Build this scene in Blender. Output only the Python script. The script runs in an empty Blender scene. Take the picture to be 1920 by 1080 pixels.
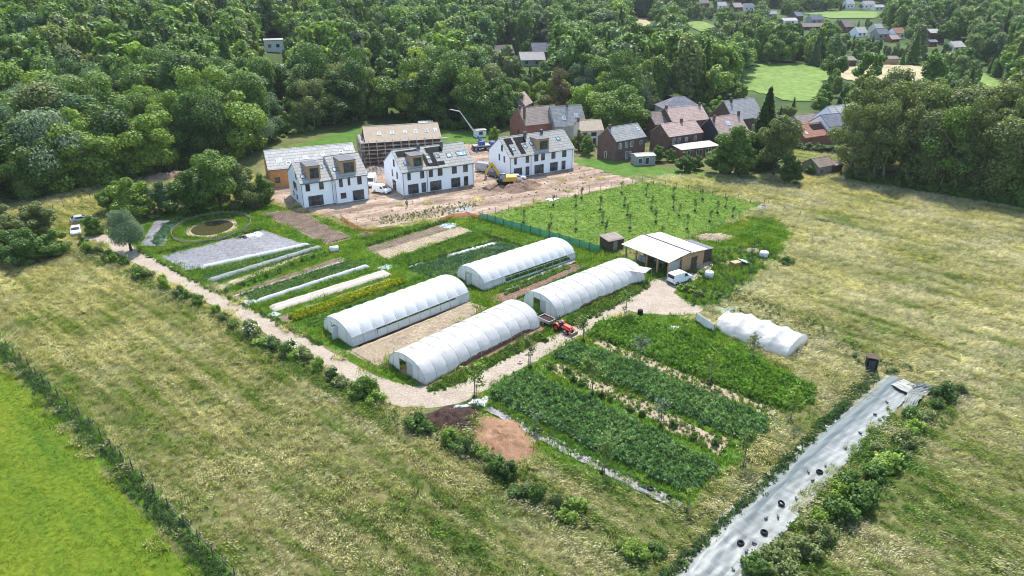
import bpy, math, random
import numpy as np
from mathutils import Vector, Matrix

# ------------------------------------------------------------------ camera, sky, sun, exposure
SC = bpy.context.scene
COL = SC.collection
RAD = math.radians
FPX, PITCH, CAMZ = 1309.0, RAD(24.5), 48.0          # focal length in photo pixels (1920 wide), tilt, height
cam = bpy.data.objects.new('camera', bpy.data.cameras.new('camera'))
COL.objects.link(cam)
cam.location = (0, 0, CAMZ)
cam.rotation_euler = (RAD(90) - PITCH, 0, 0)
cam.data.sensor_width = 36.0
cam.data.lens = 36.0 * FPX / 1920.0
cam.data.clip_start = 0.5
cam.data.clip_end = 20000
SC.camera = cam
SUN_EL, SUN_AZ = RAD(57), RAD(6)                     # azimuth measured from straight ahead (+y) to the right
W = bpy.data.worlds.new('World'); SC.world = W; W.use_nodes = True
wn = W.node_tree.nodes; bg = wn['Background']
sky = wn.new('ShaderNodeTexSky'); sky.sky_type = 'NISHITA'; sky.sun_disc = False
sky.sun_elevation = SUN_EL; sky.sun_rotation = SUN_AZ; sky.air_density = 1.2; sky.dust_density = 1.0
W.node_tree.links.new(sky.outputs['Color'], bg.inputs['Color'])
bg.inputs['Strength'].default_value = 0.15
sl = bpy.data.lights.new('sun', 'SUN'); sl.energy = 3.4; sl.angle = RAD(0.5); sl.color = (1.0, 0.94, 0.85)
sun = bpy.data.objects.new('sun', sl); COL.objects.link(sun)
sdir = Vector((math.sin(SUN_AZ) * math.cos(SUN_EL), math.cos(SUN_AZ) * math.cos(SUN_EL), math.sin(SUN_EL)))
sun.rotation_euler = sdir.to_track_quat('Z', 'Y').to_euler(); sun.location = (0, 0, 300)
SC.view_settings.view_transform = 'Standard'; SC.view_settings.look = 'None'
SC.view_settings.exposure = 1.15; SC.view_settings.gamma = 1.0
SC.render.engine = 'CYCLES'
SC.cycles.use_denoising = True
SC.cycles.filter_width = 1.05; SC.cycles.max_bounces = 6; SC.cycles.diffuse_bounces = 3; SC.cycles.transmission_bounces = 4
SC.cycles.transparent_max_bounces = 8; SC.cycles.volume_bounces = 0

# ------------------------------------------------------------------ maths
CP, SP = math.cos(PITCH), math.sin(PITCH)
def sm(a, b, x):
    t = np.clip((np.asarray(x, float) - a) / (b - a), 0, 1)
    return t * t * (3 - 2 * t)
def T(x, y):
    """height of the land"""
    x = np.asarray(x, float); y = np.asarray(y, float)
    R = np.hypot(x, y); az = np.degrees(np.arctan2(x, y))
    wl = 1 - sm(-24, -2, az)
    wl = np.where(y < 0, 0, wl)
    def ramp(r0, k): return k * (np.sqrt(np.maximum(R - r0, 0) ** 2 + 900) - 30)
    z = wl * np.minimum(ramp(205, 0.085), 60) + (1 - wl) * ramp(330, 0.028) + ramp(850, 0.05)
    return z + sm(400, 900, R) * 4 * np.sin(x / 97 + 1) * np.cos(y / 131)
def ray(px, py):
    u = (px - 960) / FPX; v = (540 - py) / FPX
    return u, CP + v * SP, -SP + v * CP
def G(px, py, z=0.0):
    """the point of the plane at height z under a place in the photograph"""
    dx, dy, dz = ray(px, py); t = (z - CAMZ) / dz
    return (dx * t, dy * t)
def GT(px, py):
    """the same on the rolling land far away"""
    dx, dy, dz = ray(px, py); t = 120.0
    while t < 2600:
        if CAMZ + dz * t <= float(T(dx * t, dy * t)): break
        t += 1.5
    return (dx * t, dy * t)
def PX(x, y, z):
    d = y * CP - (z - CAMZ) * SP; w = y * SP + (z - CAMZ) * CP
    return 960 + FPX * x / d, 540 - FPX * w / d
def inpoly(x, y, P):
    c = False; j = len(P) - 1
    for i in range(len(P)):
        if (P[i][1] > y) != (P[j][1] > y) and x < (P[j][0] - P[i][0]) * (y - P[i][1]) / (P[j][1] - P[i][1]) + P[i][0]: c = not c
        j = i
    return c
ORD = ['first','second','third','fourth','fifth','sixth','seventh','eighth','ninth','tenth','eleventh','twelfth','thirteenth','fourteenth','fifteenth','sixteenth','seventeenth','eighteenth','nineteenth','twentieth']
TENS = {2:'twenty',3:'thirty',4:'forty',5:'fifty',6:'sixty',7:'seventy',8:'eighty',9:'ninety'}
def ordw(i):
    n = i + 1
    if n <= 20: return ORD[n - 1]
    t, u = divmod(n, 10)
    if n >= 100: return '%dth' % n
    return TENS[t] + ('-' + ORD[u - 1] if u else '') if u else TENS[t][:-1] + 'ieth'

# ------------------------------------------------------------------ object helpers
def tag(o, label=None, cat=None, group=None, kind=None):
    if label: o['label'] = label
    if cat: o['category'] = cat
    if group: o['group'] = group
    if kind: o['kind'] = kind
    return o
def thing(name, label, cat, loc=(0, 0, 0), rz=0.0, group=None):
    o = bpy.data.objects.new(name, None); COL.objects.link(o)
    o.location = loc if len(loc) == 3 else (loc[0], loc[1], 0); o.rotation_euler = (0, 0, rz); o.empty_display_size = 0.3
    return tag(o, label, cat, group)
def link(name, me, mats=None, parent=None, loc=None, rz=None):
    o = bpy.data.objects.new(name, me); COL.objects.link(o)
    if mats is not None:
        for m in (mats if isinstance(mats, (list, tuple)) else [mats]): me.materials.append(m)
    if parent: o.parent = parent
    if loc is not None: o.location = loc
    if rz is not None: o.rotation_euler = (0, 0, rz)
    return o
def kids(o): return [c for c in bpy.data.objects if c.parent == o]
TREES_OF = {}
def copy_tree(o, parent=None):
    c = o.copy(); COL.objects.link(c); c.parent = parent
    for ch in o.children: copy_tree(ch, c)
    return c
class MB:
    """collects shapes for one mesh"""
    def __init__(s): s.v = []; s.f = []; s.m = []; s.mi = 0; s.sm = []; s.smooth = False
    def add(s, V, F):
        b = len(s.v); s.v += [tuple(p) for p in V]
        for f in F: s.f.append([b + i for i in f]); s.m.append(s.mi); s.sm.append(s.smooth)
        return s
    def obox(s, c, X, Y, Z, hx, hy, hz):
        c = Vector(c); X = Vector(X) * hx; Y = Vector(Y) * hy; Z = Vector(Z) * hz
        V = [c + X * a + Y * b + Z * d for d in (-1, 1) for a, b in ((-1, -1), (1, -1), (1, 1), (-1, 1))]
        return s.add(V, [(3, 2, 1, 0), (4, 5, 6, 7), (0, 1, 5, 4), (1, 2, 6, 5), (2, 3, 7, 6), (3, 0, 4, 7)])
    def box(s, x0, x1, y0, y1, z0, z1, rz=0):
        cx, cy = (x0 + x1) / 2, (y0 + y1) / 2; ca, sa = math.cos(rz), math.sin(rz)
        return s.obox((cx, cy, (z0 + z1) / 2), (ca, sa, 0), (-sa, ca, 0), (0, 0, 1), (x1 - x0) / 2, (y1 - y0) / 2, (z1 - z0) / 2)
    def prism(s, P, axis, a, b):
        """polygon P (2-d) pushed along axis from a to b"""
        def q(p, t): return {'x': (t, p[0], p[1]), 'y': (p[0], t, p[1]), 'z': (p[0], p[1], t)}[axis]
        n = len(P)
        return s.add([q(p, a) for p in P] + [q(p, b) for p in P], [list(range(n))[::-1], list(range(n, 2 * n))] + [(i, (i + 1) % n, n + (i + 1) % n, n + i) for i in range(n)])
    def cyl(s, p0, p1, r0, r1=None, n=8, cap=True):
        r1 = r0 if r1 is None else r1
        p0 = Vector(p0); p1 = Vector(p1); d = (p1 - p0).normalized(); a = d.orthogonal().normalized(); b = d.cross(a)
        V = [p0 + (a * math.cos(t) + b * math.sin(t)) * r0 for t in [2 * math.pi * i / n for i in range(n)]] + [p1 + (a * math.cos(t) + b * math.sin(t)) * r1 for t in [2 * math.pi * i / n for i in range(n)]]
        return s.add(V, [(i, (i + 1) % n, n + (i + 1) % n, n + i) for i in range(n)] + ([list(range(n))[::-1], list(range(n, 2 * n))] if cap else []))
    def tube(s, P, r, n=6):
        for i in range(len(P) - 1): s.cyl(P[i], P[i + 1], r if not hasattr(r, '__len__') else r[i], None if not hasattr(r, '__len__') else r[i + 1], n)
        return s
    def lathe(s, prof, c=(0, 0, 0), n=16, axis='z'):
        V = []; F = []
        for r, h in prof:
            for i in range(n):
                t = 2 * math.pi * i / n; p = (r * math.cos(t), r * math.sin(t), h)
                if axis == 'x': p = (p[2], p[0], p[1])
                if axis == 'y': p = (p[0], p[2], p[1])
                V.append((p[0] + c[0], p[1] + c[1], p[2] + c[2]))
        for k in range(len(prof) - 1):
            for i in range(n): F.append((k * n + i, k * n + (i + 1) % n, (k + 1) * n + (i + 1) % n, (k + 1) * n + i))
        return s.add(V, F)
    def grid(s, fn, nu, nv):
        V = [fn(i / nu, j / nv) for i in range(nu + 1) for j in range(nv + 1)]
        return s.add(V, [(i * (nv + 1) + j, (i + 1) * (nv + 1) + j, (i + 1) * (nv + 1) + j + 1, i * (nv + 1) + j + 1) for i in range(nu) for j in range(nv)])
    def build(s, name, mats, parent=None, loc=None, rz=None, bevel=0, solid=0, sub=0):
        me = bpy.data.meshes.new(name); me.from_pydata(s.v, [], s.f); me.update()
        o = link(name, me, mats, parent, loc, rz)
        if max(s.m, default=0): me.polygons.foreach_set('material_index', s.m)
        if any(s.sm): me.polygons.foreach_set('use_smooth', s.sm)
        if solid: m = o.modifiers.new('s', 'SOLIDIFY'); m.thickness = solid; m.offset = 0
        if bevel: m = o.modifiers.new('b', 'BEVEL'); m.width = bevel; m.segments = 2; m.limit_method = 'ANGLE'
        if sub: m = o.modifiers.new('u', 'SUBSURF'); m.levels = m.render_levels = sub
        return o
def quads_mesh(name, V, k=4):
    """mesh of loose quads (or triangles) from an (n*k,3) array"""
    V = np.asarray(V, np.float32); n = len(V) // k
    me = bpy.data.meshes.new(name)
    me.vertices.add(len(V)); me.vertices.foreach_set('co', V.ravel())
    me.loops.add(n * k); me.loops.foreach_set('vertex_index', np.arange(n * k, dtype=np.int32))
    me.polygons.add(n); me.polygons.foreach_set('loop_start', np.arange(0, n * k, k, dtype=np.int32))
    me.polygons.foreach_set('loop_total', np.full(n, k, np.int32))
    me.update(calc_edges=True); return me
def scatter(name, protos, pts, rz, scl, mat, label, kind='stuff', cat=None, sel=None, k=3, tilt=None):
    """ONE object: prototypes (arrays of loose faces) repeated over points by geometry nodes"""
    n = len(pts); V = np.concatenate(protos).astype(np.float32); nv = len(V)
    me = bpy.data.meshes.new(name); allv = np.concatenate([V, np.asarray(pts, np.float32)])
    me.vertices.add(len(allv)); me.vertices.foreach_set('co', allv.ravel())
    nf = nv // k
    me.loops.add(nv); me.loops.foreach_set('vertex_index', np.arange(nv, dtype=np.int32))
    me.polygons.add(nf); me.polygons.foreach_set('loop_start', np.arange(0, nv, k, dtype=np.int32)); me.polygons.foreach_set('loop_total', np.full(nf, k, np.int32))
    me.update(calc_edges=True)
    def attr(nm, ty, a): at = me.attributes.new(nm, ty, 'POINT'); at.data.foreach_set('value', a)
    pid = np.concatenate([np.full(len(p), i) for i, p in enumerate(protos)] + [np.full(n, -1)]).astype(np.int32)
    z = np.zeros(nv, np.float32)
    attr('pid', 'INT', pid); attr('turn', 'FLOAT', np.concatenate([z, np.asarray(rz, np.float32)])); attr('size', 'FLOAT', np.concatenate([z, np.asarray(scl, np.float32)]))
    if sel is None: sel = np.random.default_rng(len(pts)).integers(0, len(protos), n)
    attr('pick', 'INT', np.concatenate([z.astype(np.int32), np.asarray(sel, np.int32)]))
    ng = bpy.data.node_groups.new(name, 'GeometryNodeTree'); N = ng.nodes; L = ng.links
    ng.interface.new_socket('Geometry', in_out='INPUT', socket_type='NodeSocketGeometry'); ng.interface.new_socket('Geometry', in_out='OUTPUT', socket_type='NodeSocketGeometry')
    gi = N.new('NodeGroupInput'); go = N.new('NodeGroupOutput')
    def named(nm, ty): a = N.new('GeometryNodeInputNamedAttribute'); a.data_type = ty; a.inputs['Name'].default_value = nm; return [o for o in a.outputs if o.enabled][0]
    pidS = named('pid', 'INT')
    def part(val):
        c = N.new('FunctionNodeCompare'); c.data_type = 'INT'; c.operation = 'EQUAL'
        ins = [i for i in c.inputs if i.enabled]; L.new(pidS, ins[0]); ins[1].default_value = val
        sp = N.new('GeometryNodeSeparateGeometry'); sp.domain = 'POINT'; L.new(gi.outputs[0], sp.inputs[0]); L.new(c.outputs[0], sp.inputs['Selection']); return sp.outputs[0]
    j = N.new('GeometryNodeJoinGeometry')
    for i in range(len(protos)):
        g2 = N.new('GeometryNodeGeometryToInstance'); L.new(part(i), g2.inputs[0]); L.new(g2.outputs[0], j.inputs[0])
    ip = N.new('GeometryNodeInstanceOnPoints'); L.new(part(-1), ip.inputs['Points']); L.new(j.outputs[0], ip.inputs['Instance'])
    ip.inputs['Pick Instance'].default_value = True; L.new(named('pick', 'INT'), ip.inputs['Instance Index'])
    cx = N.new('ShaderNodeCombineXYZ'); L.new(named('turn', 'FLOAT'), cx.inputs[2]); L.new(cx.outputs[0], ip.inputs['Rotation']); L.new(named('size', 'FLOAT'), ip.inputs['Scale'])
    L.new(ip.outputs[0], go.inputs[0])
    o = link(name, me, mat); md = o.modifiers.new('scatter', 'NODES'); md.node_group = ng
    return tag(o, label, cat, None, kind)

# ------------------------------------------------------------------ materials
def newmat(name):
    m = bpy.data.materials.new(name); m.use_nodes = True
    nt = m.node_tree; return m, nt.nodes, nt.links, nt.nodes['Principled BSDF']
def noise(N, L, scale, detail=4, rough=.6, co=None, stretch=None):
    t = N.new('ShaderNodeTexNoise'); t.inputs['Scale'].default_value = scale; t.inputs['Detail'].default_value = detail; t.inputs['Roughness'].default_value = rough
    g = co or N.new('ShaderNodeNewGeometry').outputs['Position']
    if stretch:
        mp = N.new('ShaderNodeMapping'); mp.inputs['Scale'].default_value = stretch[:3]; mp.inputs['Rotation'].default_value = (0, 0, stretch[3]); 
        r = N.new('ShaderNodeMapping'); r.inputs['Rotation'].default_value = (0, 0, stretch[3]); L.new(g, r.inputs[0]); mp.inputs['Rotation'].default_value = (0, 0, 0); L.new(r.outputs[0], mp.inputs[0]); g = mp.outputs[0]
    L.new(g, t.inputs['Vector']); return t.outputs['Fac']
def ramp(N, L, fac, stops):
    r = N.new('ShaderNodeValToRGB'); e = r.color_ramp.elements
    while len(e) < len(stops): e.new(.5)
    for k, (p, c) in enumerate(stops): e[k].position = p; e[k].color = (*c, 1)
    L.new(fac, r.inputs[0]); return r.outputs[0]
def mixc(N, L, fac, a, b, mode='MIX'):
    x = N.new('ShaderNodeMix'); x.data_type = 'RGBA'; x.blend_type = mode
    def put(s, v):
        if isinstance(v, (int, float)): s.default_value = v
        elif isinstance(v, tuple): s.default_value = (*v, 1)
        else: L.new(v, s)
    put(x.inputs[0], fac); put(x.inputs[6], a); put(x.inputs[7], b); return x.outputs[2]
def plain(name, c, rough=.7, metal=0, var=.12, scale=1.5, bump=0):
    m, N, L, B = newmat(name)
    lo = tuple(x * (1 - var) for x in c); hi = tuple(min(1, x * (1 + var)) for x in c)
    f = noise(N, L, scale)
    L.new(ramp(N, L, f, [(.3, lo), (.7, hi)]), B.inputs['Base Color']); B.inputs['Roughness'].default_value = rough; B.inputs['Metallic'].default_value = metal; B.inputs['Specular IOR Level'].default_value = .5 if rough < .5 else .12
    if bump:
        b = N.new('ShaderNodeBump'); b.inputs['Strength'].default_value = bump; b.inputs['Distance'].default_value = .1; L.new(noise(N, L, scale * 3), b.inputs['Height']); L.new(b.outputs[0], B.inputs['Normal'])
    return m
def ground_mat(name, stops, scale, fine=2.5, stops2=None, bump=.5, stretch=None, rough=.95, spots=None):
    """mottled earth or turf: broad patches plus fine grain"""
    m, N, L, B = newmat(name)
    a = ramp(N, L, noise(N, L, scale, 6, .65, None, stretch), stops)
    g = ramp(N, L, noise(N, L, fine, 5, .7), [(.3, (.6, .6, .6)), (.7, (1.4, 1.4, 1.4))])
    c = mixc(N, L, 1.0, a, g, 'MULTIPLY')
    if spots: c = mixc(N, L, ramp(N, L, noise(N, L, spots[0], 3), [(spots[1], (0, 0, 0)), (spots[1] + .06, (1, 1, 1))]), c, spots[2])
    L.new(c, B.inputs['Base Color']); B.inputs['Roughness'].default_value = rough; B.inputs['Specular IOR Level'].default_value = .15
    b = N.new('ShaderNodeBump'); b.inputs['Strength'].default_value = bump; b.inputs['Distance'].default_value = .25; L.new(noise(N, L, fine * 1.3, 6, .7), b.inputs['Height']); L.new(b.outputs[0], B.inputs['Normal'])
    return m
def leaf_mat(name, source, trans=.35, var=(.65, 1.4), grain=1.7, deep=1.0):
    """foliage: source = 'object' (tint of the object), a list of ramp colours picked per instance, or a world-space list ('world', scale, stops)"""
    m, N, L, B = newmat(name)
    geo = N.new('ShaderNodeNewGeometry'); oi = N.new('ShaderNodeObjectInfo')
    if source == 'object': base = oi.outputs['Color']
    elif source[0] == 'world':
        f = noise(N, L, source[1], 5, .62, None, source[3] if len(source) > 3 else None)
        if len(source) > 4:          # streaks and tufts of a second size
            av = N.new('ShaderNodeMath'); av.operation = 'MULTIPLY_ADD'; L.new(noise(N, L, source[4], 4, .65, None, source[5]), av.inputs[0]); av.inputs[1].default_value = .55
            mu = N.new('ShaderNodeMath'); mu.operation = 'MULTIPLY'; L.new(f, mu.inputs[0]); mu.inputs[1].default_value = .45; L.new(mu.outputs[0], av.inputs[2]); f = av.outputs[0]
            sx = N.new('ShaderNodeSeparateXYZ'); L.new(geo.outputs['Position'], sx.inputs[0]); mr = N.new('ShaderNodeMapRange'); L.new(sx.outputs['Y'], mr.inputs['Value'])
            for k_, v_ in zip(('From Min', 'From Max', 'To Min', 'To Max'), (45, 105, -.03, .045)): mr.inputs[k_].default_value = v_     # the grass is riper away from the stream side
            ad = N.new('ShaderNodeMath'); ad.operation = 'ADD'; L.new(f, ad.inputs[0]); L.new(mr.outputs[0], ad.inputs[1]); f = ad.outputs[0]
        base = mixc(N, L, 1.0, ramp(N, L, f, source[2]), ramp(N, L, noise(N, L, grain, 3, .7), [(.34, (1 - .42 * deep, 1 - .42 * deep, 1 - .45 * deep)), (.5, (.98, .98, .98)), (.68, (1 + .5 * deep, 1 + .48 * deep, 1 + .45 * deep))]), 'MULTIPLY')
    else: base = ramp(N, L, oi.outputs['Random'], source); 
    r = ramp(N, L, geo.outputs['Random Per Island'], [(0, (var[0], var[0], var[0] * .95)), (1, (var[1], var[1] * .98, var[1]))])
    c = mixc(N, L, 1.0, base, r, 'MULTIPLY')
    L.new(c, B.inputs['Base Color']); B.inputs['Roughness'].default_value = .55; B.inputs['Specular IOR Level'].default_value = .25
    tr = N.new('ShaderNodeBsdfTranslucent'); L.new(mixc(N, L, 1.0, c, (1.25, 1.3, .55), 'MULTIPLY'), tr.inputs['Color'])
    mx = N.new('ShaderNodeMixShader'); mx.inputs[0].default_value = trans
    L.new(B.outputs[0], mx.inputs[1]); L.new(tr.outputs[0], mx.inputs[2]); L.new(mx.outputs[0], N['Material Output'].inputs['Surface'])
    return m
def film_mat(name, c, trans, rough=.45, var=.06, ripple=.15, scale=2.0):
    m, N, L, B = newmat(name)
    f = noise(N, L, scale, 5); col = ramp(N, L, f, [(.3, tuple(x * (1 - var) for x in c)), (.7, c)])
    L.new(col, B.inputs['Base Color']); B.inputs['Roughness'].default_value = rough
    b = N.new('ShaderNodeBump'); b.inputs['Strength'].default_value = ripple; b.inputs['Distance'].default_value = .15; L.new(noise(N, L, scale * .8, 3), b.inputs['Height']); L.new(b.outputs[0], B.inputs['Normal'])
    tr = N.new('ShaderNodeBsdfTranslucent'); L.new(col, tr.inputs['Color'])
    mx = N.new('ShaderNodeMixShader'); mx.inputs[0].default_value = trans
    L.new(B.outputs[0], mx.inputs[1]); L.new(tr.outputs[0], mx.inputs[2]); L.new(mx.outputs[0], N['Material Output'].inputs['Surface'])
    return m
def roof_mat(name, c, course=.35, var=.22):
    """tiled roof: courses across the slope, weathering"""
    m, N, L, B = newmat(name)
    tc = N.new('ShaderNodeTexCoord'); wv = N.new('ShaderNodeTexBrick'); wv.inputs['Scale'].default_value = 1 / course * .25
    mp = N.new('ShaderNodeMapping'); mp.inputs['Rotation'].default_value = (RAD(90), 0, 0); L.new(tc.outputs['Object'], mp.inputs[0]); L.new(mp.outputs[0], wv.inputs['Vector'])
    lo = tuple(x * .62 for x in c); wv.inputs['Color1'].default_value = (*[x * .92 for x in c], 1); wv.inputs['Color2'].default_value = (*[min(1, x * 1.08) for x in c], 1); wv.inputs['Mortar'].default_value = (*lo, 1); wv.inputs['Mortar Size'].default_value = .03
    wv.inputs['Row Height'].default_value = .25; wv.inputs['Brick Width'].default_value = .7
    g = ramp(N, L, noise(N, L, .9, 5), [(.25, (1 - var,) * 3), (.75, (1 + var,) * 3)])
    L.new(mixc(N, L, 1.0, wv.outputs['Color'], g, 'MULTIPLY'), B.inputs['Base Color']); B.inputs['Roughness'].default_value = .8; B.inputs['Specular IOR Level'].default_value = .2
    return m
def brick_mat(name, c):
    m, N, L, B = newmat(name)
    tc = N.new('ShaderNodeTexCoord'); b = N.new('ShaderNodeTexBrick'); b.inputs['Scale'].default_value = 3.0
    mp = N.new('ShaderNodeMapping'); mp.inputs['Rotation'].default_value = (RAD(90), 0, RAD(30)); L.new(tc.outputs['Object'], mp.inputs[0]); L.new(mp.outputs[0], b.inputs['Vector'])
    b.inputs['Color1'].default_value = (*c, 1); b.inputs['Color2'].default_value = (*[x * .7 for x in c], 1); b.inputs['Mortar'].default_value = (*[min(1, x * 1.25) for x in c], 1)
    g = ramp(N, L, noise(N, L, .6, 5), [(.25, (.75,) * 3), (.75, (1.25,) * 3)])
    L.new(mixc(N, L, 1.0, b.outputs['Color'], g, 'MULTIPLY'), B.inputs['Base Color']); B.inputs['Roughness'].default_value = .85
    return m
def glass_mat(name, c=(.03, .04, .045)):
    m, N, L, B = newmat(name); L.new(ramp(N, L, noise(N, L, .9, 2), [(.35, tuple(x * .5 for x in c)), (.65, tuple(min(1, x * 2.2) for x in c))]), B.inputs['Base Color']); B.inputs['Roughness'].default_value = .08; B.inputs['Specular IOR Level'].default_value = .6; return m  # lighter patches in the pane colour imitate reflected sky

M = {}
M['white_render'] = plain('white_render', (.86, .87, .88), .8, 0, .03, .4)
M['cream_wall'] = plain('cream_wall', (.62, .58, .5), .8, 0, .1, .5)
M['grey_wall'] = plain('grey_wall', (.3, .3, .29), .8, 0, .12, .5)
M['dark_clad'] = plain('dark_clad', (.035, .037, .045), .7, 0, .1, 1)
M['brick_brown'] = brick_mat('brick_brown', (.13, .075, .055))
M['brick_red'] = brick_mat('brick_red', (.24, .1, .065))
M['roof_grey'] = roof_mat('roof_grey', (.30, .30, .29))
M['roof_new'] = roof_mat('roof_new', (.33, .325, .30), .5, .08)
M['roof_light'] = roof_mat('roof_light', (.4, .39, .365), .5, .1)
M['roof_slate'] = roof_mat('roof_slate', (.16, .17, .2))
M['roof_brown'] = roof_mat('roof_brown', (.23, .19, .165))
M['roof_pink'] = roof_mat('roof_pink', (.42, .31, .27))
M['roof_red'] = roof_mat('roof_red', (.33, .16, .11))
M['roof_wood'] = plain('roof_wood', (.43, .34, .25), .8, 0, .12, 1.2)
M['wood_tan'] = plain('wood_tan', (.42, .27, .15), .7, 0, .15, 3)
M['wood_grey'] = plain('wood_grey', (.27, .24, .2), .85, 0, .25, 2.5)
M['wood_dark'] = plain('wood_dark', (.09, .065, .045), .85, 0, .3, 2.5)
M['wood_orange'] = plain('wood_orange', (.5, .25, .1), .75, 0, .15, 1.5)
M['concrete'] = plain('concrete', (.42, .4, .37), .9, 0, .2, .9, .3)
M['steel'] = plain('steel', (.42, .42, .43), .4, .7, .1, 2)
M['rust_steel'] = plain('rust_steel', (.3, .24, .2), .6, .3, .3, 2)
M['frame_dark'] = plain('frame_dark', (.06, .063, .068), .5)
M['white_frame'] = plain('white_frame', (.75, .75, .74), .5)
M['glass'] = glass_mat('glass'); M['glass_blue'] = glass_mat('glass_blue', (.22, .3, .38))
M['solar'] = plain('solar', (.004, .004, .006), .75, 0, .1, 3)
M['lead'] = plain('lead', (.12, .12, .13), .6)
M['rubber'] = plain('rubber', (.018, .018, .019), .85, 0, .25, 4)
M['black_plastic'] = plain('black_plastic', (.02, .021, .024), .5, 0, .2, 3)
M['car_white'] = plain('car_white', (.8, .81, .82), .25, 0, .02); M['car_silver'] = plain('car_silver', (.5, .52, .54), .3, .4, .03); M['car_dark'] = plain('car_dark', (.06, .065, .08), .3, .2, .05); M['car_grey'] = plain('car_grey', (.3, .31, .32), .3, .3, .05)
M['paint_red'] = plain('paint_red', (.62, .055, .025), .35, 0, .1); M['paint_yellow'] = plain('paint_yellow', (.62, .36, .04), .45, 0, .15); M['paint_blue'] = plain('paint_blue', (.03, .07, .3), .4, 0, .1)
M['bark'] = plain('bark', (.09, .07, .05), .9, 0, .3, 5); M['bark_pale'] = plain('bark_pale', (.22, .18, .13), .9, 0, .3, 5)
M['skin'] = plain('skin', (.5, .3, .22), .6); M['cloth_dark'] = plain('cloth_dark', (.03, .035, .05), .9); M['cloth_pale'] = plain('cloth_pale', (.5, .53, .5), .9); M['hair'] = plain('hair', (.04, .025, .015), .8)
M['film'] = film_mat('film', (.80, .81, .82), .5, .4, .03, .12, 1.2)
M['film_clear'] = film_mat('film_clear', (.66, .70, .69), .5, .35, .08, .2, 1.0)
M['film_old'] = film_mat('film_old', (.8, .79, .78), .5, .4, .14, .6, 1.1)
M['fleece'] = film_mat('fleece', (.6, .61, .6), .3, .9, .08, .5, 2.5)
M['fleece_pink'] = film_mat('fleece_pink', (.54, .47, .41), .25, .9, .12, .5, 2.5)
M['mulch'] = None
M['hoop'] = plain('hoop', (.45, .46, .46), .45, .6, .1)
M['foliage'] = leaf_mat('foliage', 'object', .3, (.6, 1.4))
M['flower'] = plain('flower', (.75, .72, .5), .8)

# ------------------------------------------------------------------ the land
rng = np.random.default_rng(7); random.seed(11)
STRAW = [(.25, (.075, .125, .025)), (.40, (.15, .16, .05)), (.55, (.27, .235, .105)), (.75, (.36, .30, .16))]
M['meadow'] = ground_mat('meadow', [(.3, (.05, .085, .018)), (.5, (.11, .115, .04)), (.7, (.19, .165, .075))], .16, 2.0)
M['turf'] = ground_mat('turf', [(.3, (.04, .10, .012)), (.7, (.09, .17, .022))], .35, 2.2)
M['lawn'] = ground_mat('lawn', [(.28, (.06, .125, .016)), (.5, (.1, .17, .024)), (.72, (.15, .2, .04))], .22, 1.6)
M['lime_turf'] = ground_mat('lime_turf', [(.3, (.04, .095, .007)), (.5, (.09, .135, .008)), (.7, (.14, .16, .012))], .3, 1.8, stretch=(.15, 1, 1, RAD(41)))
M['gravel'] = ground_mat('gravel', [(.3, (.28, .232, .18)), (.7, (.385, .33, .265))], .35, 4, rough=.95, bump=.6)
M['site_soil'] = ground_mat('site_soil', [(.3, (.12, .083, .062)), (.43, (.2, .145, .107)), (.55, (.3, .225, .165)), (.70, (.42, .345, .275))], .2, 1.1, bump=.9, stretch=(.5, 1.4, 1, RAD(-30)))
M['soil'] = ground_mat('soil', [(.3, (.13, .095, .07)), (.7, (.25, .19, .14))], .5, 3.5, bump=.8)
M['soil_straw'] = ground_mat('soil_straw', [(.3, (.27, .215, .15)), (.7, (.40, .325, .225))], .4, 3, bump=.8)
M['soil_red'] = ground_mat('soil_red', [(.3, (.17, .1, .07)), (.7, (.28, .18, .125))], .6, 4, bump=.8)
M['far_green'] = ground_mat('far_green', [(.3, (.11, .18, .035)), (.7, (.16, .23, .06))], .03, .3)
M['far_straw'] = ground_mat('far_straw', [(.3, (.29, .24, .14)), (.7, (.38, .32, .2))], .03, .3)
M['wood_floor'] = ground_mat('wood_floor', [(.3, (.02, .035, .01)), (.7, (.05, .075, .02))], .1, 1)

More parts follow.
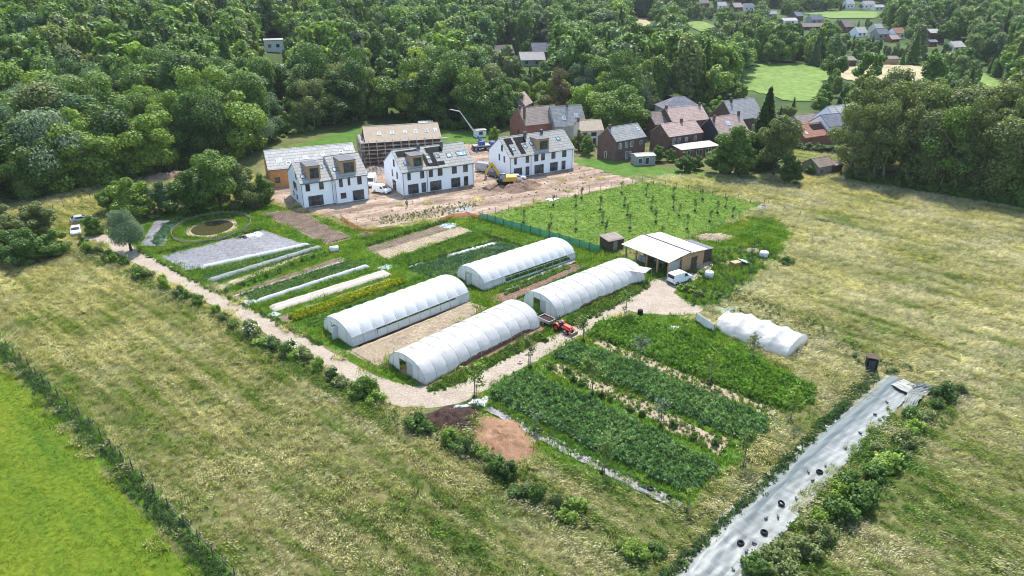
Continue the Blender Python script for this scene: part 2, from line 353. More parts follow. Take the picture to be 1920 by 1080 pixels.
def land_mat():
    m = M['meadow'].copy(); m.name = 'land'; N = m.node_tree.nodes; L = m.node_tree.links; B = N['Principled BSDF']; src = B.inputs['Base Color'].links[0].from_socket
    ln = N.new('ShaderNodeVectorMath'); ln.operation = 'LENGTH'; L.new(N.new('ShaderNodeNewGeometry').outputs['Position'], ln.inputs[0]); mr = N.new('ShaderNodeMapRange'); mr.inputs['From Min'].default_value = 205; mr.inputs['From Max'].default_value = 260; L.new(ln.outputs['Value'], mr.inputs['Value'])
    L.new(mixc(N, L, mr.outputs[0], src, ramp(N, L, noise(N, L, .03, 4), [(.35, (.025, .05, .012)), (.6, (.06, .10, .022)), (.75, (.11, .14, .04))])), B.inputs['Base Color']); return m
M['land'] = land_mat()
def polar_ground():
    Rs = [0, 20, 40, 60, 80, 100, 120, 140, 160, 180] + list(np.arange(200, 1000, 12)) + [1000, 1030, 1070, 1120, 1180, 1260, 1360, 1500, 1700, 2000, 2500, 3200]
    A = np.radians(np.arange(0, 360, 2.0)); V = [(0, 0, 0)]; F = []
    n = len(A)
    for r in Rs[1:]:
        x = r * np.sin(A); y = r * np.cos(A); z = T(x, y); V += list(zip(x, y, z))
    for i in range(n): F.append((0, 1 + (i + 1) % n, 1 + i))
    for k in range(len(Rs) - 2):
        a = 1 + k * n; b = a + n
        for i in range(n): F.append((a + i, a + (i + 1) % n, b + (i + 1) % n, b + i))
    me = bpy.data.meshes.new('ground'); me.from_pydata(V, [], F); me.update()
    me.polygons.foreach_set('use_smooth', [True] * len(F))
    return tag(link('ground', me, M['land']), None, None, None, 'structure')
polar_ground()

def chaikin(P, k=1):
    for _ in range(k):
        Q = []
        for i in range(len(P)):
            a = P[i]; b = P[(i + 1) % len(P)]
            Q += [(a[0] * .75 + b[0] * .25, a[1] * .75 + b[1] * .25), (a[0] * .25 + b[0] * .75, a[1] * .25 + b[1] * .75)]
        P = Q
    return P
def rough_edge(P, step=1.2, amp=.2):
    Q = []
    for i in range(len(P)):
        a = P[i]; b = P[(i + 1) % len(P)]; d = math.hypot(b[0] - a[0], b[1] - a[1]); n = max(1, int(d / step))
        for k in range(n):
            t = k / n; Q.append((a[0] + (b[0] - a[0]) * t + random.uniform(-amp, amp), a[1] + (b[1] - a[1]) * t + random.uniform(-amp, amp)))
    return Q
ZONES = {}
def sheet(name, pts, z, mat, smooth=0, amp=.2, world=False, kind='structure', label=None, cat=None):
    P = list(pts) if world else [G(*p) for p in pts]
    if smooth: P = chaikin(P, smooth)
    ZONES.setdefault(name, []).append(P)
    Q = rough_edge(P, 1.2, amp) if amp else P
    me = bpy.data.meshes.new(name); me.from_pydata([(x, y, float(T(x, y)) + z) for x, y in Q], [], [list(range(len(Q)))]); me.update()
    if me.polygons[0].normal.z < 0: me.flip_normals()
    return tag(link(name, me, mat), label, cat, None, kind)
def drape(name, pts, off, mat, cell=4.0):
    P = [GT(*p) for p in pts]; xs = [p[0] for p in P]; ys = [p[1] for p in P]; ZONES.setdefault(name, []).append(P)
    mb = MB(); idx = {}
    nx = int((max(xs) - min(xs)) / cell) + 2; ny = int((max(ys) - min(ys)) / cell) + 2; x0 = min(xs) - cell / 2; y0 = min(ys) - cell / 2
    V = []; F = []
    def vid(i, j):
        if (i, j) not in idx: idx[i, j] = len(V); x, y = x0 + i * cell, y0 + j * cell; V.append((x, y, float(T(x, y)) + off))
        return idx[i, j]
    for i in range(nx):
        for j in range(ny):
            if inpoly(x0 + (i + .5) * cell, y0 + (j + .5) * cell, P): F.append((vid(i, j), vid(i + 1, j), vid(i + 1, j + 1), vid(i, j + 1)))
    mb.v = V; mb.f = F; mb.m = [0] * len(F); mb.sm = [True] * len(F)
    return tag(mb.build(name, mat), None, None, None, 'structure')
def band(pts, w, world=False):
    """polygon of a strip of width w (or list of widths) along a line"""
    P = list(pts) if world else [G(*p) for p in pts]; Lh = []; Rh = []
    for i, p in enumerate(P):
        a = P[max(0, i - 1)]; b = P[min(len(P) - 1, i + 1)]; d = math.hypot(b[0] - a[0], b[1] - a[1]) or 1
        nx, ny = -(b[1] - a[1]) / d, (b[0] - a[0]) / d; h = (w[i] if hasattr(w, '__len__') else w) / 2
        Lh.append((p[0] + nx * h, p[1] + ny * h)); Rh.append((p[0] - nx * h, p[1] - ny * h))
    return Lh + Rh[::-1]

# lawns and turf
GARDEN = [(180, 440), (255, 415), (330, 395), (480, 375), (560, 395), (680, 440), (905, 400), (1140, 468), (1240, 500), (1215, 545), (1100, 600), (960, 680), (880, 720), (800, 745), (740, 728), (600, 640), (480, 580), (330, 505), (250, 470)]
sheet('turf', GARDEN, .006, M['turf'], 1, .5)
sheet('turf', [(880, 765), (930, 700), (1060, 640), (1180, 585), (1320, 600), (1400, 650), (1540, 735), (1440, 800), (1380, 880), (1290, 960), (1130, 900), (960, 830)], .006, M['turf'], 1, .6)
sheet('turf', [(1215, 505), (1300, 470), (1300, 440), (1440, 400), (1500, 450), (1380, 545), (1330, 585), (1290, 570), (1262, 545)], .008, M['turf'], 1, .8)
sheet('lawn', [(904, 406), (1010, 381), (1110, 360), (1205, 341), (1320, 360), (1432, 384), (1380, 412), (1290, 445), (1200, 470), (1145, 470), (1020, 438)], .012, M['lawn'], 0, .3)
FENCE_L = [(-40, 605), (0, 640), (55, 690), (110, 745), (170, 800), (230, 862), (290, 925), (345, 985), (400, 1045), (440, 1085), (520, 1170)]
fw = [G(*p) for p in FENCE_L]
sheet('turf_field', [(x - 1.6, y - 1.4) for x, y in fw] + [(-30, 12), (-110, 12), (-110, 95)], .012, M['lime_turf'], 0, .3, True)
sheet('bank', [(x + .2, y + .2) for x, y in fw] + [(x - 1.3, y - 1.1) for x, y in fw[::-1]], .018, M['turf'], 0, .35, True)
# building site, tracks, yard
sheet('site_ground', [(500, 372), (540, 388), (590, 400), (632, 408), (668, 428), (715, 428), (800, 412), (900, 404), (1000, 382), (1110, 361), (1198, 343), (1192, 335), (1125, 318), (1078, 306), (1050, 295), (1000, 270), (930, 262), (880, 268), (820, 285), (680, 300), (600, 330), (510, 340)], .010, M['site_soil'], 1, .7)
TRACK = [(150, 446), (190, 446), (215, 455), (250, 479), (300, 502), (400, 559), (500, 610), (560, 641), (640, 689), (700, 722), (745, 742), (800, 748), (850, 742), (890, 722), (960, 684), (1040, 642), (1110, 604), (1180, 566), (1225, 545)]
TRW = [4, 4, 3.6, 3.4, 3.2, 3.0, 3.0, 3.0, 3.1, 3.4, 4.4, 5.2, 4.6, 3.6, 3.2, 3.2, 3.2, 3.6, 5]
def ribbon(name, line, ws, z, mat, kind='structure', step=.8, amp=.15):
    P = [Vector(G(*p)) for p in line]; seg = np.cumsum([0] + [(P[i + 1] - P[i]).length for i in range(len(P) - 1)]); X = np.array([p.x for p in P]); Y = np.array([p.y for p in P])
    s = np.arange(0, seg[-1], step); k = np.ones(9) / 9
    def smo(a): a = np.interp(s, seg, a); return np.convolve(np.pad(a, 4, 'edge'), k, 'valid')
    x, y, w_ = smo(X), smo(Y), smo(ws); dx, dy = np.gradient(x), np.gradient(y); d = np.hypot(dx, dy); nx, ny = -dy / d, dx / d; V = []; F = []
    for i in range(len(s)):
        for j in range(7):
            o = (j / 6 - .5) * w_[i] + (random.uniform(-amp, amp) if j in (0, 6) else 0); V.append((x[i] + nx[i] * o, y[i] + ny[i] * o, z))
    for i in range(len(s) - 1):
        for j in range(6): F.append((i * 7 + j, i * 7 + 7 + j, i * 7 + 8 + j, i * 7 + 1 + j))
    me = bpy.data.meshes.new(name); me.from_pydata(V, [], F); me.update()
    if me.polygons[0].normal.z < 0: me.flip_normals()
    L_ = [(x[i] + nx[i] * w_[i] / 2, y[i] + ny[i] * w_[i] / 2) for i in range(len(s))]; R_ = [(x[i] - nx[i] * w_[i] / 2, y[i] - ny[i] * w_[i] / 2) for i in range(len(s))]
    for i in range(0, len(s) - 1, 6): e = min(i + 6, len(s) - 1); ZONES.setdefault(name, []).append(L_[i:e + 1] + R_[i:e + 1][::-1])
    return tag(link(name, me, mat), None, None, None, kind)
ribbon('track', TRACK, TRW, .03, M['gravel'])
sheet('yard', [(1165, 572), (1205, 545), (1222, 524), (1262, 518), (1330, 500), (1338, 508), (1290, 532), (1266, 542), (1268, 553), (1292, 569), (1328, 578), (1296, 592), (1235, 590), (1190, 588)], .027, M['gravel'], 1, .15)
sheet('yard', [(1300, 500), (1330, 488), (1345, 495), (1318, 512)], .025, M['gravel'], 1, .15)
sheet('field_strip', [(75, 388), (110, 376), (200, 352), (270, 344), (285, 330), (350, 322), (345, 345), (250, 372), (150, 400), (90, 412)], .012, M['meadow'], 1, .5)
drape('rear_meadow', [(520, 282), (600, 262), (660, 243), (720, 232), (790, 244), (850, 250), (930, 247), (940, 262), (840, 275), (680, 262), (600, 290)], .10, M['turf'], 2.5)
drape('garden_lawn', [(1478, 282), (1500, 278), (1590, 286), (1575, 305), (1530, 307), (1480, 295)], .08, M['lawn'], 2)
drape('garden_lawn', [(1075, 305), (1110, 296), (1200, 312), (1330, 325), (1420, 330), (1480, 345), (1440, 352), (1330, 345), (1200, 338), (1130, 322)], .05, M['turf'], 2)
# far fields
drape('far_field', [(1388, 165), (1392, 132), (1420, 122), (1500, 119), (1560, 133), (1552, 165), (1520, 190), (1480, 192), (1430, 178)], .3, M['far_green'], 2.0)
drape('far_stubble', [(1562, 146), (1578, 128), (1640, 122), (1760, 126), (1800, 134), (1780, 158), (1640, 160)], .3, M['far_straw'], 2.0)
drape('far_field', [(1760, 142), (1800, 128), (1850, 140), (1905, 175), (1890, 190), (1830, 175)], .3, M['far_green'], 2.0)
drape('far_field', [(1505, 27), (1565, 22), (1650, 22), (1645, 34), (1560, 36)], .5, M['far_green'], 8)
drape('far_field', [(1283, 44), (1320, 40), (1345, 50), (1310, 62)], 0.5, M['far_green'], 5)
drape('far_stubble', [(1188, 36), (1212, 34), (1222, 48), (1200, 52)], 0.5, M['far_straw'], 4)
# beds of the market garden
def bed(name, pts, mat, z=.014, amp=.18): return sheet(name, pts, z, mat, 0, amp)
bed('soil', [(488, 401), (556, 391), (662, 447), (614, 460)], M['soil'])
bed('soil', [(685, 466), (838, 418), (862, 424), (700, 474)], M['soil'])
bed('soil', [(700, 475), (862, 425), (886, 434), (726, 486)], M['soil_straw'])
bed('soil', [(428, 552), (636, 482), (652, 488), (442, 561)], M['soil'])
bed('soil', [(520, 594), (735, 520), (752, 526), (540, 606)], M['soil'])
bed('soil', [(650, 657), (880, 566), (915, 578), (702, 688)], M['soil_straw'])
bed('soil', [(915, 560), (1075, 494), (1100, 500), (946, 572)], M['soil_red'])
bed('soil', [(398, 540), (598, 464), (602, 467), (408, 546)], M['soil_straw'])
bed('soil', [(975, 605), (1200, 520), (1208, 528), (1030, 600)], M['soil_straw'])
bed('soil', [(660, 640), (868, 560), (880, 566), (672, 652)], M['soil'])
bed('soil', [(1014, 684), (1034, 674), (1380, 832), (1350, 850), (1180, 768)], M['soil_straw'], .014, .7)
bed('soil', [(1100, 637), (1118, 632), (1480, 778), (1440, 785)], M['soil_straw'], .014, .4)
bed('soil', [(740, 690), (800, 728), (1030, 615), (1000, 600)], M['soil_red'])
# pond
PC = G(398, 427)
def ell(rx, ry, n=36, rz=.3, wob=.05): return [(PC[0] + rx * math.cos(t) * math.cos(rz) - ry * math.sin(t) * math.sin(rz) + random.uniform(-wob, wob), PC[1] + rx * math.cos(t) * math.sin(rz) + ry * math.sin(t) * math.cos(rz) + random.uniform(-wob, wob)) for t in [2 * math.pi * i / n for i in range(n)]]
m, N, L, B = newmat('pond_water'); B.inputs['Base Color'].default_value = (.055, .052, .022, 1); B.inputs['Roughness'].default_value = .12; M['pond_water'] = m
bb = N.new('ShaderNodeBump'); bb.inputs['Strength'].default_value = .08; L.new(noise(N, L, 2.5), bb.inputs['Height']); L.new(bb.outputs[0], B.inputs['Normal'])
sheet('pond_bank', ell(4.9, 5.9, 36, 0, .25), .016, M['soil_straw'], 0, .15, True)
sheet('pond_water', ell(3.9, 4.7, 36, 0), .024, M['pond_water'], 0, 0, True)

# ------------------------------------------------------------------ buildings
def window(par, P, X, Nn, w, h, frame='frame_dark', glass='glass', mull=0, name='window'):
    """framed window at P (bottom left corner on the wall), X along the wall, Nn outward"""
    X = Vector(X); Nn = Vector(Nn); Z = X.cross(Nn); Z = Vector((0, 0, 1)) if abs(Z.z) > .9 else Z; P = Vector(P); t = .07
    mb = MB(); c = P + X * w / 2 + Z * h / 2
    for s in (-1, 1):
        mb.obox(c + X * s * (w / 2 - t / 2), X, Nn, Z, t / 2, .06, h / 2)
        mb.obox(c + Z * s * (h / 2 - t / 2), X, Nn, Z, w / 2 - t, .058, t / 2)
    for k in range(mull): mb.obox(c + X * (-w / 2 + w * (k + 1) / (mull + 1)), X, Nn, Z, .035, .05, h / 2 - t)
    f = mb.build(name, M[frame], par)
    MB().obox(c, X, Nn, Z, w / 2 - t, .02, h / 2 - t).build('pane', M[glass], f)
    return f
def house(name, label, pos, ang, L, W, eave, ridge, wall, roof, cat='house', fronts=(), lefts=(), rights=(), sky=(), solar=(), dorm=(), chim=(), group=None, frame='frame_dark', wglass='glass', z=None, mull=0, hip=0, flatext=None, over=.18, gutter=None):
    x, y = pos; z0 = float(T(x, y)) if z is None else z
    t = thing(name, label, cat, (x, y, z0), RAD(ang), group)
    hw = W / 2; Ls = math.hypot(hw, ridge - eave); up = Vector((0, hw / Ls, (ridge - eave) / Ls)); nf = Vector((0, -up.z, up.y)); ub = Vector((0, -up.y, up.z)); nb = Vector((0, up.z, up.y))
    mb = MB()
    if hip: mb.box(0, L, 0, W, -1.5, eave)
    else: mb.prism([(0, -1.5), (W, -1.5), (W, eave), (hw, ridge - .02), (0, eave)], 'x', 0, L)
    mb.build('wall', M[wall], t)
    rb = MB()
    if hip:
        o = .35; e = eave - .05; rb.add([(-o, -o, e), (L + o, -o, e), (L + o, W + o, e), (-o, W + o, e), (hip, hw, ridge), (L - hip, hw, ridge)], [(0, 1, 5, 4), (1, 2, 5), (2, 3, 4, 5), (3, 0, 4), (3, 2, 1, 0)])
    else:
        for u_, n_, y_ in ((up, nf, 0), (ub, nb, W)):
            e0 = Vector((L / 2, y_, eave)) - u_ * over; cc = e0 + u_ * ((Ls + over) / 2) + n_ * .10
            rb.obox(cc, (1, 0, 0), u_, n_, L / 2 + .12, (Ls + over) / 2 + .02, .085)
        rb.box(-.13, L + .13, hw - .13, hw + .13, ridge + .08, ridge + .24)
    rf = rb.build('roof', M[roof], t)
    if gutter and not hip:
        g = MB(); g.cyl((-.1, -over * .8 - .08, eave - .08), (L + .1, -over * .8 - .08, eave - .08), .075, n=6); 
        for gx in gutter: g.cyl((gx, -.08, eave - .1), (gx, -.08, 0), .05, n=6)
        g.build('gutter', M['lead'], t)
    for k, (u, zz, w, h) in enumerate(fronts): window(t, (u, -.02, zz), (1, 0, 0), (0, -1, 0), w, h, frame, wglass, mull if w < 1.7 else 2, 'patio_door' if zz < .3 else 'window')
    for v, zz, w, h in lefts: window(t, (-.02, v + w, zz), (0, -1, 0), (-1, 0, 0), w, h, frame, wglass, 0)
    for v, zz, w, h in rights: window(t, (L + .02, v, zz), (0, 1, 0), (1, 0, 0), w, h, frame, wglass, 0)
    slope = lambda u, s: Vector((u, 0, eave)) + up * (Ls * s) + nf * .19
    for u, s, w, h in sky:
        f = MB()
        c = slope(u + w / 2, s) + up * h / 2
        for q in (-1, 1):
            f.obox(c + Vector((q * (w / 2 - .06), 0, 0)), (1, 0, 0), up, nf, .06, h / 2, .09); f.obox(c + up * (q * (h / 2 - .06)), (1, 0, 0), up, nf, w / 2 - .12, .06, .088)
        f = f.build('skylight', M['frame_dark' if wall == 'white_render' else 'white_frame'], rf); MB().obox(c, (1, 0, 0), up, nf, w / 2 - .12, h / 2 - .12, .05).build('pane', M['glass_blue'], f) if False else MB().obox(c, (1, 0, 0), up, nf, w / 2 - .12, h / 2 - .12, .05).build('skylight_pane', M['glass_blue'], rf)
    for u0, u1, s0, s1 in solar:
        p = MB(); n = max(1, round((u1 - u0) / 1.05)); a = slope((u0 + u1) / 2, (s0 + s1) / 2)
        p.obox(a, (1, 0, 0), up, nf, (u1 - u0) / 2, (s1 - s0) * Ls / 2, .06); p.build('solar_panel', M['solar'], rf)
    for u, w, s0, hgt in dorm:
        y0 = hw * s0; zb = eave + (ridge - eave) * s0; zt = zb + hgt; y1 = min(hw, (zt - eave) / (ridge - eave) * hw)
        d = MB(); d.prism([(y0, zb - .2), (y1 + .0, zt - .25), (y1, zt), (y0, zt)], 'x', u, u + w); d = d.build('dormer', M['wood_tan'], t)
        MB().box(u - .1, u + w + .1, y0 - .12, y1 + .05, zt + .003, zt + .16).build('dormer_roof', M['lead'], d)
        fr = window(d, (u + w * .2, y0 - .02, zb + .35), (1, 0, 0), (0, -1, 0), w * .66, hgt - .75, 'frame_dark', 'glass', 1)
    for u, s in chim:
        yy = hw * s; zz = eave + (ridge - eave) * s
        MB().box(u - .3, u + .3, yy - .3, yy + .3, zz - .3, ridge + .9).box(u - .36, u + .36, yy - .36, yy + .36, ridge + .902, ridge + 1.0).build('chimney', M['brick_brown' if wall != 'white_render' else 'lead'], rf)
    return t

GW = 'white new houses on the building site'
hA = G(569, 390)
# left white house: two volumes, the right one higher and set forward
t = house('white_house', 'white rendered new house in two stepped halves with two timber dormers, leftmost of three', hA, 30, 7.3, 11.5, 5.4, 8.7, 'white_render', 'roof_new', group=GW,
    fronts=[(1.0, 3.6, .95, 1.75), (4.0, 3.6, 1.0, 1.75), (1.3, .12, 3.3, 2.3)], lefts=[(3.0, 5.7, .7, 1.6), (4.0, 2.9, 2.6, 1.7), (7.0, 1.0, .8, 1.1), (4.2, .8, .7, 1.1)],
    sky=[(.6, .22, 1.0, 1.1), (5.2, .55, 1.0, 1.2)], dorm=[(1.9, 2.9, .12, 3.0)], gutter=[.1, 6.9])
def half(t0, x0, y0, L, W, eave, ridge, fronts, sky, dorm):
    """second volume of the same house: its pieces are further parts of it"""
    h = house('white_house', 'x', (0, 0), 0, L, W, eave, ridge, 'white_render', 'roof_new', fronts=fronts, sky=sky, dorm=dorm, gutter=[.1, L - .1], z=0)
    for c in list(h.children): c.parent = t0; c.location = (x0, y0, 0)
    bpy.data.objects.remove(h)
half(t, 7.32, -.7, 7.7, 12.0, 5.7, 9.4, [(1.0, 3.7, .8, 1.8), (3.0, 3.8, .55, 1.7), (5.2, 3.7, 1.0, 1.8), (1.1, 1.0, 1.25, 1.3), (3.9, .12, 2.6, 2.35)], [(.5, .3, 1.0, 1.2)], [(1.9, 3.6, .14, 3.0)])
hB = G(757, 367)
house('white_house', 'white rendered new house with one timber dormer among black solar panels, middle of three', hB, 30, 18.5, 12.0, 5.4, 9.3, 'white_render', 'roof_new', group=GW,
    fronts=[(1.2, 3.5, .8, 1.75), (4.4, 3.5, 1.0, 1.75), (6.6, 3.5, 1.0, 1.7), (8.9, 3.5, 1.2, 1.7), (12.6, 3.5, 1.25, 1.7), (15.6, 3.5, 1.2, 1.7), (1.2, .12, 2.6, 2.3), (4.6, .12, 1.1, 2.3), (6.8, .12, 2.9, 2.3), (12.3, .12, 2.4, 2.3), (15.7, .12, 1.1, 2.3)],
    lefts=[(4.6, 5.8, .8, 1.7), (3.0, 3.2, .7, 1.6), (6.0, 3.2, .7, 1.6), (4.6, .1, 2.0, 2.3)],
    sky=[(1.3, .28, 1.0, 1.1), (7.3, .42, 1.1, 1.2), (9.7, .42, 1.1, 1.2), (12.6, .38, 1.3, 1.4), (15.2, .38, 2.6, 1.4)], solar=[(.6, 5.9, .66, .92), (6.4, 7.3, .12, .68), (8.0, 12.2, .68, .92), (8.3, 9.5, .08, .66), (7.0, 8.3, .10, .22), (9.6, 11.2, .1, .26)], dorm=[(2.7, 3.0, .15, 2.7)], chim=[(6.6, .93), (12.4, .86)], gutter=[.1, 6.1, 18.2])
hC = G(956, 335)
house('white_house', 'white rendered new house behind the yellow excavator, rightmost of three', hC, 31.5, 19.8, 10.4, 5.3, 9.2, 'white_render', 'roof_new', group=GW,
    fronts=[(1.3, 3.4, .7, 1.75), (4.7, 3.4, 1.0, 1.75), (7.3, 3.4, 1.2, 1.7), (9.4, 3.4, 1.1, 1.7), (12.6, 3.4, 1.2, 1.7), (16.0, 3.4, 1.3, 1.7), (1.2, .12, 2.4, 2.3), (4.7, .12, 1.1, 2.3), (7.4, .12, 2.8, 2.3), (12.2, .12, 2.4, 2.3), (15.9, .12, 1.2, 2.3)],
    lefts=[(3.4, 6.2, .7, 1.6), (2.4, 3.6, .55, 1.6), (4.8, 3.6, .6, 1.7)],
    sky=[(1.6, .28, 1.0, 1.1), (5.3, .34, 1.0, 1.1), (7.5, .42, 1.0, 1.2), (16.0, .48, 1.1, 1.2)], solar=[(.9, 3.0, .62, .92), (.9, 1.5, .08, .62), (3.7, 6.8, .62, .92), (3.6, 5.0, .08, .62)], dorm=[(8.6, 3.6, .12, 2.9)], chim=[(7.2, .85), (12.6, .93)], gutter=[.1, 6.3, 19.2])
# long low house with pale roof, behind the left white house
p0 = G(508, 352)
house('long_house', 'long low house with pale grey roof behind the leftmost white house', p0, 23, 21.5, 12, 4.3, 7.6, 'wood_orange', 'roof_light', 'house',
    fronts=[(1.2, 1.0, 1.2, 1.4)], lefts=[(4, .2, 1.1, 2.1)], sky=[(2.2, .3, 1.3, 1.3), (4.4, .15, 1.1, 1.1), (8.6, .35, 1.2, 1.2), (13.0, .45, 1.0, 1.0), (16.0, .3, 1.0, 1.0), (17.6, .5, .9, .9), (19.2, .62, .9, 1.1), (20.4, .62, .7, 1.1)], gutter=[.1])
# timber framed shell in scaffolding
p1 = G(689, 309)
sh = house('unfinished_house', 'unfinished brick house with bare plywood roof wrapped in scaffolding', p1, 17, 20.5, 9.0, 6.0, 9.2, 'wood_dark', 'roof_wood', 'house', fronts=[(3, 3.4, 1.2, 1.5), (8, 3.4, 1.2, 1.5), (13, 3.4, 1.2, 1.5), (18, 3.4, 1.2, 1.5)], sky=[(3.5, .4, .9, 1.1), (7, .4, .9, 1.1), (10.5, .4, .9, 1.1), (13.5, .4, .9, 1.1), (16.5, .4, .9, 1.1), (19, .4, .8, 1.1)])
sc = thing('scaffolding', 'grey tube scaffolding with plank decks around the plywood-roofed shell', 'scaffolding', (p1[0], p1[1], float(T(*p1))), RAD(17))
st = MB(); dk = MB()
for off in (-.5, -1.5):
    for k in range(12): st.cyl((-1.5 + k * 2.16, off, 0), (-1.5 + k * 2.16, off, 6.6), .06, n=5)
    for k in range(6): st.cyl((off, -.5 + k * 2.1, 0), (off, -.5 + k * 2.1, 7.2), .06, n=5)
    for zz in (1.0, 2.0, 3.1, 4.1, 5.1, 6.2): st.cyl((-1.5, off, zz), (22.3, off, zz), .045, n=4); st.cyl((off, -1.5, zz), (off, 10, zz), .045, n=4)
for k in range(0, 12, 2): st.cyl((-1.5 + k * 2.16, -1.5, .2), (-1.5 + (k + 1) * 2.16, -1.5, 4.1), .04, n=4)
st.build('tubes', M['steel'], sc)
for zz in (2.0, 4.1, 6.05): dk.box(-1.6, 22.3, -1.45, -.5, zz + .05, zz + .12); dk.box(-1.45, -.5, -.5, 10, zz + .05, zz + .12)
dk.build('deck', M['wood_grey'], sc)
# brick houses and neighbours on the right
def hp(px, py): return G(px, py)
house('brick_house', 'dark brick house with grey slate roof and white windows beside the small grey hut', hp(1153, 303), 35, 11.2, 7.4, 5.5, 8.5, 'brick_brown', 'roof_grey', frame='white_frame', mull=1,
    fronts=[(1.1, 3.3, 1.0, 1.6), (3.4, 3.3, 1.0, 1.6), (5.4, 3.3, 1.0, 1.6), (9.0, 3.6, .9, 1.0), (3.8, .12, .9, 2.2), (5.1, .5, .8, 1.7)], lefts=[(3.5, .2, .8, 1.9)], sky=[(9.6, .5, .8, .9)], chim=[(.6, .95)], gutter=[.2, 11.9])
house('brick_house', 'dark brick house with a pinkish tiled roof and a lean-to on its front', hp(1251, 292), 30, 12.8, 7.8, 5.3, 8.1, 'brick_brown', 'roof_pink', frame='white_frame', mull=1,
    fronts=[(1.5, 3.2, .9, 1.5), (3.4, 3.2, .9, 1.5), (6.2, 3.3, .9, 1.3), (9.6, 3.3, .9, 1.3)], chim=[(7.6, .95)], gutter=[.1, 13.1])
L1 = G(1253, 293)
le = thing('lean_to', 'low lean-to with pale flat roof on the front of the pinkish roofed house', 'outbuilding', (L1[0], L1[1], float(T(*L1))), RAD(25))
MB().box(1.0, 13.5, -4.4, -.25, -.5, 2.5).build('wall', M['brick_red'], le); MB().add([(.6, -4.8, 2.6), (14, -4.8, 2.6), (14, -.2, 3.15), (.6, -.2, 3.15), (.6, -4.8, 2.72), (14, -4.8, 2.72), (14, -.2, 3.27), (.6, -.2, 3.27)], [(3, 2, 1, 0), (4, 5, 6, 7), (0, 1, 5, 4), (1, 2, 6, 5), (2, 3, 7, 6), (3, 0, 4, 7)]).build('roof', M['concrete'], le)
for u in (3, 6.2, 9.4): window(le, (u, -4.42, .3), (1, 0, 0), (0, -1, 0), 2.0, 1.9, 'white_frame', 'glass', 1)
house('clad_house', 'house with black clad gable and pink tiled roof behind the big garden trees', hp(1345, 284), 32, 12.0, 8.4, 4.9, 8.9, 'dark_clad', 'roof_pink', frame='white_frame', fronts=[(3, 3.2, 1, 1.4), (6.5, 3.2, 1, 1.4), (9, 3.2, 1, 1.4)], sky=[(4.6, .42, 1.6, 1.3)], chim=[(.5, .75), (11.4, .9)], gutter=[.1])
house('grey_roof_house', 'brick house with a large dark grey roof behind the rightmost white house', hp(985, 268), 27, 13.0, 10.5, 5.2, 9.4, 'brick_red', 'roof_brown', chim=[(.6, .96), (.7, .4)], z=0, lefts=[(4, 2, 1, 1.2)])
house('skylight_house', 'grey roofed house with two skylights behind the building site', hp(1040, 265), 20, 10.5, 8.5, 4.4, 9.6, 'grey_wall', 'roof_grey', sky=[(3, .3, 1.1, 1.3), (7.2, .4, 1.2, 1.3)], chim=[(5.6, .95)], z=0)
house('cream_house', 'small cream house with a tan roof next to the big round chestnut', hp(1086, 275), 12, 7.4, 6.4, 4.6, 7.0, 'cream_wall', 'roof_wood', fronts=[(.9, 3.0, 1.5, 1.1), (3.6, 3.0, 1.6, 1.1), (4.2, .2, .9, 2.1)], z=0, sky=[], chim=[(.3, .9)])
house('brick_house', 'brick house with a brown roof directly behind the pinkish roofed brick house', hp(1258, 262), 25, 14.0, 9.0, 5.2, 8.8, 'brick_brown', 'roof_pink', chim=[(.4, .95), (13.2, .95)], fronts=[(3, 3, 1, 1.2)], z=0)
house('annex_house', 'low dark roofed annex left of the rear brick house', hp(1226, 262), 25, 7.0, 8.0, 4.6, 7.6, 'brick_brown', 'roof_brown', z=0, sky=[])
house('slate_house', 'white bungalow with hipped blue slate roof half hidden in the trees', hp(1246, 222), 10, 14, 10, 3.2, 6.6, 'white_render', 'roof_slate', hip=5, fronts=[(1, .8, 1.2, 1.3), (3, .8, 1.2, 1.3)], chim=[])
house('hip_house', 'house with tall dark grey roof behind the black clad gable', hp(1372, 252), 32, 14, 10, 4.4, 9.6, 'brick_brown', 'roof_grey', chim=[(3, .9)])
house('red_roof_house', 'low house with orange red roof carrying solar panels by the garden lawn', hp(1506, 276), 28, 13, 8.5, 2.7, 5.6, 'brick_red', 'roof_red', solar=[(5.2, 10, .45, .9)], sky=[(1.5, .25, .9, .9)], chim=[(.6, .9)], fronts=[(2, .8, 1.2, 1.3)])
house('villa', 'white house with dark slate roof right of the orange roofed house', hp(1549, 268), 24, 9.0, 8.0, 4.8, 7.6, 'white_render', 'roof_slate', fronts=[(1.2, 2.6, 1.2, 1.4), (3.6, 2.6, .8, 1.4), (5.6, 2.6, 1.4, 1.4), (2, .3, 2.2, 1.9)], gutter=[.1])
house('villa', 'pale roofed house peeping out behind the white house with slate roof', hp(1562, 258), 24, 12, 9, 5, 8.8, 'white_render', 'roof_light')
house('low_house', 'low brown roofed house behind the orange roofed house', hp(1500, 252), 24, 14, 8, 2.8, 5.2, 'grey_wall', 'roof_brown')
house('garden_shed', 'grey timber shed with pitched roof at the edge of the meadow beside the tall wood', hp(1532, 331), 30, 6.0, 5.2, 2.3, 3.9, 'wood_grey', 'roof_brown', 'shed', fronts=[(1, .8, .8, .8)])
house('garden_shed', 'small low outbuilding right of the meadow shed', hp(1559, 326), 30, 4.0, 4, 2.0, 2.6, 'brick_brown', 'roof_brown', 'shed')
house('garden_hut', 'small grey flat roofed hut in front of the dark brick house', hp(1192, 311), 14, 5.6, 3.6, 2.4, 2.75, 'grey_wall', 'concrete', 'hut', fronts=[(.6, .5, 1.2, 1.5), (2.6, .2, 1.2, 1.9)], frame='white_frame')
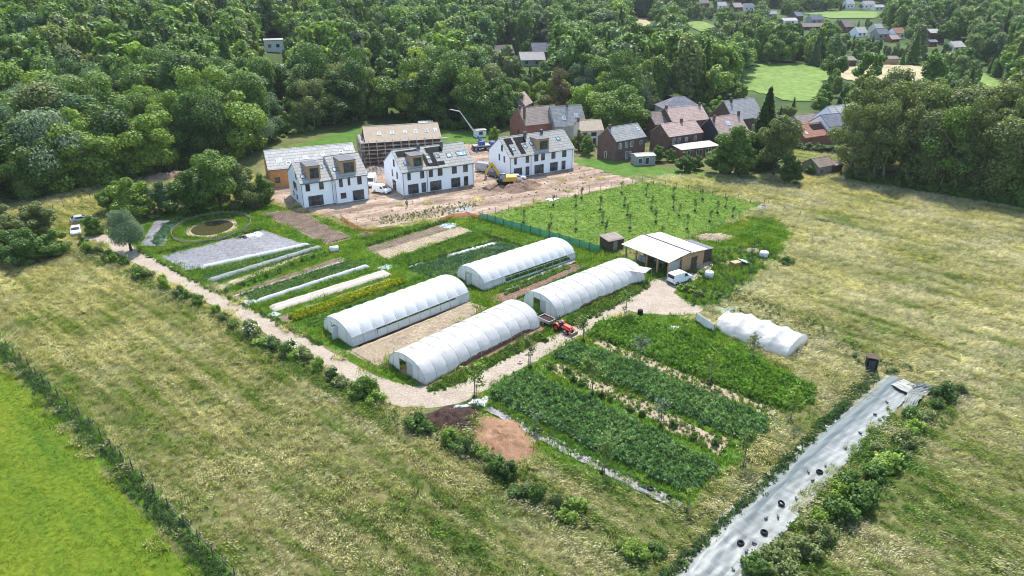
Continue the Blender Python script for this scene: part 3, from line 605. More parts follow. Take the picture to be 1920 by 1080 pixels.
house('red_barn', 'old barn with a dull pinkish roof deep among the trees behind the crane', hp(984, 226), 70, 8, 6, 5, 8.4, 'grey_wall', 'roof_pink', 'barn')
house('blue_hut', 'small pale blue hut at the foot of the wood', hp(787, 250), 15, 4.6, 4, 2.7, 3.2, 'cream_wall', 'roof_light', 'hut', fronts=[(1, .2, 1, 2)])
house('site_cabin', 'white site cabin behind the crane', hp(893, 259), 25, 3.4, 2.2, 2.2, 2.35, 'white_render', 'roof_light', 'cabin', fronts=[(1, .9, 1.2, 1)])
# houses in the woods and in the far village: photo place of the foot, turn, length, width, eave, ridge, wall, roof, label
FARH = [
 (497, 97, 20, 11, 9, 5.5, 6.2, 'white_render', 'roof_light', 'white flat roofed villa alone high in the left wood'),
 (487, 142, 10, 17, 10, 3.0, 4.2, 'white_render', 'roof_light', 'long low pale roof below the white villa in the left wood'),
 (703, 117, 40, 15, 9, 4, 9, 'white_render', 'roof_light', 'whitewashed house with pale roof half sunk in trees left of the wood centre'),
 (930, 114, 22, 13, 9, 4, 8.5, 'brick_brown', 'roof_brown', 'left grey brown roof of the three houses in the wood clearing'),
 (976, 125, 10, 16, 11, 3.5, 7.5, 'grey_wall', 'roof_light', 'nearest pale roof of the three houses in the wood clearing'),
 (999, 116, 14, 18, 11, 5.5, 10.5, 'brick_brown', 'roof_slate', 'tallest brick house of the three in the wood clearing'),
 (1468, 47, 14, 18, 10, 4, 6.5, 'white_render', 'roof_light', 'long white roofed house at the left end of the far village'),
 (1492, 40, 30, 12, 10, 5, 9, 'brick_brown', 'roof_slate', 'dark roofed village house behind the long white one'),
 (1504, 57, 5, 24, 9, 3.2, 6.2, 'brick_brown', 'roof_brown', 'long low brown village house'),
 (1520, 46, 15, 16, 10, 4.5, 9, 'grey_wall', 'roof_slate', 'village house with double slate gables'),
 (1582, 62, 30, 14, 12, 5, 11, 'brick_brown', 'roof_brown', 'big brown gabled village house left of the pale roofs'),
 (1607, 70, 25, 13, 10, 3.5, 8, 'white_render', 'roof_light', 'pale village roof between two dark trees'),
 (1645, 75, 18, 13, 10, 4.5, 8.5, 'grey_wall', 'roof_slate', 'slate roofed village house left of the orange roof'),
 (1640, 63, 20, 10, 9, 4.5, 8, 'cream_wall', 'roof_grey', 'grey green village roof behind the slate one'),
 (1677, 74, 20, 12, 10, 5, 9, 'white_render', 'roof_red', 'white village house with the bright orange roof'),
 (1670, 80, 20, 10, 8, 2.6, 5.6, 'brick_red', 'roof_pink', 'low pink roofed annex below the orange roof'),
 (1740, 81, 12, 16, 10, 7.5, 10.5, 'brick_brown', 'roof_light', 'tall brick village house with pale roof'),
 (1741, 88, 12, 8, 6, 3.5, 5.0, 'brick_red', 'roof_slate', 'small dark annex below the tall brick village house'),
 (1787, 96, 20, 13, 11, 2.6, 6.4, 'white_render', 'roof_light', 'white tent shaped roof right of the tall brick house'),
 (1872, 84, 10, 12, 8, 3, 5, 'white_render', 'roof_light', 'white roof at the far right of the village'),
 (1312, 14, 20, 16, 11, 5, 10, 'brick_brown', 'roof_brown', 'brown roof at the upper left of the farthest hamlet'),
 (1346, 17, 15, 14, 10, 4, 8.5, 'white_render', 'roof_light', 'white house leftmost in the farthest hamlet'),
 (1376, 22, 25, 15, 11, 5, 10, 'brick_brown', 'roof_pink', 'pink roof in the middle of the farthest hamlet'),
 (1395, 21, 10, 14, 10, 5, 9, 'white_render', 'roof_slate', 'white gabled house right of the pink roof in the farthest hamlet'),
 (1440, 32, 10, 12, 8, 3, 6.5, 'grey_wall', 'roof_light', 'pale roof standing apart right of the farthest hamlet'),
 (1586, 17, 15, 14, 10, 6, 11, 'white_render', 'roof_light', 'white house left on the distant green'),
 (1619, 17, 12, 18, 10, 5.5, 10, 'white_render', 'roof_light', 'longest white house on the distant green'),
 (1640, 20, 12, 15, 9, 4, 7, 'white_render', 'roof_light', 'low white house right on the distant green'),
]
HOUSE_GUARD = []
for px, py, a, L, Wd, e, r, w, rf, lab in FARH:
    p = GT(px, py)
    k = .72 if px > 1200 else .85
    L, Wd, e, r = L * k, Wd * k, e * (k + .1), r * (k + .05)
    house('village_house' if px > 1200 else 'forest_house', lab, p, a, L, Wd, e, r, w, rf, fronts=[(L * .18, e * .35, 1.6, 1.5), (L * .6, e * .35, 1.6, 1.5)], over=.5)
    HOUSE_GUARD.append((p[0], p[1], L, r))
p = GT(1562, 126); house('field_barn', 'dark open barn beside the far green field', p, 10, 13, 8, 3.0, 4.6, 'wood_dark', 'roof_brown', 'barn'); HOUSE_GUARD.append((p[0], p[1], 22, 6))
p = GT(1636, 122); house('field_barn', 'long brown shed at the back of the straw coloured field', p, 0, 13, 5, 3.0, 4.2, 'wood_tan', 'roof_brown', 'barn'); HOUSE_GUARD.append((p[0], p[1], 20, 5))

# ------------------------------------------------------------------ polytunnels
def wob(x, y, s=1.0): return math.sin(x * 1.7 * s + 1.3 * math.sin(y * 2.1 * s)) * .5 + math.sin(x * 3.9 * s + y * 2.7 * s + 1) * .3 + math.sin(y * 5.1 * s - x * 1.1 * s) * .2
def tunnel(label, rf, rb, w, h, hoops, style, film):
    a = G(*rf); b = G(*rb); L = math.hypot(b[0] - a[0], b[1] - a[1]); ang = math.atan2(b[1] - a[1], b[0] - a[0])
    o = (a[0] - math.sin(ang) * w / 2, a[1] + math.cos(ang) * w / 2)
    t = thing('polytunnel', label, 'polytunnel', o, ang, 'white polytunnels of the market garden')
    def arc(th, k=1.0): c = math.cos(th); s = max(0, math.sin(th)); return (-w / 2 * k * math.copysign(abs(c) ** .92, c), h * k * s ** .8)
    nseg = hoops * 8
    def cover(u, v):
        x = u * L; ph = (u * hoops) % 1.0; k = 1 + (.055 if style == 'vent' else .03) * abs(math.sin(math.pi * ph)) ** .55
        th0 = 0.0
        if style == 'vent': th0 = .42
        else:
            lift = sm(.2, .3, u) * (1 - sm(.86, .95, u)) * (.9 if film == 'film_old' else .9); lift *= (.9 + .1 * math.sin(math.pi * u * hoops * .5))
            th0 = float(lift) * .2
        th = th0 + (math.pi - th0) * v
        y, z = arc(th, k)
        if film == 'film_old': n = wob(x * .9, y + z) * .06 - .07 * math.exp(-((ph - .5) / .06) ** 2) - .05 * math.exp(-((ph - .03) / .05) ** 2); y += n * .6 * (-1 if y < 0 else 1) * -1; z += n
        return (x, y, z + .01)
    mb = MB(); mb.smooth = True; mb.grid(cover, nseg, 26); mb.build('cover', M['film_old' if film == 'film_old' else 'film'], t)
    hb = MB()
    for k in range(hoops + 1):
        x = L * k / hoops; x = min(max(x, .05), L - .05); hb.tube([(x, *arc(math.pi * i / 14, 1.006)) for i in range(15)], .04 if 0 < k < hoops else .05, 5)  # hoops sit just outside the film; their grey lines stand in for shaded creases
    hb.cyl((0, 0, h * .985), (L, 0, h * .985), .03, n=5)
    if style == 'vent':
        y1, z1 = arc(.42); hb.cyl((0, y1 * 1.05, z1), (L, y1 * 1.05, z1), .08, n=6)
        y2, z2 = arc(.28); hb.cyl((0, y2 * 1.0, z2), (L, y2, z2), .04, n=5)
    hb.build('hoops', M['hoop'], t)
    def panel(x, y0, y1, zt=None):
        ys = [y0 + (y1 - y0) * i / 10 for i in range(11)]
        top = lambda y: h * max(0, 1 - (abs(y) / (w / 2)) ** (2 / .92)) ** .4 * .985
        return [(x, y0, (zt or .02))] + [(x, y, max(top(y), (zt or .02) + .01)) for y in ys] + [(x, y1, (zt or .02))]
    dl, dr = w * .19, -w * .02
    for nm, x in (('front_wall', .02), ('rear_wall', L - .02)):
        mb = MB(); n = 13
        for p in ([panel(x, dl, w / 2 - .01), panel(x, -w / 2 + .01, dr), panel(x, dr, dl, 1.95)] if nm == 'front_wall' else [panel(x, -w / 2 + .01, w / 2 - .01)]): mb.add(p, [list(range(len(p)))])
        e = mb.build(nm, M['film_clear'], t)
        fr = MB()
        for yy in (-w * .33, dr, dl, w * .36): fr.cyl((x, yy, 0), (x, yy, h * max(0, 1 - (abs(yy) / (w / 2)) ** (2 / .92)) ** .4), .04, n=5)
        fr.cyl((x, -w * .44, 1.95), (x, w * .44, 1.95), .04, n=5); fr.build('frame', M['hoop'], e)
    dz = MB(); dz.box(-.95, -.02, dr - .05, dr + .0, .05, 2.1, 0) if style == 'vent' else dz.box(-.02, .02, dr - 1.2, dr - .02, .05, 2.1)
    dz.build('door', M['film_clear'], t)
    if style == 'vent':
        a0, a1 = (0, .2) if film != 'film_b' else (0, .12)
        def skirt(u0, u1, z0, z1, th):
            y0 = arc(th)[0]; mb = MB(); mb.smooth = True
            mb.grid(lambda u, v: (L * (u0 + (u1 - u0) * u), -w / 2 * 1.0 + (y0 + w / 2) * v - .03 * math.sin(u * 40), z0 + (z1 - z0) * v), 20, 3); return mb.build('side_curtain', M['film_clear'], t)
        e0, e1 = (.2, .88) if film == 'film' else (.22, .94); skirt(0, e0, .02, arc(.42)[1], .56); skirt(e1, 1, .02, arc(.42)[1], .56); 
        skirt(e0, e1, .02, 1.1 if film == 'film' else .35, .25)
        mb = MB(); mb.smooth = True; mb.grid(lambda u, v: (L * u, w / 2 * 1.01 - .02, .02 + .5 * v), 20, 2); mb.build('side_curtain', M['film_clear'], t)
    else:
        mb = MB(); mb.box(.1, L - .1, -w / 2 + .10, -w / 2 + .16, 0, .32).box(.1, L - .1, w / 2 - .16, w / 2 - .1, 0, .32); mb.build('base_board', M['brick_red' if film == 'film_old' else 'wood_tan'], t)
    t['len'] = L; t['wid'] = w; del t['len'], t['wid']
    return t, o, ang, L
TUN = []
TUN.append(tunnel('white polytunnel nearest the bend of the gravel track with rolled-up side', (797, 722), (1012, 612), 7.4, 2.85, 11, 'roll', 'film_old'))
TUN.append(tunnel('white polytunnel behind the red tractor running to the barn', (1043, 598), (1209, 528), 7.4, 2.9, 11, 'roll', 'film_old'))
TUN.append(tunnel('bright white polytunnel nearest the long straight track with open side strip', (661, 651), (881, 563), 7.6, 2.95, 11, 'vent', 'film'))
TUN.append(tunnel('bright white polytunnel farthest from the camera below the green net fence', (909, 546), (1079, 487), 7.6, 2.95, 11, 'vent', 'film_far'))
# the slack one on the right
a = G(1339, 622); b = G(1474, 673); ang = math.atan2(b[1] - a[1], b[0] - a[0]); Lw = math.hypot(b[0] - a[0], b[1] - a[1]); w = 6.6
o = (a[0] - math.sin(ang) * w / 2, a[1] + math.cos(ang) * w / 2)
t = thing('polytunnel', 'short polytunnel under slack creased white film right of the yard', 'polytunnel', o, ang)
def slack(u, v):
    th = math.pi * v; x = Lw * u; k = 1 - .17 * abs(math.sin(math.pi * u * 4)) ** .8; hh = 2.35 * k * (1 - .12 * float(sm(.85, 1, u))) * (.55 + .45 * float(sm(0, .1, u)))
    c = math.cos(th); y = -w / 2 * math.copysign(abs(c) ** .9, c) * (k * .3 + .7) * (.7 + .3 * float(sm(0, .12, u))); z = hh * max(0, math.sin(th)) ** .85
    n = wob(x * 1.5, y * 2) * .09 + .08 * math.sin(v * 26 + u * 9) * math.sin(math.pi * v) * abs(math.sin(math.pi * u * 4)); return (x - .8 * (1 - float(sm(0, .1, u))) * math.sin(th), y, z + n + .01)
mb = MB(); mb.smooth = True; mb.grid(slack, 48, 40); mb.build('cover', M['film_old'], t)
mb = MB(); P = [slack(1, v / 16) for v in range(17)]; mb.add(P, [list(range(17))]); mb.build('end_wall', M['film_old'], t)
mb = MB()
for k in range(5): mb.tube([(Lw * k / 4, *( -w / 2 * .97 * math.cos(math.pi * i / 12), 2.27 * math.sin(math.pi * i / 12) ** .85)) for i in range(13)], .035, 5)
mb.build('hoops', M['hoop'], t)
# loose film panel standing at its left end
c = G(1304, 603); d = G(1338, 623)
fp = thing('film_curtain', 'clear film curtain standing loose at the left end of the slack tunnel', 'film panel', c, math.atan2(d[1] - c[1], d[0] - c[0])); fl = math.hypot(d[0] - c[0], d[1] - c[1])
mb = MB(); mb.smooth = True; mb.grid(lambda u, v: (fl * u, .15 * math.sin(u * 9 + v * 2) * (1 - v), (1.5 - .25 * u) * v), 16, 6); mb.build('film', M['film_clear'], fp, solid=.01)
mb = MB(); mb.cyl((0, 0, 0), (0, 0, 1.6), .04).cyl((fl, 0, 0), (fl, 0, 1.4), .04).cyl((0, 0, 1.55), (fl, 0, 1.3), .03); mb.build('frame', M['hoop'], fp)

# ------------------------------------------------------------------ fleece rows, mulch films, tarps
M['net_white'] = film_mat('net_white', (.6, .62, .6), .3, .8, .25, .4, 3)
_n = M['net_white'].node_tree; _o = _n.nodes['Material Output']; _s = _o.inputs['Surface'].links[0].from_socket; _t = _n.nodes.new('ShaderNodeBsdfTransparent'); _m = _n.nodes.new('ShaderNodeMixShader'); _m.inputs[0].default_value = .5; _n.links.new(_t.outputs[0], _m.inputs[1]); _n.links.new(_s, _m.inputs[2]); _n.links.new(_m.outputs[0], _o.inputs['Surface'])
def fleece(name, label, p0, p1, w, h, mat, cat='row cover', group=None, ribs=0, mid=0):
    a = G(*p0); b = G(*p1); L = math.hypot(b[0] - a[0], b[1] - a[1]); ang = math.atan2(b[1] - a[1], b[0] - a[0]); s = random.random() * 9
    mb = MB(); mb.smooth = True
    def f(u, v):
        x = u * L; e = min(1, u * L / .5, (1 - u) * L / .5); y = (v - .5) * w * (1 + .08 * wob(x * .5 + s, 3)); 
        prof = max(0, math.sin(math.pi * v)) ** .6 * (1 - mid * math.exp(-((v - .5) / .1) ** 2))
        z = h * prof * (.25 + .75 * e) * (1 + .1 * wob(x + s, y)) * (1 + (ribs and .12 * abs(math.sin(math.pi * x / 1.6)))) + .03 * wob(x * 3 + s, y * 5)
        return (x, y, max(.03 if 0 < v < 1 else .0, z))
    mb.grid(f, max(12, int(L / .35)), 12)
    return tag(mb.build(name, M[mat], None, (a[0], a[1], .01), ang), label, cat, group)
fleece('row_cover', 'long white fleece row along the edge of the grey mulch sheet', (376, 503), (580, 459), 1.3, .5, 'fleece')
fleece('row_cover', 'narrow white fleece row ending in a crumpled heap by the track', (482, 566), (690, 499), 1.0, .45, 'fleece')
fleece('row_cover', 'wide cream fleece bed with two humps beside the track', (508, 580), (727, 511), 2.7, .4, 'fleece_pink', mid=.5)
fleece('row_cover', 'short white fleece strip among the blue green cabbages', (836, 480), (930, 456), 1.3, .25, 'fleece')
fleece('row_cover', 'low white cover at the near end of the cabbage plot', (766, 502), (798, 491), .5, .2, 'fleece')
fleece('net_cover', 'thin pale net draped over the staked vegetable row', (392, 528), (602, 464), 1.5, .5, 'net_white', ribs=1)
fleece('plastic_edge', 'thin grey board edging along the brown bed in the left garden', (436, 557), (650, 488), .4, .14, 'concrete', 'edging')
m, N, L_, B = newmat('mulch'); M['mulch'] = m
wv = N.new('ShaderNodeTexBrick'); wv.inputs['Scale'].default_value = .9; wv.inputs['Color1'].default_value = (.14, .138, .148, 1); wv.inputs['Color2'].default_value = (.18, .178, .19, 1); wv.inputs['Mortar'].default_value = (.07, .07, .08, 1); wv.inputs['Mortar Size'].default_value = .035; wv.inputs['Brick Width'].default_value = 1.6; wv.inputs['Row Height'].default_value = .9
tc = N.new('ShaderNodeTexCoord'); ds = N.new('ShaderNodeMixRGB'); nz = N.new('ShaderNodeTexNoise'); nz.inputs['Scale'].default_value = .7; L_.new(tc.outputs['Object'], nz.inputs['Vector']); ds.inputs[0].default_value = .35; L_.new(tc.outputs['Object'], ds.inputs[1]); L_.new(nz.outputs['Color'], ds.inputs[2]); L_.new(ds.outputs[0], wv.inputs['Vector'])
sp = ramp(N, L_, noise(N, L_, 1.6, 6, .75), [(.32, (.3,) * 3), (.5, (1,) * 3), (.72, (1.35,) * 3)])
L_.new(mixc(N, L_, 1.0, wv.outputs['Color'], sp, 'MULTIPLY'), B.inputs['Base Color']); B.inputs['Roughness'].default_value = .45
bb = N.new('ShaderNodeBump'); bb.inputs['Strength'].default_value = .6; bb.inputs['Distance'].default_value = .15; L_.new(noise(N, L_, 2.5, 5), bb.inputs['Height']); L_.new(bb.outputs[0], B.inputs['Normal'])
def tarp(name, label, pts, mat, amp=.1, cat='plastic sheet', cell=.5, zoff=.03, world=False, scale=1.0):
    """sheet of plastic lying on the ground with folds; four corners"""
    P = [Vector((*p, 0)) for p in (pts if world else [G(*q) for q in pts])]; n = max(4, int((P[1] - P[0]).length / cell)); k = max(4, int((P[3] - P[0]).length / cell)); o = P[0].copy()
    mb = MB(); mb.smooth = True
    def f(u, v):
        p = P[0] * (1 - u) * (1 - v) + P[1] * u * (1 - v) + P[2] * u * v + P[3] * (1 - u) * v - o; e = .12 * wob(p.x * 3, p.y * 3)
        if u in (0, 1) or v in (0, 1): p.x += e; p.y += e
        return (p.x, p.y, zoff + amp * (.5 + .5 * wob(p.x * 2 * scale, p.y * 2 * scale)))
    mb.grid(f, n, k); return tag(mb.build(name, M[mat], None, tuple(o)), label, cat)
tarp('weed_mat', 'large grey woven weed mat covering a bed left of the fleece rows', [(302, 481), (352, 508), (574, 460), (494, 432)], 'mulch', .12)
tarp('weed_mat', 'grey weed mat curving round the lavender bed beside the pond', [(262, 462), (312, 462), (318, 408), (290, 414)], 'mulch', .1)
def crumple(name, label, px, r, h, mat, cat, stretch=1.6, rz=.5):
    c = G(*px); s = random.random() * 20; mb = MB(); mb.smooth = True
    def f(u, v):
        t = 2 * math.pi * u; rr = r * v * (1 + .3 * math.sin(3 * t + s) + .2 * math.sin(7 * t + s)); x = rr * math.cos(t) * stretch; y = rr * math.sin(t)
        return (x, y, .02 + h * (1 - v ** 1.5) * (.7 + .3 * math.sin(5 * t + s + v * 4)) + .22 * h * wob(x * 6 / r + s, y * 6 / r))
    mb.grid(f, 30, 10); return tag(mb.build(name, M[mat], None, (c[0], c[1], 0), rz), label, cat)
M['film_blue'] = film_mat('film_blue', (.42, .55, .55), .2, .4, .2, .5, 3); M['film_white'] = film_mat('film_white', (.8, .8, .8), .2, .5, .15, .6, 3)
crumple('plastic_heap', 'crumpled white fleece heap at the track end of the narrow row', (468, 568), 1.0, .5, 'fleece', 'plastic heap')
crumple('plastic_heap', 'crumpled blue grey film at the far end of the cream bed', (722, 502), .9, .45, 'film_blue', 'plastic heap')
crumple('plastic_heap', 'crumpled blue grey film at the near end of the cream bed', (512, 590), .7, .3, 'film_blue', 'plastic heap')
crumple('plastic_heap', 'grey and white rolled film at the back edge of the weed mat', (478, 441), 1.3, .5, 'film_white', 'plastic heap')
crumple('plastic_heap', 'black plastic bundle beside the rolled film on the weed mat', (456, 446), .8, .4, 'black_plastic', 'plastic heap')
crumple('plastic_heap', 'blue green film thrown on the dark compost heap', (853, 771), .95, .6, 'film_blue', 'plastic heap')
crumple('plastic_heap', 'grey white film pile in the grass near the slack tunnel', (1254, 617), 1.0, .45, 'film_white', 'plastic heap')
crumple('plastic_heap', 'grey film bundle behind the slack tunnel', (1362, 584), 1.4, .5, 'film_blue', 'plastic heap')
crumple('plastic_heap', 'grey film heap at the end of the straw plot', (842, 424), 1.2, .6, 'film_blue', 'plastic heap')
crumple('plastic_heap', 'black and white plastic scraps beside the young tree at the bend', (905, 752), .9, .3, 'film_white', 'plastic heap')
crumple('plastic_heap', 'white sheet on the building site beside the sapling fence', (1036, 374), .9, .2, 'film_white', 'plastic heap')
crumple('plastic_heap', 'pale green sheeting on the building site left of the excavator', (916, 312), 2.2, .5, 'film_blue', 'plastic heap')
crumple('plastic_heap', 'grey sheets lying on the weedy strip of the building site', (868, 392), 1.7, .15, 'mulch', 'plastic heap')
# film strips
def strip(name, label, line, w, mat, amp, zoff=.04, cat='plastic strip', prof=None):
    P = [Vector((*G(*p), 0)) for p in line]; o = P[0].copy(); mb = MB(); mb.smooth = True
    seg = [0]
    for i in range(1, len(P)): seg.append(seg[-1] + (P[i] - P[i - 1]).length)
    T_ = seg[-1]
    def at(s):
        for i in range(1, len(P)):
            if s <= seg[i] or i == len(P) - 1:
                d = (P[i] - P[i - 1]); return P[i - 1] + d * ((s - seg[i - 1]) / d.length), d.normalized()
    def wd(u): return w if not hasattr(w, '__len__') else float(np.interp(u, np.linspace(0, 1, len(w)), w))
    def f(u, v):
        p, d = at(u * T_); n = Vector((-d.y, d.x, 0)); q = p + n * ((v - .5) * wd(u) + (.1 * wob(u * T_ * 2, 1) if v in (0, 1) else 0)) - o
        return (q.x, q.y, zoff + amp * (.5 + .5 * wob(u * T_ * .5, v * 17) * (1 + (u > .75) * 1.2)) + (prof(u, v) if prof else 0))
    mb.grid(f, max(10, int(T_ / .35)), 28); return tag(mb.build(name, M[mat], None, tuple(o)), label, cat)
m, N, L_, B = newmat('silage_film'); M['silage_film'] = m
fa = RAD(-57)
f1 = noise(N, L_, .8, 6, .65, None, (1, .12, 1, fa)); f2 = noise(N, L_, .35, 4, .55)
L_.new(mixc(N, L_, ramp(N, L_, f2, [(.4, (0, 0, 0)), (.6, (1, 1, 1))]), ramp(N, L_, f1, [(.3, (.13, .148, .139)), (.6, (.19, .208, .198))]), ramp(N, L_, f1, [(.36, (.105, .117, .11)), (.62, (.225, .24, .228))])), B.inputs['Base Color']); B.inputs['Roughness'].default_value = .5
bb = N.new('ShaderNodeBump'); bb.inputs['Strength'].default_value = .7; bb.inputs['Distance'].default_value = .12; L_.new(noise(N, L_, 1.3, 6, .7, None, (1, .1, 1, fa)), bb.inputs['Height']); L_.new(bb.outputs[0], B.inputs['Normal'])
SIL = [(1690, 716), (1610, 790), (1500, 892), (1398, 997), (1334, 1080), (1262, 1170)]; SILW = [3.8, 4.2, 4.8, 5.1, 5.4, 5.8]
strip('silage_sheet', 'long grey white silage sheet stretched over the ground in the lower right', SIL, SILW, 'silage_film', .13, .05, prof=lambda u, v: .4 * math.exp(-((v - .3) / .2) ** 2))
M['silage_taut'] = plain('silage_taut', (.105, .128, .122), .4, 0, .08, .4)
sil = bpy.data.objects['silage_sheet']; sil.data.materials.append(M['silage_taut'])
for p_ in sil.data.polygons:
    v_ = p_.index % 28
    if 4 <= v_ < 12 and p_.index // 28 < len(sil.data.polygons) / 28 * .72: p_.material_index = 1
strip('silage_tail', 'crumpled loose end of the silage sheet by the dark bush', [(1680, 722), (1712, 738), (1743, 728)], [2.6, 2.6, 1.6], 'silage_film', .5, .2)
strip('silage_tail', 'trailing tip of the silage sheet hanging into the grass', [(1718, 735), (1705, 762), (1694, 786)], [1.8, 1.4, .8], 'silage_film', .45, .2)
strip('mulch_film', 'narrow grey mulch film strip weighed down with tyres below the crops', [(916, 766), (985, 800), (1065, 845), (1160, 893), (1275, 951)], [1.2, 1.5, 1.4, 1.4, 1.4], 'mulch', .12)
strip('mulch_film', 'grey film strip beside the red brown bed between the two tunnels', [(948, 545), (1010, 518), (1076, 491)], [.8, .9, 1.3], 'mulch', .2)

# ------------------------------------------------------------------ farm buildings
A = G(1251, 520); B_ = G(1172, 487); Cc = G(1307, 494)
ux = Vector((B_[0] - A[0], B_[1] - A[1], 0)); LBARN = Lb = ux.length; angb = math.atan2(-ux.y, -ux.x)          # x runs from the far left post to the near right post
barn = thing('barn', 'open fronted timber barn with pale two part roof beside the white van', 'barn', B_, angb)
Db = 9.4
mb = MB()
for k in range(5): mb.box(Lb * k / 4 - .13, Lb * k / 4 + .13, 0, .26, 0, 2.75); mb.box(Lb * k / 4 - .1, Lb * k / 4 + .1, .3, Db - .2, 2.55, 2.75)
mb.box(-.2, Lb + .2, .02, .24, 2.752, 2.95); mb.build('frame', M['wood_tan'], barn)
MB().prism([(3.6, 0), (Db, 0), (Db, 2.9), (5.0, 3.35), (3.6, 3.1)], 'x', Lb - .12, Lb + .02).box(0, Lb - .13, Db - .12, Db, 0, 2.85).box(-.02, .1, 4.8, Db - .13, 0, 2.9).build('wall', M['wood_tan'], barn)
MB().prism([(.4, 0), (3.58, 0), (3.58, 3.0), (.4, 2.75)], 'x', Lb - .5, Lb - .42).box(0.2, Lb - .5, 4.9, 5.0, 0, 3.0).build('inner_wall', M['film_clear'], barn)
d = MB().box(Lb + .03, Lb + .07, 6.0, 7.6, .05, 2.2).build('door', M['wood_dark'], barn); MB().box(Lb + .075, Lb + .12, 7.35, 7.45, 1.0, 1.2).build('handle', M['steel'], d)
m, N, L, Bb = newmat('sheet_roof'); M['sheet_roof'] = m
tc = N.new('ShaderNodeTexCoord'); wv = N.new('ShaderNodeTexWave'); wv.bands_direction = 'X'; wv.inputs['Scale'].default_value = 1.3; L.new(tc.outputs['Object'], wv.inputs['Vector'])
L.new(mixc(N, L, 1.0, ramp(N, L, wv.outputs['Fac'], [(0, (.4, .39, .375)), (.25, (.5, .49, .475))]), ramp(N, L, noise(N, L, .8, 5), [(.3, (.85,) * 3), (.7, (1.1,) * 3)]), 'MULTIPLY'), Bb.inputs['Base Color']); Bb.inputs['Roughness'].default_value = .6
def slab(P, th): return MB().add([tuple(p) for p in P] + [(p[0], p[1], p[2] + th) for p in P], [(3, 2, 1, 0), (4, 5, 6, 7), (0, 1, 5, 4), (1, 2, 6, 5), (2, 3, 7, 6), (3, 0, 4, 7)])
slab([(-.6, -.6, 2.92), (Lb + .5, -.6, 2.92), (Lb + .5, 5.0, 3.55), (-.6, 5.0, 3.55)], .09).build('front_roof', M['sheet_roof'], barn)
slab([(-.5, 5.02, 3.44), (Lb + .5, 5.02, 3.44), (Lb + .5, Db + .3, 3.02), (-.5, Db + .3, 3.02)], .09).build('rear_roof', M['sheet_roof'], barn)
MB().box(-.7, Lb + .6, 4.9, 5.14, 3.66, 3.74).build('ridge', M['lead'], barn)
sh = thing('shed', 'grey roofed lean-to behind the barn', 'shed', (B_[0] - math.sin(angb) * (Db + .4) + math.cos(angb) * 4.5, B_[1] + math.cos(angb) * (Db + .4) + math.sin(angb) * 4.5), angb)
MB().box(0, 5, 0, 2.6, 0, 2.2).build('wall', M['wood_dark'], sh); slab([(-.2, -.3, 2.5), (5.2, -.3, 2.5), (5.2, 2.9, 2.25), (-.2, 2.9, 2.25)], .08).build('roof', M['roof_slate'], sh)
# things under the roof
def inb(x, y): return (B_[0] + math.cos(angb) * x - math.sin(angb) * y, B_[1] + math.sin(angb) * x + math.cos(angb) * y, 0)
ct = thing('crate_stack', 'stacked pale crates under the far left end of the barn roof', 'crates', inb(1.6, 1.6), angb)
for i, (x, y, z) in enumerate([(0, 0, 0), (.9, .1, 0), (0, 0, .52), (.9, .1, .52), (.4, .8, 0)]): MB().box(x, x + .8, y, y + .6, z + .01, z + .5).build('crate', M['fleece'], ct)
wb = thing('workbench', 'pale workbench under the barn roof', 'workbench', inb(4.6, 2.4), angb)
MB().box(0, 2.2, 0, .9, .82, .9).build('top', M['concrete'], wb)
for x in (.1, 2.0): MB().box(x, x + .1, .05, .85, 0, .815).build('leg', M['wood_grey'], wb)
# white awning between tunnel and barn
aw = thing('awning', 'white sheet awning slung between the second tunnel and the barn', 'awning', (0, 0, 0))
aP = [G(1155, 492, 2.6), G(1222, 503, 2.3), G(1210, 512, 2.3), G(1148, 503, 2.6)]
mb = MB(); mb.smooth = True; mb.grid(lambda u, v: ((aP[0][0] * (1 - u) + aP[1][0] * u) * (1 - v) + (aP[3][0] * (1 - u) + aP[2][0] * u) * v, (aP[0][1] * (1 - u) + aP[1][1] * u) * (1 - v) + (aP[3][1] * (1 - u) + aP[2][1] * u) * v, 2.6 - .3 * u - .18 * math.sin(math.pi * u) * math.sin(math.pi * v)), 14, 10); mb.build('sheet', M['film'], aw, solid=.015)
for p, zz in zip(aP, (2.6, 2.3, 2.3, 2.6)): MB().cyl((p[0], p[1], 0), (p[0], p[1], zz), .05).build('post', M['wood_grey'], aw)
# small shed by the net fence
p = G(1141, 472); sd = thing('shed', 'small flat roofed brown shed at the end of the green net fence', 'shed', p, RAD(28))
MB().box(0, 3.4, 0, 3.0, 0, 2.0).build('wall', M['wood_dark'], sd); slab([(-.2, -.2, 2.0), (3.6, -.2, 2.0), (3.6, 3.2, 2.22), (-.2, 3.2, 2.22)], .1).build('roof', M['roof_brown'], sd); MB().box(1.0, 1.9, -.05, -.01, .05, 1.85).build('door', M['wood_grey'], sd)
# black box in the meadow
p = G(1631, 693); bx = thing('compost_toilet', 'black upright cabin with slanted lid standing alone in the meadow above the silage sheet', 'cabin', p, RAD(-18))
MB().box(-.65, .65, -.6, .6, 0, 1.85).build('wall', M['black_plastic'], bx, bevel=.03); slab([(-.78, -.8, 2.05), (.5, -.8, 2.0), (.5, .75, 1.9), (-.78, .75, 1.95)], .07).build('roof', M['wood_dark'], bx); MB().box(-.4, .35, -.66, -.61, .1, 1.7).build('door', M['frame_dark'], bx); MB().box(.66, .72, -.45, .55, .05, 1.75).build('side_panel', M['lead'], bx)
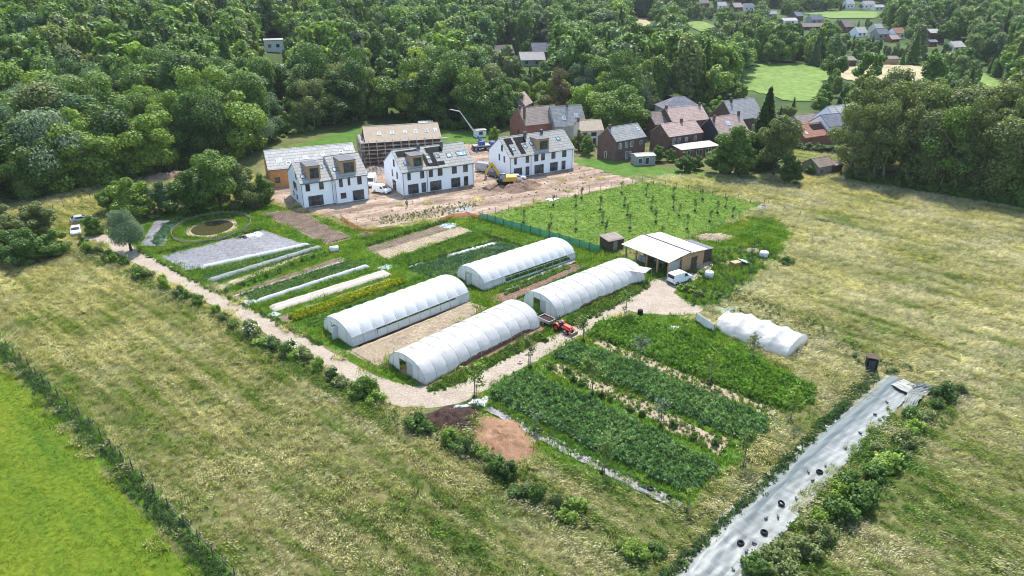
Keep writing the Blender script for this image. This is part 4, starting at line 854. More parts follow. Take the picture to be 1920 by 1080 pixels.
# tanks, barrels, heaps
def tank(label, px, r, h, mat, cat='tank', name='water_tank'):
    c = G(*px); t = thing(name, label, cat, c); mb = MB(); mb.smooth = True
    mb.lathe([(.01, 0), (r, 0), (r, h * .2), (r * 1.03, h * .22), (r, h * .25), (r, h * .6), (r * 1.03, h * .62), (r, h * .65), (r, h * .88), (r * .85, h), (r * .3, h * 1.04), (.01, h * 1.05)], n=20); mb.build('body', M[mat], t)
    MB().cyl((0, 0, h * 1.04), (0, 0, h * 1.12), r * .22, n=10).build('cap', M['lead'], t)
tank('white plastic water tank beside the parked van', (1329, 521), .75, 1.2, 'film_white')
tank('white round tank alone in the rough grass behind the barn', (1432, 481), .8, 1.0, 'film_white')
tank('black barrel in the verge at the mouth of the yard', (1200, 591), .42, .95, 'black_plastic', 'barrel', 'barrel')
p = G(627, 472); rl = thing('film_roll', 'white wrapped roll standing at the end of the garden rows', 'roll', p, .4); mb = MB(); mb.smooth = True; mb.lathe([(.01, -.8), (.55, -.8), (.58, 0), (.55, .8), (.01, .8)], (0, 0, .57), 16, 'x'); mb.build('roll', M['film_white'], rl); MB().cyl((-.85, 0, .57), (.85, 0, .57), .08).build('core', M['wood_grey'], rl)
def heap(name, label, px, rx, ry, h, mat, rz=0, cat='heap', rough=.15):
    c = G(*px); s = random.random() * 30; mb = MB(); mb.smooth = True
    def f(u, v):
        t = 2 * math.pi * u; k = 1 + .14 * math.sin(2 * t + s) + .1 * math.sin(5 * t + s); x = rx * v * k * math.cos(t); y = ry * v * k * math.sin(t)
        return (x, y, .01 + h * (1 - v * v) ** 1.2 * (1 + .3 * wob(x * 1.1 + s, y * 1.1)) + rough * wob(x * 4 + s, y * 4) * (1 - v ** 4))
    mb.grid(f, 48, 16); return tag(mb.build(name, M[mat], None, (c[0], c[1], float(T(*c))), rz), label, cat)
M['compost'] = ground_mat('compost', [(.3, (.045, .028, .022)), (.7, (.1, .062, .05))], 1.2, 6, bump=1)
M['chips'] = ground_mat('chips', [(.3, (.27, .15, .085)), (.7, (.42, .26, .165))], .8, 7, bump=1)
M['rubble'] = ground_mat('rubble', [(.3, (.2, .16, .13)), (.7, (.5, .45, .4))], 1.4, 5, bump=1)
M['spoil'] = ground_mat('spoil', [(.3, (.14, .09, .065)), (.7, (.27, .19, .14))], .6, 3, bump=1)
heap('compost_heap', 'dark brown compost heap at the bend of the gravel track', (838, 785), 3.6, 2.6, .9, 'compost', .3)
heap('compost_heap', 'small dark compost mound between track bend and wood chips', (868, 797), 1.7, 1.5, .7, 'compost', .2)
heap('woodchip_heap', 'spread orange brown wood chip heap below the compost', (940, 826), 3.3, 5.0, .8, 'chips', -.1)
heap('rubble_heap', 'scattered pale rubble beside the wood chips', (1002, 820), .8, 1.1, .25, 'rubble', .4, 'rubble')
heap('spoil_heap', 'brown spoil mound right of the yellow excavator', (978, 352), 5.2, 4.0, 1.6, 'spoil', .5)
heap('spoil_heap', 'brown spoil mound under the excavator tracks', (935, 352), 4.6, 3.2, .7, 'spoil', .2)
heap('spoil_heap', 'long earth bank below the dark wood at the left of the long house', (330, 333), 9, 3.2, 1.4, 'spoil', .35)
heap('brick_heap', 'heap of broken red bricks between two white houses', (703, 323), 3.2, 2.2, 1.3, 'rubble', .2, 'rubble', .4)
heap('straw_heap', 'pale straw heap behind the barn', (1340, 446), 4.2, 2.2, .7, 'soil_straw', .2)
heap('straw_heap', 'yellow straw spread beside the pallets behind the barn', (1372, 494), 1.8, 1.2, .3, 'soil_straw', .2)
heap('straw_heap', 'brown mulch patch in the rough grass right of the lawn', (1412, 470), 2.2, 1.2, .3, 'soil_straw')
heap('ash_heap', 'small grey brown heap beside the orange barrier netting', (688, 440), 2.2, 1.2, .4, 'soil', .4)
heap('boulder_heap', 'white stones and sacks at the right corner of the young orchard', (1430, 391), 2.6, 1.4, .8, 'rubble', .5)
p = G(1386, 496); pl = thing('pallet_stack', 'brown pallets under a blue tarpaulin in the rough grass behind the barn', 'pallets', p, .3)
for k in range(4): MB().box(-1.6, .2, -.6, .6, .02 + k * .17, .15 + k * .17, .06 * k).build('pallet', M['wood_tan'], pl)
mb = MB(); mb.smooth = True; mb.grid(lambda u, v: (.1 + 2.2 * u, -.9 + 1.8 * v, .75 * (1 - u) + .1 + .12 * wob(u * 7, v * 7)), 12, 12); mb.build('tarpaulin', M['film_blue'], pl, solid=.02)
# tyres and weights on the films
def tyre_mesh(r=.34, w=.11):
    mb = MB(); mb.smooth = True; mb.lathe([(r * .55, -w * .8), (r * .8, -w), (r, -w * .6), (r * 1.04, 0), (r, w * .6), (r * .8, w), (r * .55, w * .8), (r * .6, 0), (r * .55, -w * .8)], n=20); return mb
tyre0 = None
TY = [((1536, 888), .0, 'lying tyre highest up the silage sheet', 'film'), ((1464, 949), .35, 'tyre leaning upright in the middle of the silage sheet', 'f'), ((1432, 1002), .05, 'tyre on the grassy edge of the silage sheet above the lowest tyre', 'f'), ((1388, 1022), .0, 'lowest tyre flat on the silage sheet', 'f'),
      ((1012, 812), 0, 'tyre highest up the narrow mulch film', 'm'), ((1219, 919), 0, 'tyre low on the narrow mulch film above the last one', 'm'), ((1255, 936), 0, 'last tyre at the lower end of the narrow mulch film', 'm'), ((796, 717), .9, 'pale tyre leaning against the corner of the nearest polytunnel', 'p'), ((975, 681), 0, 'pale tyre in the track verge by the first crop block', 'p')]
for (px, py), tl, lab, kd in TY:
    c = G(px, py)
    if tyre0 is None: o = tyre0 = tyre_mesh().build('tyre', M['rubber'])
    else: o = tyre0.copy(); COL.objects.link(o)
    o.location = (c[0], c[1], .26 + .3 * math.sin(tl) if kd != 'm' else .22); o.rotation_euler = (tl, 0, .7)
    if kd == 'p': o.data = o.data.copy(); o.data.materials[0] = M['concrete']; o.location.z = .12 + .33 * math.sin(tl)
    tag(o, 'black ' + lab if kd != 'p' else lab, 'tyre', 'old tyres used as weights')
blk = None
for i, (px, py) in enumerate([(1662, 757), (1640, 780), (1612, 815), (1585, 843), (1547, 876), (1515, 888), (1523, 904), (1503, 927), (1492, 938), (1436, 975), (1458, 972), (1414, 1022), (1399, 1037), (1374, 1071)]):
    c = G(px, py)
    if blk is None: blk = MB().box(-.2, .2, -.09, .09, 0, .17).build('concrete_block', M['lead'], bevel=.015); o = blk
    else: o = blk.copy(); COL.objects.link(o)
    o.location = (c[0], c[1], .2); o.rotation_euler = (0, 0, random.uniform(0, 3)); tag(o, '%s dark block weighing down the silage sheet, counted from its upper end' % ordw(i), 'block', 'blocks on the silage sheet')

# ------------------------------------------------------------------ vehicles
def wheel(par, x, y, r, w, name='wheel', rim='car_silver'):
    mb = MB(); mb.lathe([(.02, -w / 2), (r * .6, -w / 2), (r * .93, -w / 2), (r, -w * .3), (r, w * .3), (r * .93, w / 2), (r * .6, w / 2), (.02, w / 2)], (x, y, r), 16, 'y'); o = mb.build(name, M['rubber'], par)
    MB().lathe([(.01, -w / 2 - .012), (r * .55, -w / 2 - .012), (r * .55, w / 2 + .012), (.01, w / 2 + .012)], (x, y, r), 12, 'y').build('rim', M[rim], o); return o
def vehicle(name, label, px, ang, prof, w, paint, glass_side, wind, rear, L, wr=.33, group='vehicles on the building site', wx=(.85, 3.4)):
    """body from a side outline, narrowed towards the roof"""
    c = G(*px); t = thing(name, label, 'van' if 'van' in name else 'car', (c[0], c[1], float(T(*c))), ang, group)
    n = len(prof); hm = max(p[1] for p in prof); V = []
    for s in (-1, 1):
        for x, z in prof: V.append((x - L / 2, s * (w / 2) * (1 - .16 * max(0, (z - hm * .5) / (hm * .5)) ** 1.3), z))
    mb = MB(); mb.add(V, [list(range(n)), list(range(n, 2 * n))[::-1]] + [(i, n + i, n + (i + 1) % n, (i + 1) % n) for i in range(n)]); mb.build('body', M[paint], t, bevel=.06)
    def side(P, nm):
        for s in (-1, 1):
            yy = lambda z: s * ((w / 2) * (1 - .16 * max(0, (z - hm * .5) / (hm * .5)) ** 1.3) + .012)
            MB().add([(x - L / 2, yy(z), z) for x, z in P], [list(range(len(P)))]).build(nm, M['glass'], t, solid=.01)
    for P in glass_side: side(P, 'side_window')
    def cross(a, b, nm, mat='glass', k=.82):
        n_ = Vector((b[1] - a[1], 0, -(b[0] - a[0]))).normalized() * .015
        if n_.z < 0: n_ = -n_
        mb = MB(); mb.add([(a[0] - L / 2 + n_.x, -w / 2 * k, a[1] + n_.z), (a[0] - L / 2 + n_.x, w / 2 * k, a[1] + n_.z), (b[0] - L / 2 + n_.x, w / 2 * k * .92, b[1] + n_.z), (b[0] - L / 2 + n_.x, -w / 2 * k * .92, b[1] + n_.z)], [(0, 1, 2, 3)]); mb.build(nm, M[mat], t, solid=.012)
    cross(*wind, 'windscreen')
    if rear: cross(*rear, 'rear_window')
    for x in wx:
        for s in (-1, 1): wheel(t, x - L / 2, s * (w / 2 - .1), wr, .22)
    for s in (-1, 1): MB().box(L / 2 - .05, L / 2 + .02, s * w * .36 - .12, s * w * .36 + .12, .68, .86).build('headlight', M['white_frame'], t); MB().box(-L / 2 - .02, -L / 2 + .04, s * w * .42 - .07, s * w * .42 + .07, .75, 1.15).build('tail_light', M['paint_red'], t)
    MB().box(-L / 2 - .05, -L / 2 + .06, -w * .44, w * .44, .32, .5).box(L / 2 - .06, L / 2 + .05, -w * .44, w * .44, .3, .5).build('bumper', M['frame_dark'], t)
    return t
VANP = [(0, .3), (0, 1.1), (.12, 1.85), (.35, 1.95), (2.5, 1.93), (2.9, 1.8), (3.55, 1.18), (4.3, 1.0), (4.42, .72), (4.42, .3)]
VANG = [[(2.35, 1.2), (3.25, 1.2), (2.85, 1.68), (2.4, 1.72)]]
BIG = [(0, .35), (0, 1.4), (.1, 2.35), (.3, 2.45), (3.6, 2.4), (4.1, 2.2), (4.75, 1.35), (5.4, 1.15), (5.5, .8), (5.5, .35)]
BIGG = [[(3.5, 1.45), (4.5, 1.4), (4.05, 2.05), (3.55, 2.1)]]
HAT = [(0, .3), (.02, .9), (.25, 1.0), (.75, 1.42), (1.1, 1.48), (2.2, 1.45), (2.9, 1.0), (3.85, .88), (4.05, .62), (4.05, .3)]
HATG = [[(.7, 1.0), (1.6, 1.0), (1.6, 1.36), (.95, 1.36)], [(1.68, 1.0), (2.7, 1.0), (2.15, 1.36), (1.68, 1.36)]]
def van(label, px, ang, big=False, paint='car_white', group='vehicles on the building site'):
    if big: return vehicle('van', label, px, ang, BIG, 2.0, paint, BIGG, ((4.72, 1.42), (4.15, 2.15)), None, 5.5, .36, group, (1.0, 4.5))
    return vehicle('van', label, px, ang, VANP, 1.85, paint, VANG, ((3.5, 1.24), (2.95, 1.76)), ((0, 1.2), (.1, 1.72)), 4.42, .33, group, (.8, 3.6))
def car(label, px, ang, paint, group='vehicles on the building site'): return vehicle('car', label, px, ang, HAT, 1.78, paint, HATG, ((2.85, 1.05), (2.25, 1.42)), ((.28, 1.05), (.72, 1.4)), 4.05, .32, group, (.75, 3.25))
a1 = G(1256, 531); a2 = G(1291, 520)
van('white delivery van parked on the gravel yard in front of the barn', (1274, 528), math.atan2(a2[1] - a1[1], a2[0] - a1[0]), group='farm vehicles')
van('white van between the two left white houses, nose towards the camera', (697, 347), RAD(-88), True)
van('white van parked against the gable of the middle white house', (716, 361), RAD(-28))
van('pale grey van left of the rightmost white house', (911, 322), RAD(-25), True, 'car_grey')
car('dark car just behind the excavator', (927, 331), RAD(-40), 'car_dark')
car('white car below the patio door of the rightmost white house', (971, 337), RAD(5), 'car_white')
van('white van on the sand behind the right gable of the rightmost house', (1102, 283), RAD(30), paint='car_white')
car('white car with large windscreen parked nearest the left bushes', (144, 438), RAD(-62), 'car_white', 'cars parked at the track end')
car('silver car half hidden by the bush at the far end of the track', (154, 416), RAD(35), 'car_silver', 'cars parked at the track end')

# people: one skinned body each
def person(label, loc, rz, J, seat=False):
    """J: joints; body grown as one surface, clothes as children"""
    t = thing('person', label, 'person', loc, rz)
    def skin(name, pts, edges, rad, mat, par, sub=1):
        me = bpy.data.meshes.new(name); me.from_pydata(pts, edges, []); me.update(); o = link(name, me, M[mat], par)
        s = o.modifiers.new('k', 'SKIN')
        for i, r in enumerate(rad): me.skin_vertices[0].data[i].radius = (r, r)
        me.skin_vertices[0].data[0].use_root = True
        u = o.modifiers.new('u', 'SUBSURF'); u.levels = u.render_levels = sub; return o
    names = ['pel', 'che', 'nek', 'hed', 'top', 'shl', 'ell', 'wrl', 'hal', 'shr', 'elr', 'wrr', 'har', 'hil', 'knl', 'anl', 'tol', 'hir', 'knr', 'anr', 'tor']
    ix = {n: i for i, n in enumerate(names)}; E_ = [('pel', 'che'), ('che', 'nek'), ('nek', 'hed'), ('hed', 'top'), ('che', 'shl'), ('shl', 'ell'), ('ell', 'wrl'), ('wrl', 'hal'), ('che', 'shr'), ('shr', 'elr'), ('elr', 'wrr'), ('wrr', 'har'), ('pel', 'hil'), ('hil', 'knl'), ('knl', 'anl'), ('anl', 'tol'), ('pel', 'hir'), ('hir', 'knr'), ('knr', 'anr'), ('anr', 'tor')]
    R_ = dict(pel=.13, che=.15, nek=.06, hed=.10, top=.085, shl=.07, ell=.045, wrl=.033, hal=.04, shr=.07, elr=.045, wrr=.033, har=.04, hil=.09, knl=.06, anl=.042, tol=.04, hir=.09, knr=.06, anr=.042, tor=.04)
    body = skin('body', [J[n] for n in names], [(ix[a], ix[b]) for a, b in E_], [R_[n] for n in names], 'skin', t)
    def cloth(nm, ns, mat, k):
        jx = {n: i for i, n in enumerate(ns)}; skin(nm, [J[n] for n in ns], [(jx[a], jx[b]) for a, b in E_ if a in jx and b in jx], [R_[n] * k for n in ns], mat, t)
    cloth('jacket', ['che', 'pel', 'shl', 'ell', 'wrl', 'shr', 'elr', 'wrr'], 'cloth_pale' if seat else 'cloth_dark', 1.25)
    cloth('trousers', ['pel', 'hil', 'knl', 'anl', 'hir', 'knr', 'anr'], 'cloth_dark', 1.3)
    h = Vector(J['top']); mb = MB(); mb.smooth = True; mb.lathe([(.11, -.06), (.118, 0), (.1, .06), (.05, .1), (.005, .11)], tuple(h + Vector((-.01, 0, -.01))), 12); mb.build('hair', M['hair'], t)
    return t
STAND = dict(pel=(0, 0, .95), che=(0, 0, 1.3), nek=(0, 0, 1.5), hed=(.02, 0, 1.62), top=(.02, 0, 1.7), shl=(0, .2, 1.42), ell=(-.02, .28, 1.14), wrl=(.1, .26, .92), hal=(.14, .25, .84), shr=(0, -.2, 1.42), elr=(-.03, -.28, 1.14), wrr=(.08, -.26, .92), har=(.12, -.25, .84), hil=(0, .1, .9), knl=(.06, .12, .5), anl=(.08, .12, .1), tol=(.2, .14, .05), hir=(0, -.1, .9), knr=(.0, -.12, .5), anr=(-.1, -.12, .1), tor=(.02, -.14, .05))
p = G(763, 389); person('person in dark clothes standing on the bare earth before the middle white house', (p[0], p[1], 0), RAD(-60), STAND)

# tractor with trailer and driver
p0 = G(1058, 622); d0 = G(1010, 600); d1 = G(1072, 628); ta = math.atan2(d1[1] - d0[1], d1[0] - d0[0]); TA = ta
tr = thing('tractor', 'small red tractor with front loader on the track beside the second tunnel', 'tractor', p0, ta)
mb = MB(); mb.prism([(.0, .62), (1.35, .62), (1.4, 1.12), (1.2, 1.22), (0, 1.3)], 'y', -.33, .33); mb.build('hood', M['paint_red'], tr, bevel=.06)
MB().box(-1.5, 1.3, -.22, .22, .4, .62).build('chassis', M['frame_dark'], tr)
for s in (-1, 1):
    P = [(-1.55, .85), (-1.45, 1.15), (-1.1, 1.32), (-.75, 1.25), (-.5, .95), (-.58, .9), (-.8, 1.17), (-1.1, 1.24), (-1.4, 1.1), (-1.48, .85)]
    MB().prism(P, 'y', s * .42, s * .8).build('fender', M['paint_red'], tr); wheel(tr, -1.0, s * .62, .56, .34, 'rear_wheel', 'paint_red'); wheel(tr, .95, s * .55, .34, .24, 'front_wheel', 'paint_red')
    MB().tube([(-.1, s * .5, 1.0), (.6, s * .52, 1.05), (1.5, s * .5, .75), (1.95, s * .45, .3)], .06).build('loader_arm', M['paint_red'], tr); MB().tube([(-1.35, s * .45, 1.1), (-1.4, s * .45, 2.0)], .04).build('roll_bar_post', M['frame_dark'], tr)
MB().tube([(-1.4, -.45, 2.0), (-1.4, .45, 2.0)], .04).build('roll_bar', M['frame_dark'], tr)
MB().prism([(1.85, .08), (2.35, .06), (2.4, .12), (1.98, .2), (1.95, .62), (1.85, .62)], 'y', -.72, .72).build('bucket', M['rust_steel'], tr)
MB().box(-1.15, -.65, -.25, .25, .85, .95).box(-1.2, -1.1, -.25, .25, .95, 1.4).build('seat', M['black_plastic'], tr)
MB().cyl((-.1, 0, 1.2), (-.35, 0, 1.45), .03).lathe([(.17, -.02), (.2, 0), (.17, .02), (.15, 0), (.17, -.02)], (-.35, 0, 1.45), 12).build('steering_wheel', M['frame_dark'], tr)
for s in (-1, 1): MB().cyl((1.4, s * .2, .95), (1.45, s * .2, .95), .08, n=10).build('headlight', M['white_frame'], tr)
SIT = dict(pel=(-.9, 0, 1.03), che=(-.92, 0, 1.4), nek=(-.9, 0, 1.58), hed=(-.87, 0, 1.7), top=(-.87, 0, 1.78), shl=(-.9, .2, 1.5), ell=(-.72, .26, 1.28), wrl=(-.48, .18, 1.42), hal=(-.4, .16, 1.45), shr=(-.9, -.2, 1.5), elr=(-.72, -.26, 1.28), wrr=(-.48, -.18, 1.42), har=(-.4, -.16, 1.45), hil=(-.85, .1, 1.02), knl=(-.45, .16, 1.0), anl=(-.35, .18, .68), tol=(-.22, .19, .64), hir=(-.85, -.1, 1.02), knr=(-.45, -.16, 1.0), anr=(-.35, -.18, .68), tor=(-.22, -.19, .64))
person('driver in a pale shirt sitting on the red tractor', (p0[0], p0[1], 0), ta, SIT, True)
def tl(x, y): return (p0[0] + math.cos(ta) * x - math.sin(ta) * y, p0[1] + math.sin(ta) * x + math.cos(ta) * y)
tt = thing('trailer', 'grey tipping trailer of dark soil hitched behind the red tractor', 'trailer', tl(-3.4, 0), ta)
MB().box(-1.3, 1.1, -.75, .75, .55, .62).build('bed', M['wood_grey'], tt)
for x0, x1, y0, y1 in ((-1.3, 1.1, -.75, -.7), (-1.3, 1.1, .7, .75), (-1.3, -1.25, -.7, .7), (1.05, 1.1, -.7, .7)): MB().box(x0, x1, y0, y1, .62, 1.02).build('side_board', M['steel'], tt)
mb = MB(); mb.smooth = True; mb.grid(lambda u, v: (-1.2 + 2.2 * u, -.68 + 1.36 * v, .75 + .25 * math.sin(math.pi * u) * math.sin(math.pi * v) + .06 * wob(u * 9, v * 9)), 14, 10); mb.build('soil_load', M['compost'], tt)
MB().tube([(1.1, 0, .55), (1.85, 0, .5)], .05).build('drawbar', M['frame_dark'], tt)
for s in (-1, 1): wheel(tt, -.2, s * .62, .28, .2)

# excavator
p = G(948, 349); ex = thing('excavator', 'yellow tracked excavator with raised boom in front of the rightmost white house', 'excavator', (p[0], p[1], .45), RAD(8))
for s in (-1, 1):
    mb = MB(); P = [(-1.8, .1), (-2.1, .45), (-1.8, .8), (1.8, .8), (2.1, .45), (1.8, .1)]; mb.prism(P, 'y', s * 1.35 - .3, s * 1.35 + .3); mb.build('track', M['rubber'], ex)
MB().box(-.9, .9, -1.04, 1.04, .35, .75).cyl((0, 0, .75), (0, 0, 1.0), .8, n=16).build('undercarriage', M['frame_dark'], ex)
MB().prism([(-.9, 1.0), (2.6, 1.0), (2.7, 1.3), (2.6, 2.1), (.3, 2.15), (-.9, 1.6)], 'y', -1.3, 1.3).build('body', M['paint_yellow'], ex, bevel=.08)
cb = MB().prism([(-1.6, 1.05), (-.1, 1.05), (-.1, 2.9), (-1.3, 2.9), (-1.7, 2.0)], 'y', -1.28, -.3).build('cab', M['frame_dark'], ex, bevel=.05)
MB().box(-1.45, -.25, -1.31, -1.295, 1.8, 2.7).box(-1.35, -.25, -1.2, -.4, 2.91, 2.93).build('pane', M['glass_blue'], cb)
MB().prism([(-.6, 1.6), (-2.6, 4.9), (-3.4, 5.6), (-3.7, 5.2), (-3.0, 4.4), (-1.4, 1.4)], 'y', -.2, .25).build('boom', M['paint_yellow'], ex, bevel=.04)
MB().prism([(-3.2, 5.7), (-4.9, 3.2), (-5.2, 2.2), (-4.9, 2.2), (-4.5, 3.0), (-3.0, 5.3)], 'y', -.14, .18).build('stick', M['paint_yellow'], ex, bevel=.03)
MB().prism([(-5.3, 2.3), (-4.7, 2.4), (-4.5, 1.6), (-4.9, 1.1), (-5.5, 1.2), (-5.6, 1.5), (-5.1, 1.5), (-5.0, 1.9)], 'y', -.5, .5).build('bucket', M['rust_steel'], ex)
MB().cyl((-1.6, 0, 2.2), (-2.8, 0, 4.4), .09).build('ram', M['steel'], ex)
# mobile crane
p = G(903, 281); cr = thing('crane', 'blue truck crane with long grey boom bent over at its tip', 'crane', (p[0], p[1], float(T(*p))), RAD(20))
MB().box(-2.6, 2.6, -1.1, 1.1, .7, 1.2).build('chassis', M['frame_dark'], cr); MB().prism([(2.62, .5), (4.1, .5), (4.2, 1.3), (3.9, 2.3), (2.62, 2.3)], 'y', -1.1, 1.1).build('cab', M['paint_blue'], cr, bevel=.08); MB().box(3.9, 4.2, -.95, .95, 1.4, 2.15).build('windscreen', M['glass'], cr); MB().box(-2.5, 2.5, -1.05, 1.05, 1.202, 1.5).build('deck', M['concrete'], cr)
MB().box(-.9, .9, -.8, .8, 1.5, 2.7).build('turret', M['paint_blue'], cr, bevel=.06)
for x in (-2.0, -.9, 1.4, 3.3):
    for s in (-1, 1): wheel(cr, x, s * .95, .5, .3)
for x in (-2.2, 1.6):
    for s in (-1, 1): MB().box(x - .12, x + .12, s * 1.3 if s > 0 else -2.6, 2.6 if s > 0 else -1.3, .75, .95).box(x - .35, x + .35, s * 2.5 - .3, s * 2.5 + .3, .02, .12).cyl((x, s * 2.5, .1), (x, s * 2.5, .9), .09).build('outrigger', M['paint_blue'], cr)
mw = Matrix.Rotation(RAD(20), 4, 'Z').inverted()
def crane_pt(px, py, dd):
    """point over the crane plane (depth y of the truck) for the boom joints"""
    dx, dy, dz = ray(px, py); t = (p[1] + dd) / dy; w = Vector((dx * t - p[0], dd, CAMZ + dz * t - float(T(*p)))); return mw @ w
k0 = Vector((0, 0, 2.4)); k1 = crane_pt(862, 209, 2); k2 = crane_pt(843, 205, 1)
MB().cyl(k0, k0.lerp(k1, .4), .38, .32, 8).build('boom_base', M['paint_blue'], cr) if False else MB().cyl(k0, k0.lerp(k1, .18), .34, .3, 8).build('boom_base', M['paint_blue'], cr)
MB().cyl(k0.lerp(k1, .18), k0.lerp(k1, .6), .24, .22, 8).cyl(k0.lerp(k1, .6), k1, .18, .15, 8).build('boom', M['steel'], cr); MB().cyl(k1, k2, .14, .1, 8).build('jib', M['steel'], cr); MB().cyl(k2, k2 - Vector((0, 0, 6)), .02, n=4).build('cable', M['frame_dark'], cr)

# ------------------------------------------------------------------ fences
def fence(name, label, line, h, step, post, net=None, wires=0, cat='fence', pr=.06, hjit=.0, netz=(0.05, 1.0)):
    P = [G(*q) for q in line]; t = thing(name, label, cat, P[0])
    o = Vector((*P[0], 0)); W_ = MB(); nb = MB(); pts = []
    for i in range(len(P) - 1):
        a, b = Vector((*P[i], 0)), Vector((*P[i + 1], 0)); n = max(1, round((b - a).length / step)); pts += [a.lerp(b, k / n) - o for k in range(n)]
    pts.append(Vector((*P[-1], 0)) - o)
    for q in pts[:100]: q = q + Vector((random.uniform(-.05, .05), random.uniform(-.05, .05), 0)); MB().cyl(q, q + Vector((random.uniform(-.06, .06), random.uniform(-.06, .06), h * random.uniform(1, 1.12))), pr, pr * .9, 6).build('post', M[post], t)
    for a, b in zip(pts, pts[1:]):
        for k in range(wires): z = h * (k + 1) / (wires + .15); W_.cyl(a + Vector((0, 0, z)), b + Vector((0, 0, z)), .005, n=3, cap=False)
        if net:
            d = (b - a); nn = 5; s = random.random() * 5
            nb.smooth = True; nb.grid(lambda u, v: tuple(a + d * u + Vector((-d.y, d.x, 0)).normalized() * (.06 + .05 * wob(u * 5 + s, v * 3)) + Vector((0, 0, h * (netz[0] + (netz[1] - netz[0]) * v) - (.08 * h * math.sin(math.pi * u) if v == 1 else 0)))), nn, 3)
    if wires: W_.build('wire', M['steel'], t)
    if net: nb.build('netting', M[net], t)
    return t
M['net_green'] = film_mat('net_green', (.02, .2, .15), .3, .7, .25, .3, 3); M['net_orange'] = film_mat('net_orange', (.62, .2, .06), .3, .7, .25, .3, 3)
for k, al in (('net_green', .78), ('net_orange', .8)):
    N = M[k].node_tree.nodes; L = M[k].node_tree.links; out = N['Material Output']; src = out.inputs['Surface'].links[0].from_socket; tp = N.new('ShaderNodeBsdfTransparent'); mx = N.new('ShaderNodeMixShader'); mx.inputs[0].default_value = al; L.new(tp.outputs[0], mx.inputs[1]); L.new(src, mx.inputs[2]); L.new(mx.outputs[0], out.inputs['Surface'])
fence('net_fence', 'green netting fence on posts between the garden and the young orchard', [(899, 411), (960, 428), (1030, 447), (1125, 475)], 1.55, 2.3, 'wood_dark', 'net_green')
fence('barrier_fence', 'orange barrier netting left of the garden corner by the ploughed bed', [(640, 411), (652, 422), (672, 432)], 1.0, 2.4, 'rust_steel', 'net_orange')
fence('barrier_fence', 'faded orange barrier netting lying along the site edge in front of the green net', [(672, 432), (706, 434), (740, 430)], .45, 3, 'rust_steel', 'net_orange')
fence('barrier_fence', 'orange barrier netting meeting the end of the green net fence', [(826, 416), (850, 408), (878, 405), (897, 411)], .9, 2.4, 'rust_steel', 'net_orange')
fence('wire_fence', 'thin post and wire fence along the far side of the young orchard', [(905, 405), (1000, 383), (1105, 361), (1204, 342)], 1.3, 3.2, 'wood_grey', None, 3)
fence('wire_fence', 'dark post and wire fence closing the right end of the young orchard', [(1204, 342), (1290, 356), (1360, 371), (1432, 385)], 1.3, 3.0, 'wood_dark', None, 3)
fence('wire_fence', 'short posts along the near right side of the young orchard', [(1432, 387), (1370, 414), (1290, 448), (1240, 458)], 1.1, 3.2, 'wood_grey', None, 2)
fence('wire_fence', 'post and wire fence along the bank left of the meadow', FENCE_L[1:], 1.2, 3.0, 'wood_dark', None, 2, pr=.07)
fence('wire_fence', 'stakes with string between the net covered vegetable rows', [(402, 541), (470, 515), (540, 489), (604, 465)], 1.5, 2.4, 'wood_grey', None, 2, pr=.045)
fence('wire_fence', 'low posts in the rough meadow edge below the tall wood', [(1440, 384), (1500, 405), (1530, 470)], 1.1, 5.0, 'wood_grey', None, 1)
fence('trellis', 'row of bean stakes between the two right hand tunnels', [(945, 572), (1020, 538), (1098, 503)], .9, 1.1, 'wood_grey', None, 2, pr=.035)
wf = [(*ell(7.4, 9.3, 40, 0, .15),)]
wt = thing('wattle_fence', 'low woven stick fence ringing the oval pond', 'fence', PC); ring = ell(7.4, 9.0, 44, 0, .1)
mb = MB()
for k in range(5):
    for i in range(44):
        a, b = ring[i], ring[(i + 1) % 44]; s = .08 * (1 if (i + k) % 2 else -1); mb.cyl((a[0] - PC[0], a[1] - PC[1], (.10 + .11 * k) + s * .2), (b[0] - PC[0], b[1] - PC[1], (.10 + .11 * k) - s * .2), .035, n=4, cap=False)
mb.build('wattle', M['wood_grey'], wt)
for i in range(44): a = ring[i]; MB().cyl((a[0] - PC[0], a[1] - PC[1], 0), (a[0] - PC[0], a[1] - PC[1], .9), .04, n=5).build('stake', M['wood_tan'], wt)
# vineyard rows far left, posts
fence('trellis', 'short vine row on stakes on the far left field strip', [(100, 393), (140, 383), (185, 371)], 1.3, 2.0, 'wood_dark', None, 2, pr=.05)

# ------------------------------------------------------------------ plants: prototypes
def leaf_quads(P, Nrm, s, r, droop=0.0, k=4):
    """one loose ragged leaf-clump face per point"""
    n = len(P); a = r.normal(size=(n, 3)); Nrm = Nrm / np.maximum(np.linalg.norm(Nrm, axis=1, keepdims=True), 1e-6)
    u = np.cross(Nrm, a); u /= np.maximum(np.linalg.norm(u, axis=1, keepdims=True), 1e-6); v = np.cross(Nrm, u)
    if droop: v = v * (1 - droop) + np.array([0, 0, -1.0]) * droop
    sc = (s * r.uniform(.55, 1.35, n))[:, None]; out = np.empty((n, 4, 3))
    for j, (cu, cv) in enumerate(((-1, -.2), (.1, -1), (1, .25), (-.15, 1))):
        out[:, j] = P + sc * .5 * (u * (cu + r.uniform(-.35, .35, n)[:, None]) * (1 if not droop else .6) + v * (cv + r.uniform(-.35, .35, n)[:, None]) * (1 if not droop else 1.7))
    return out.reshape(-1, 3)
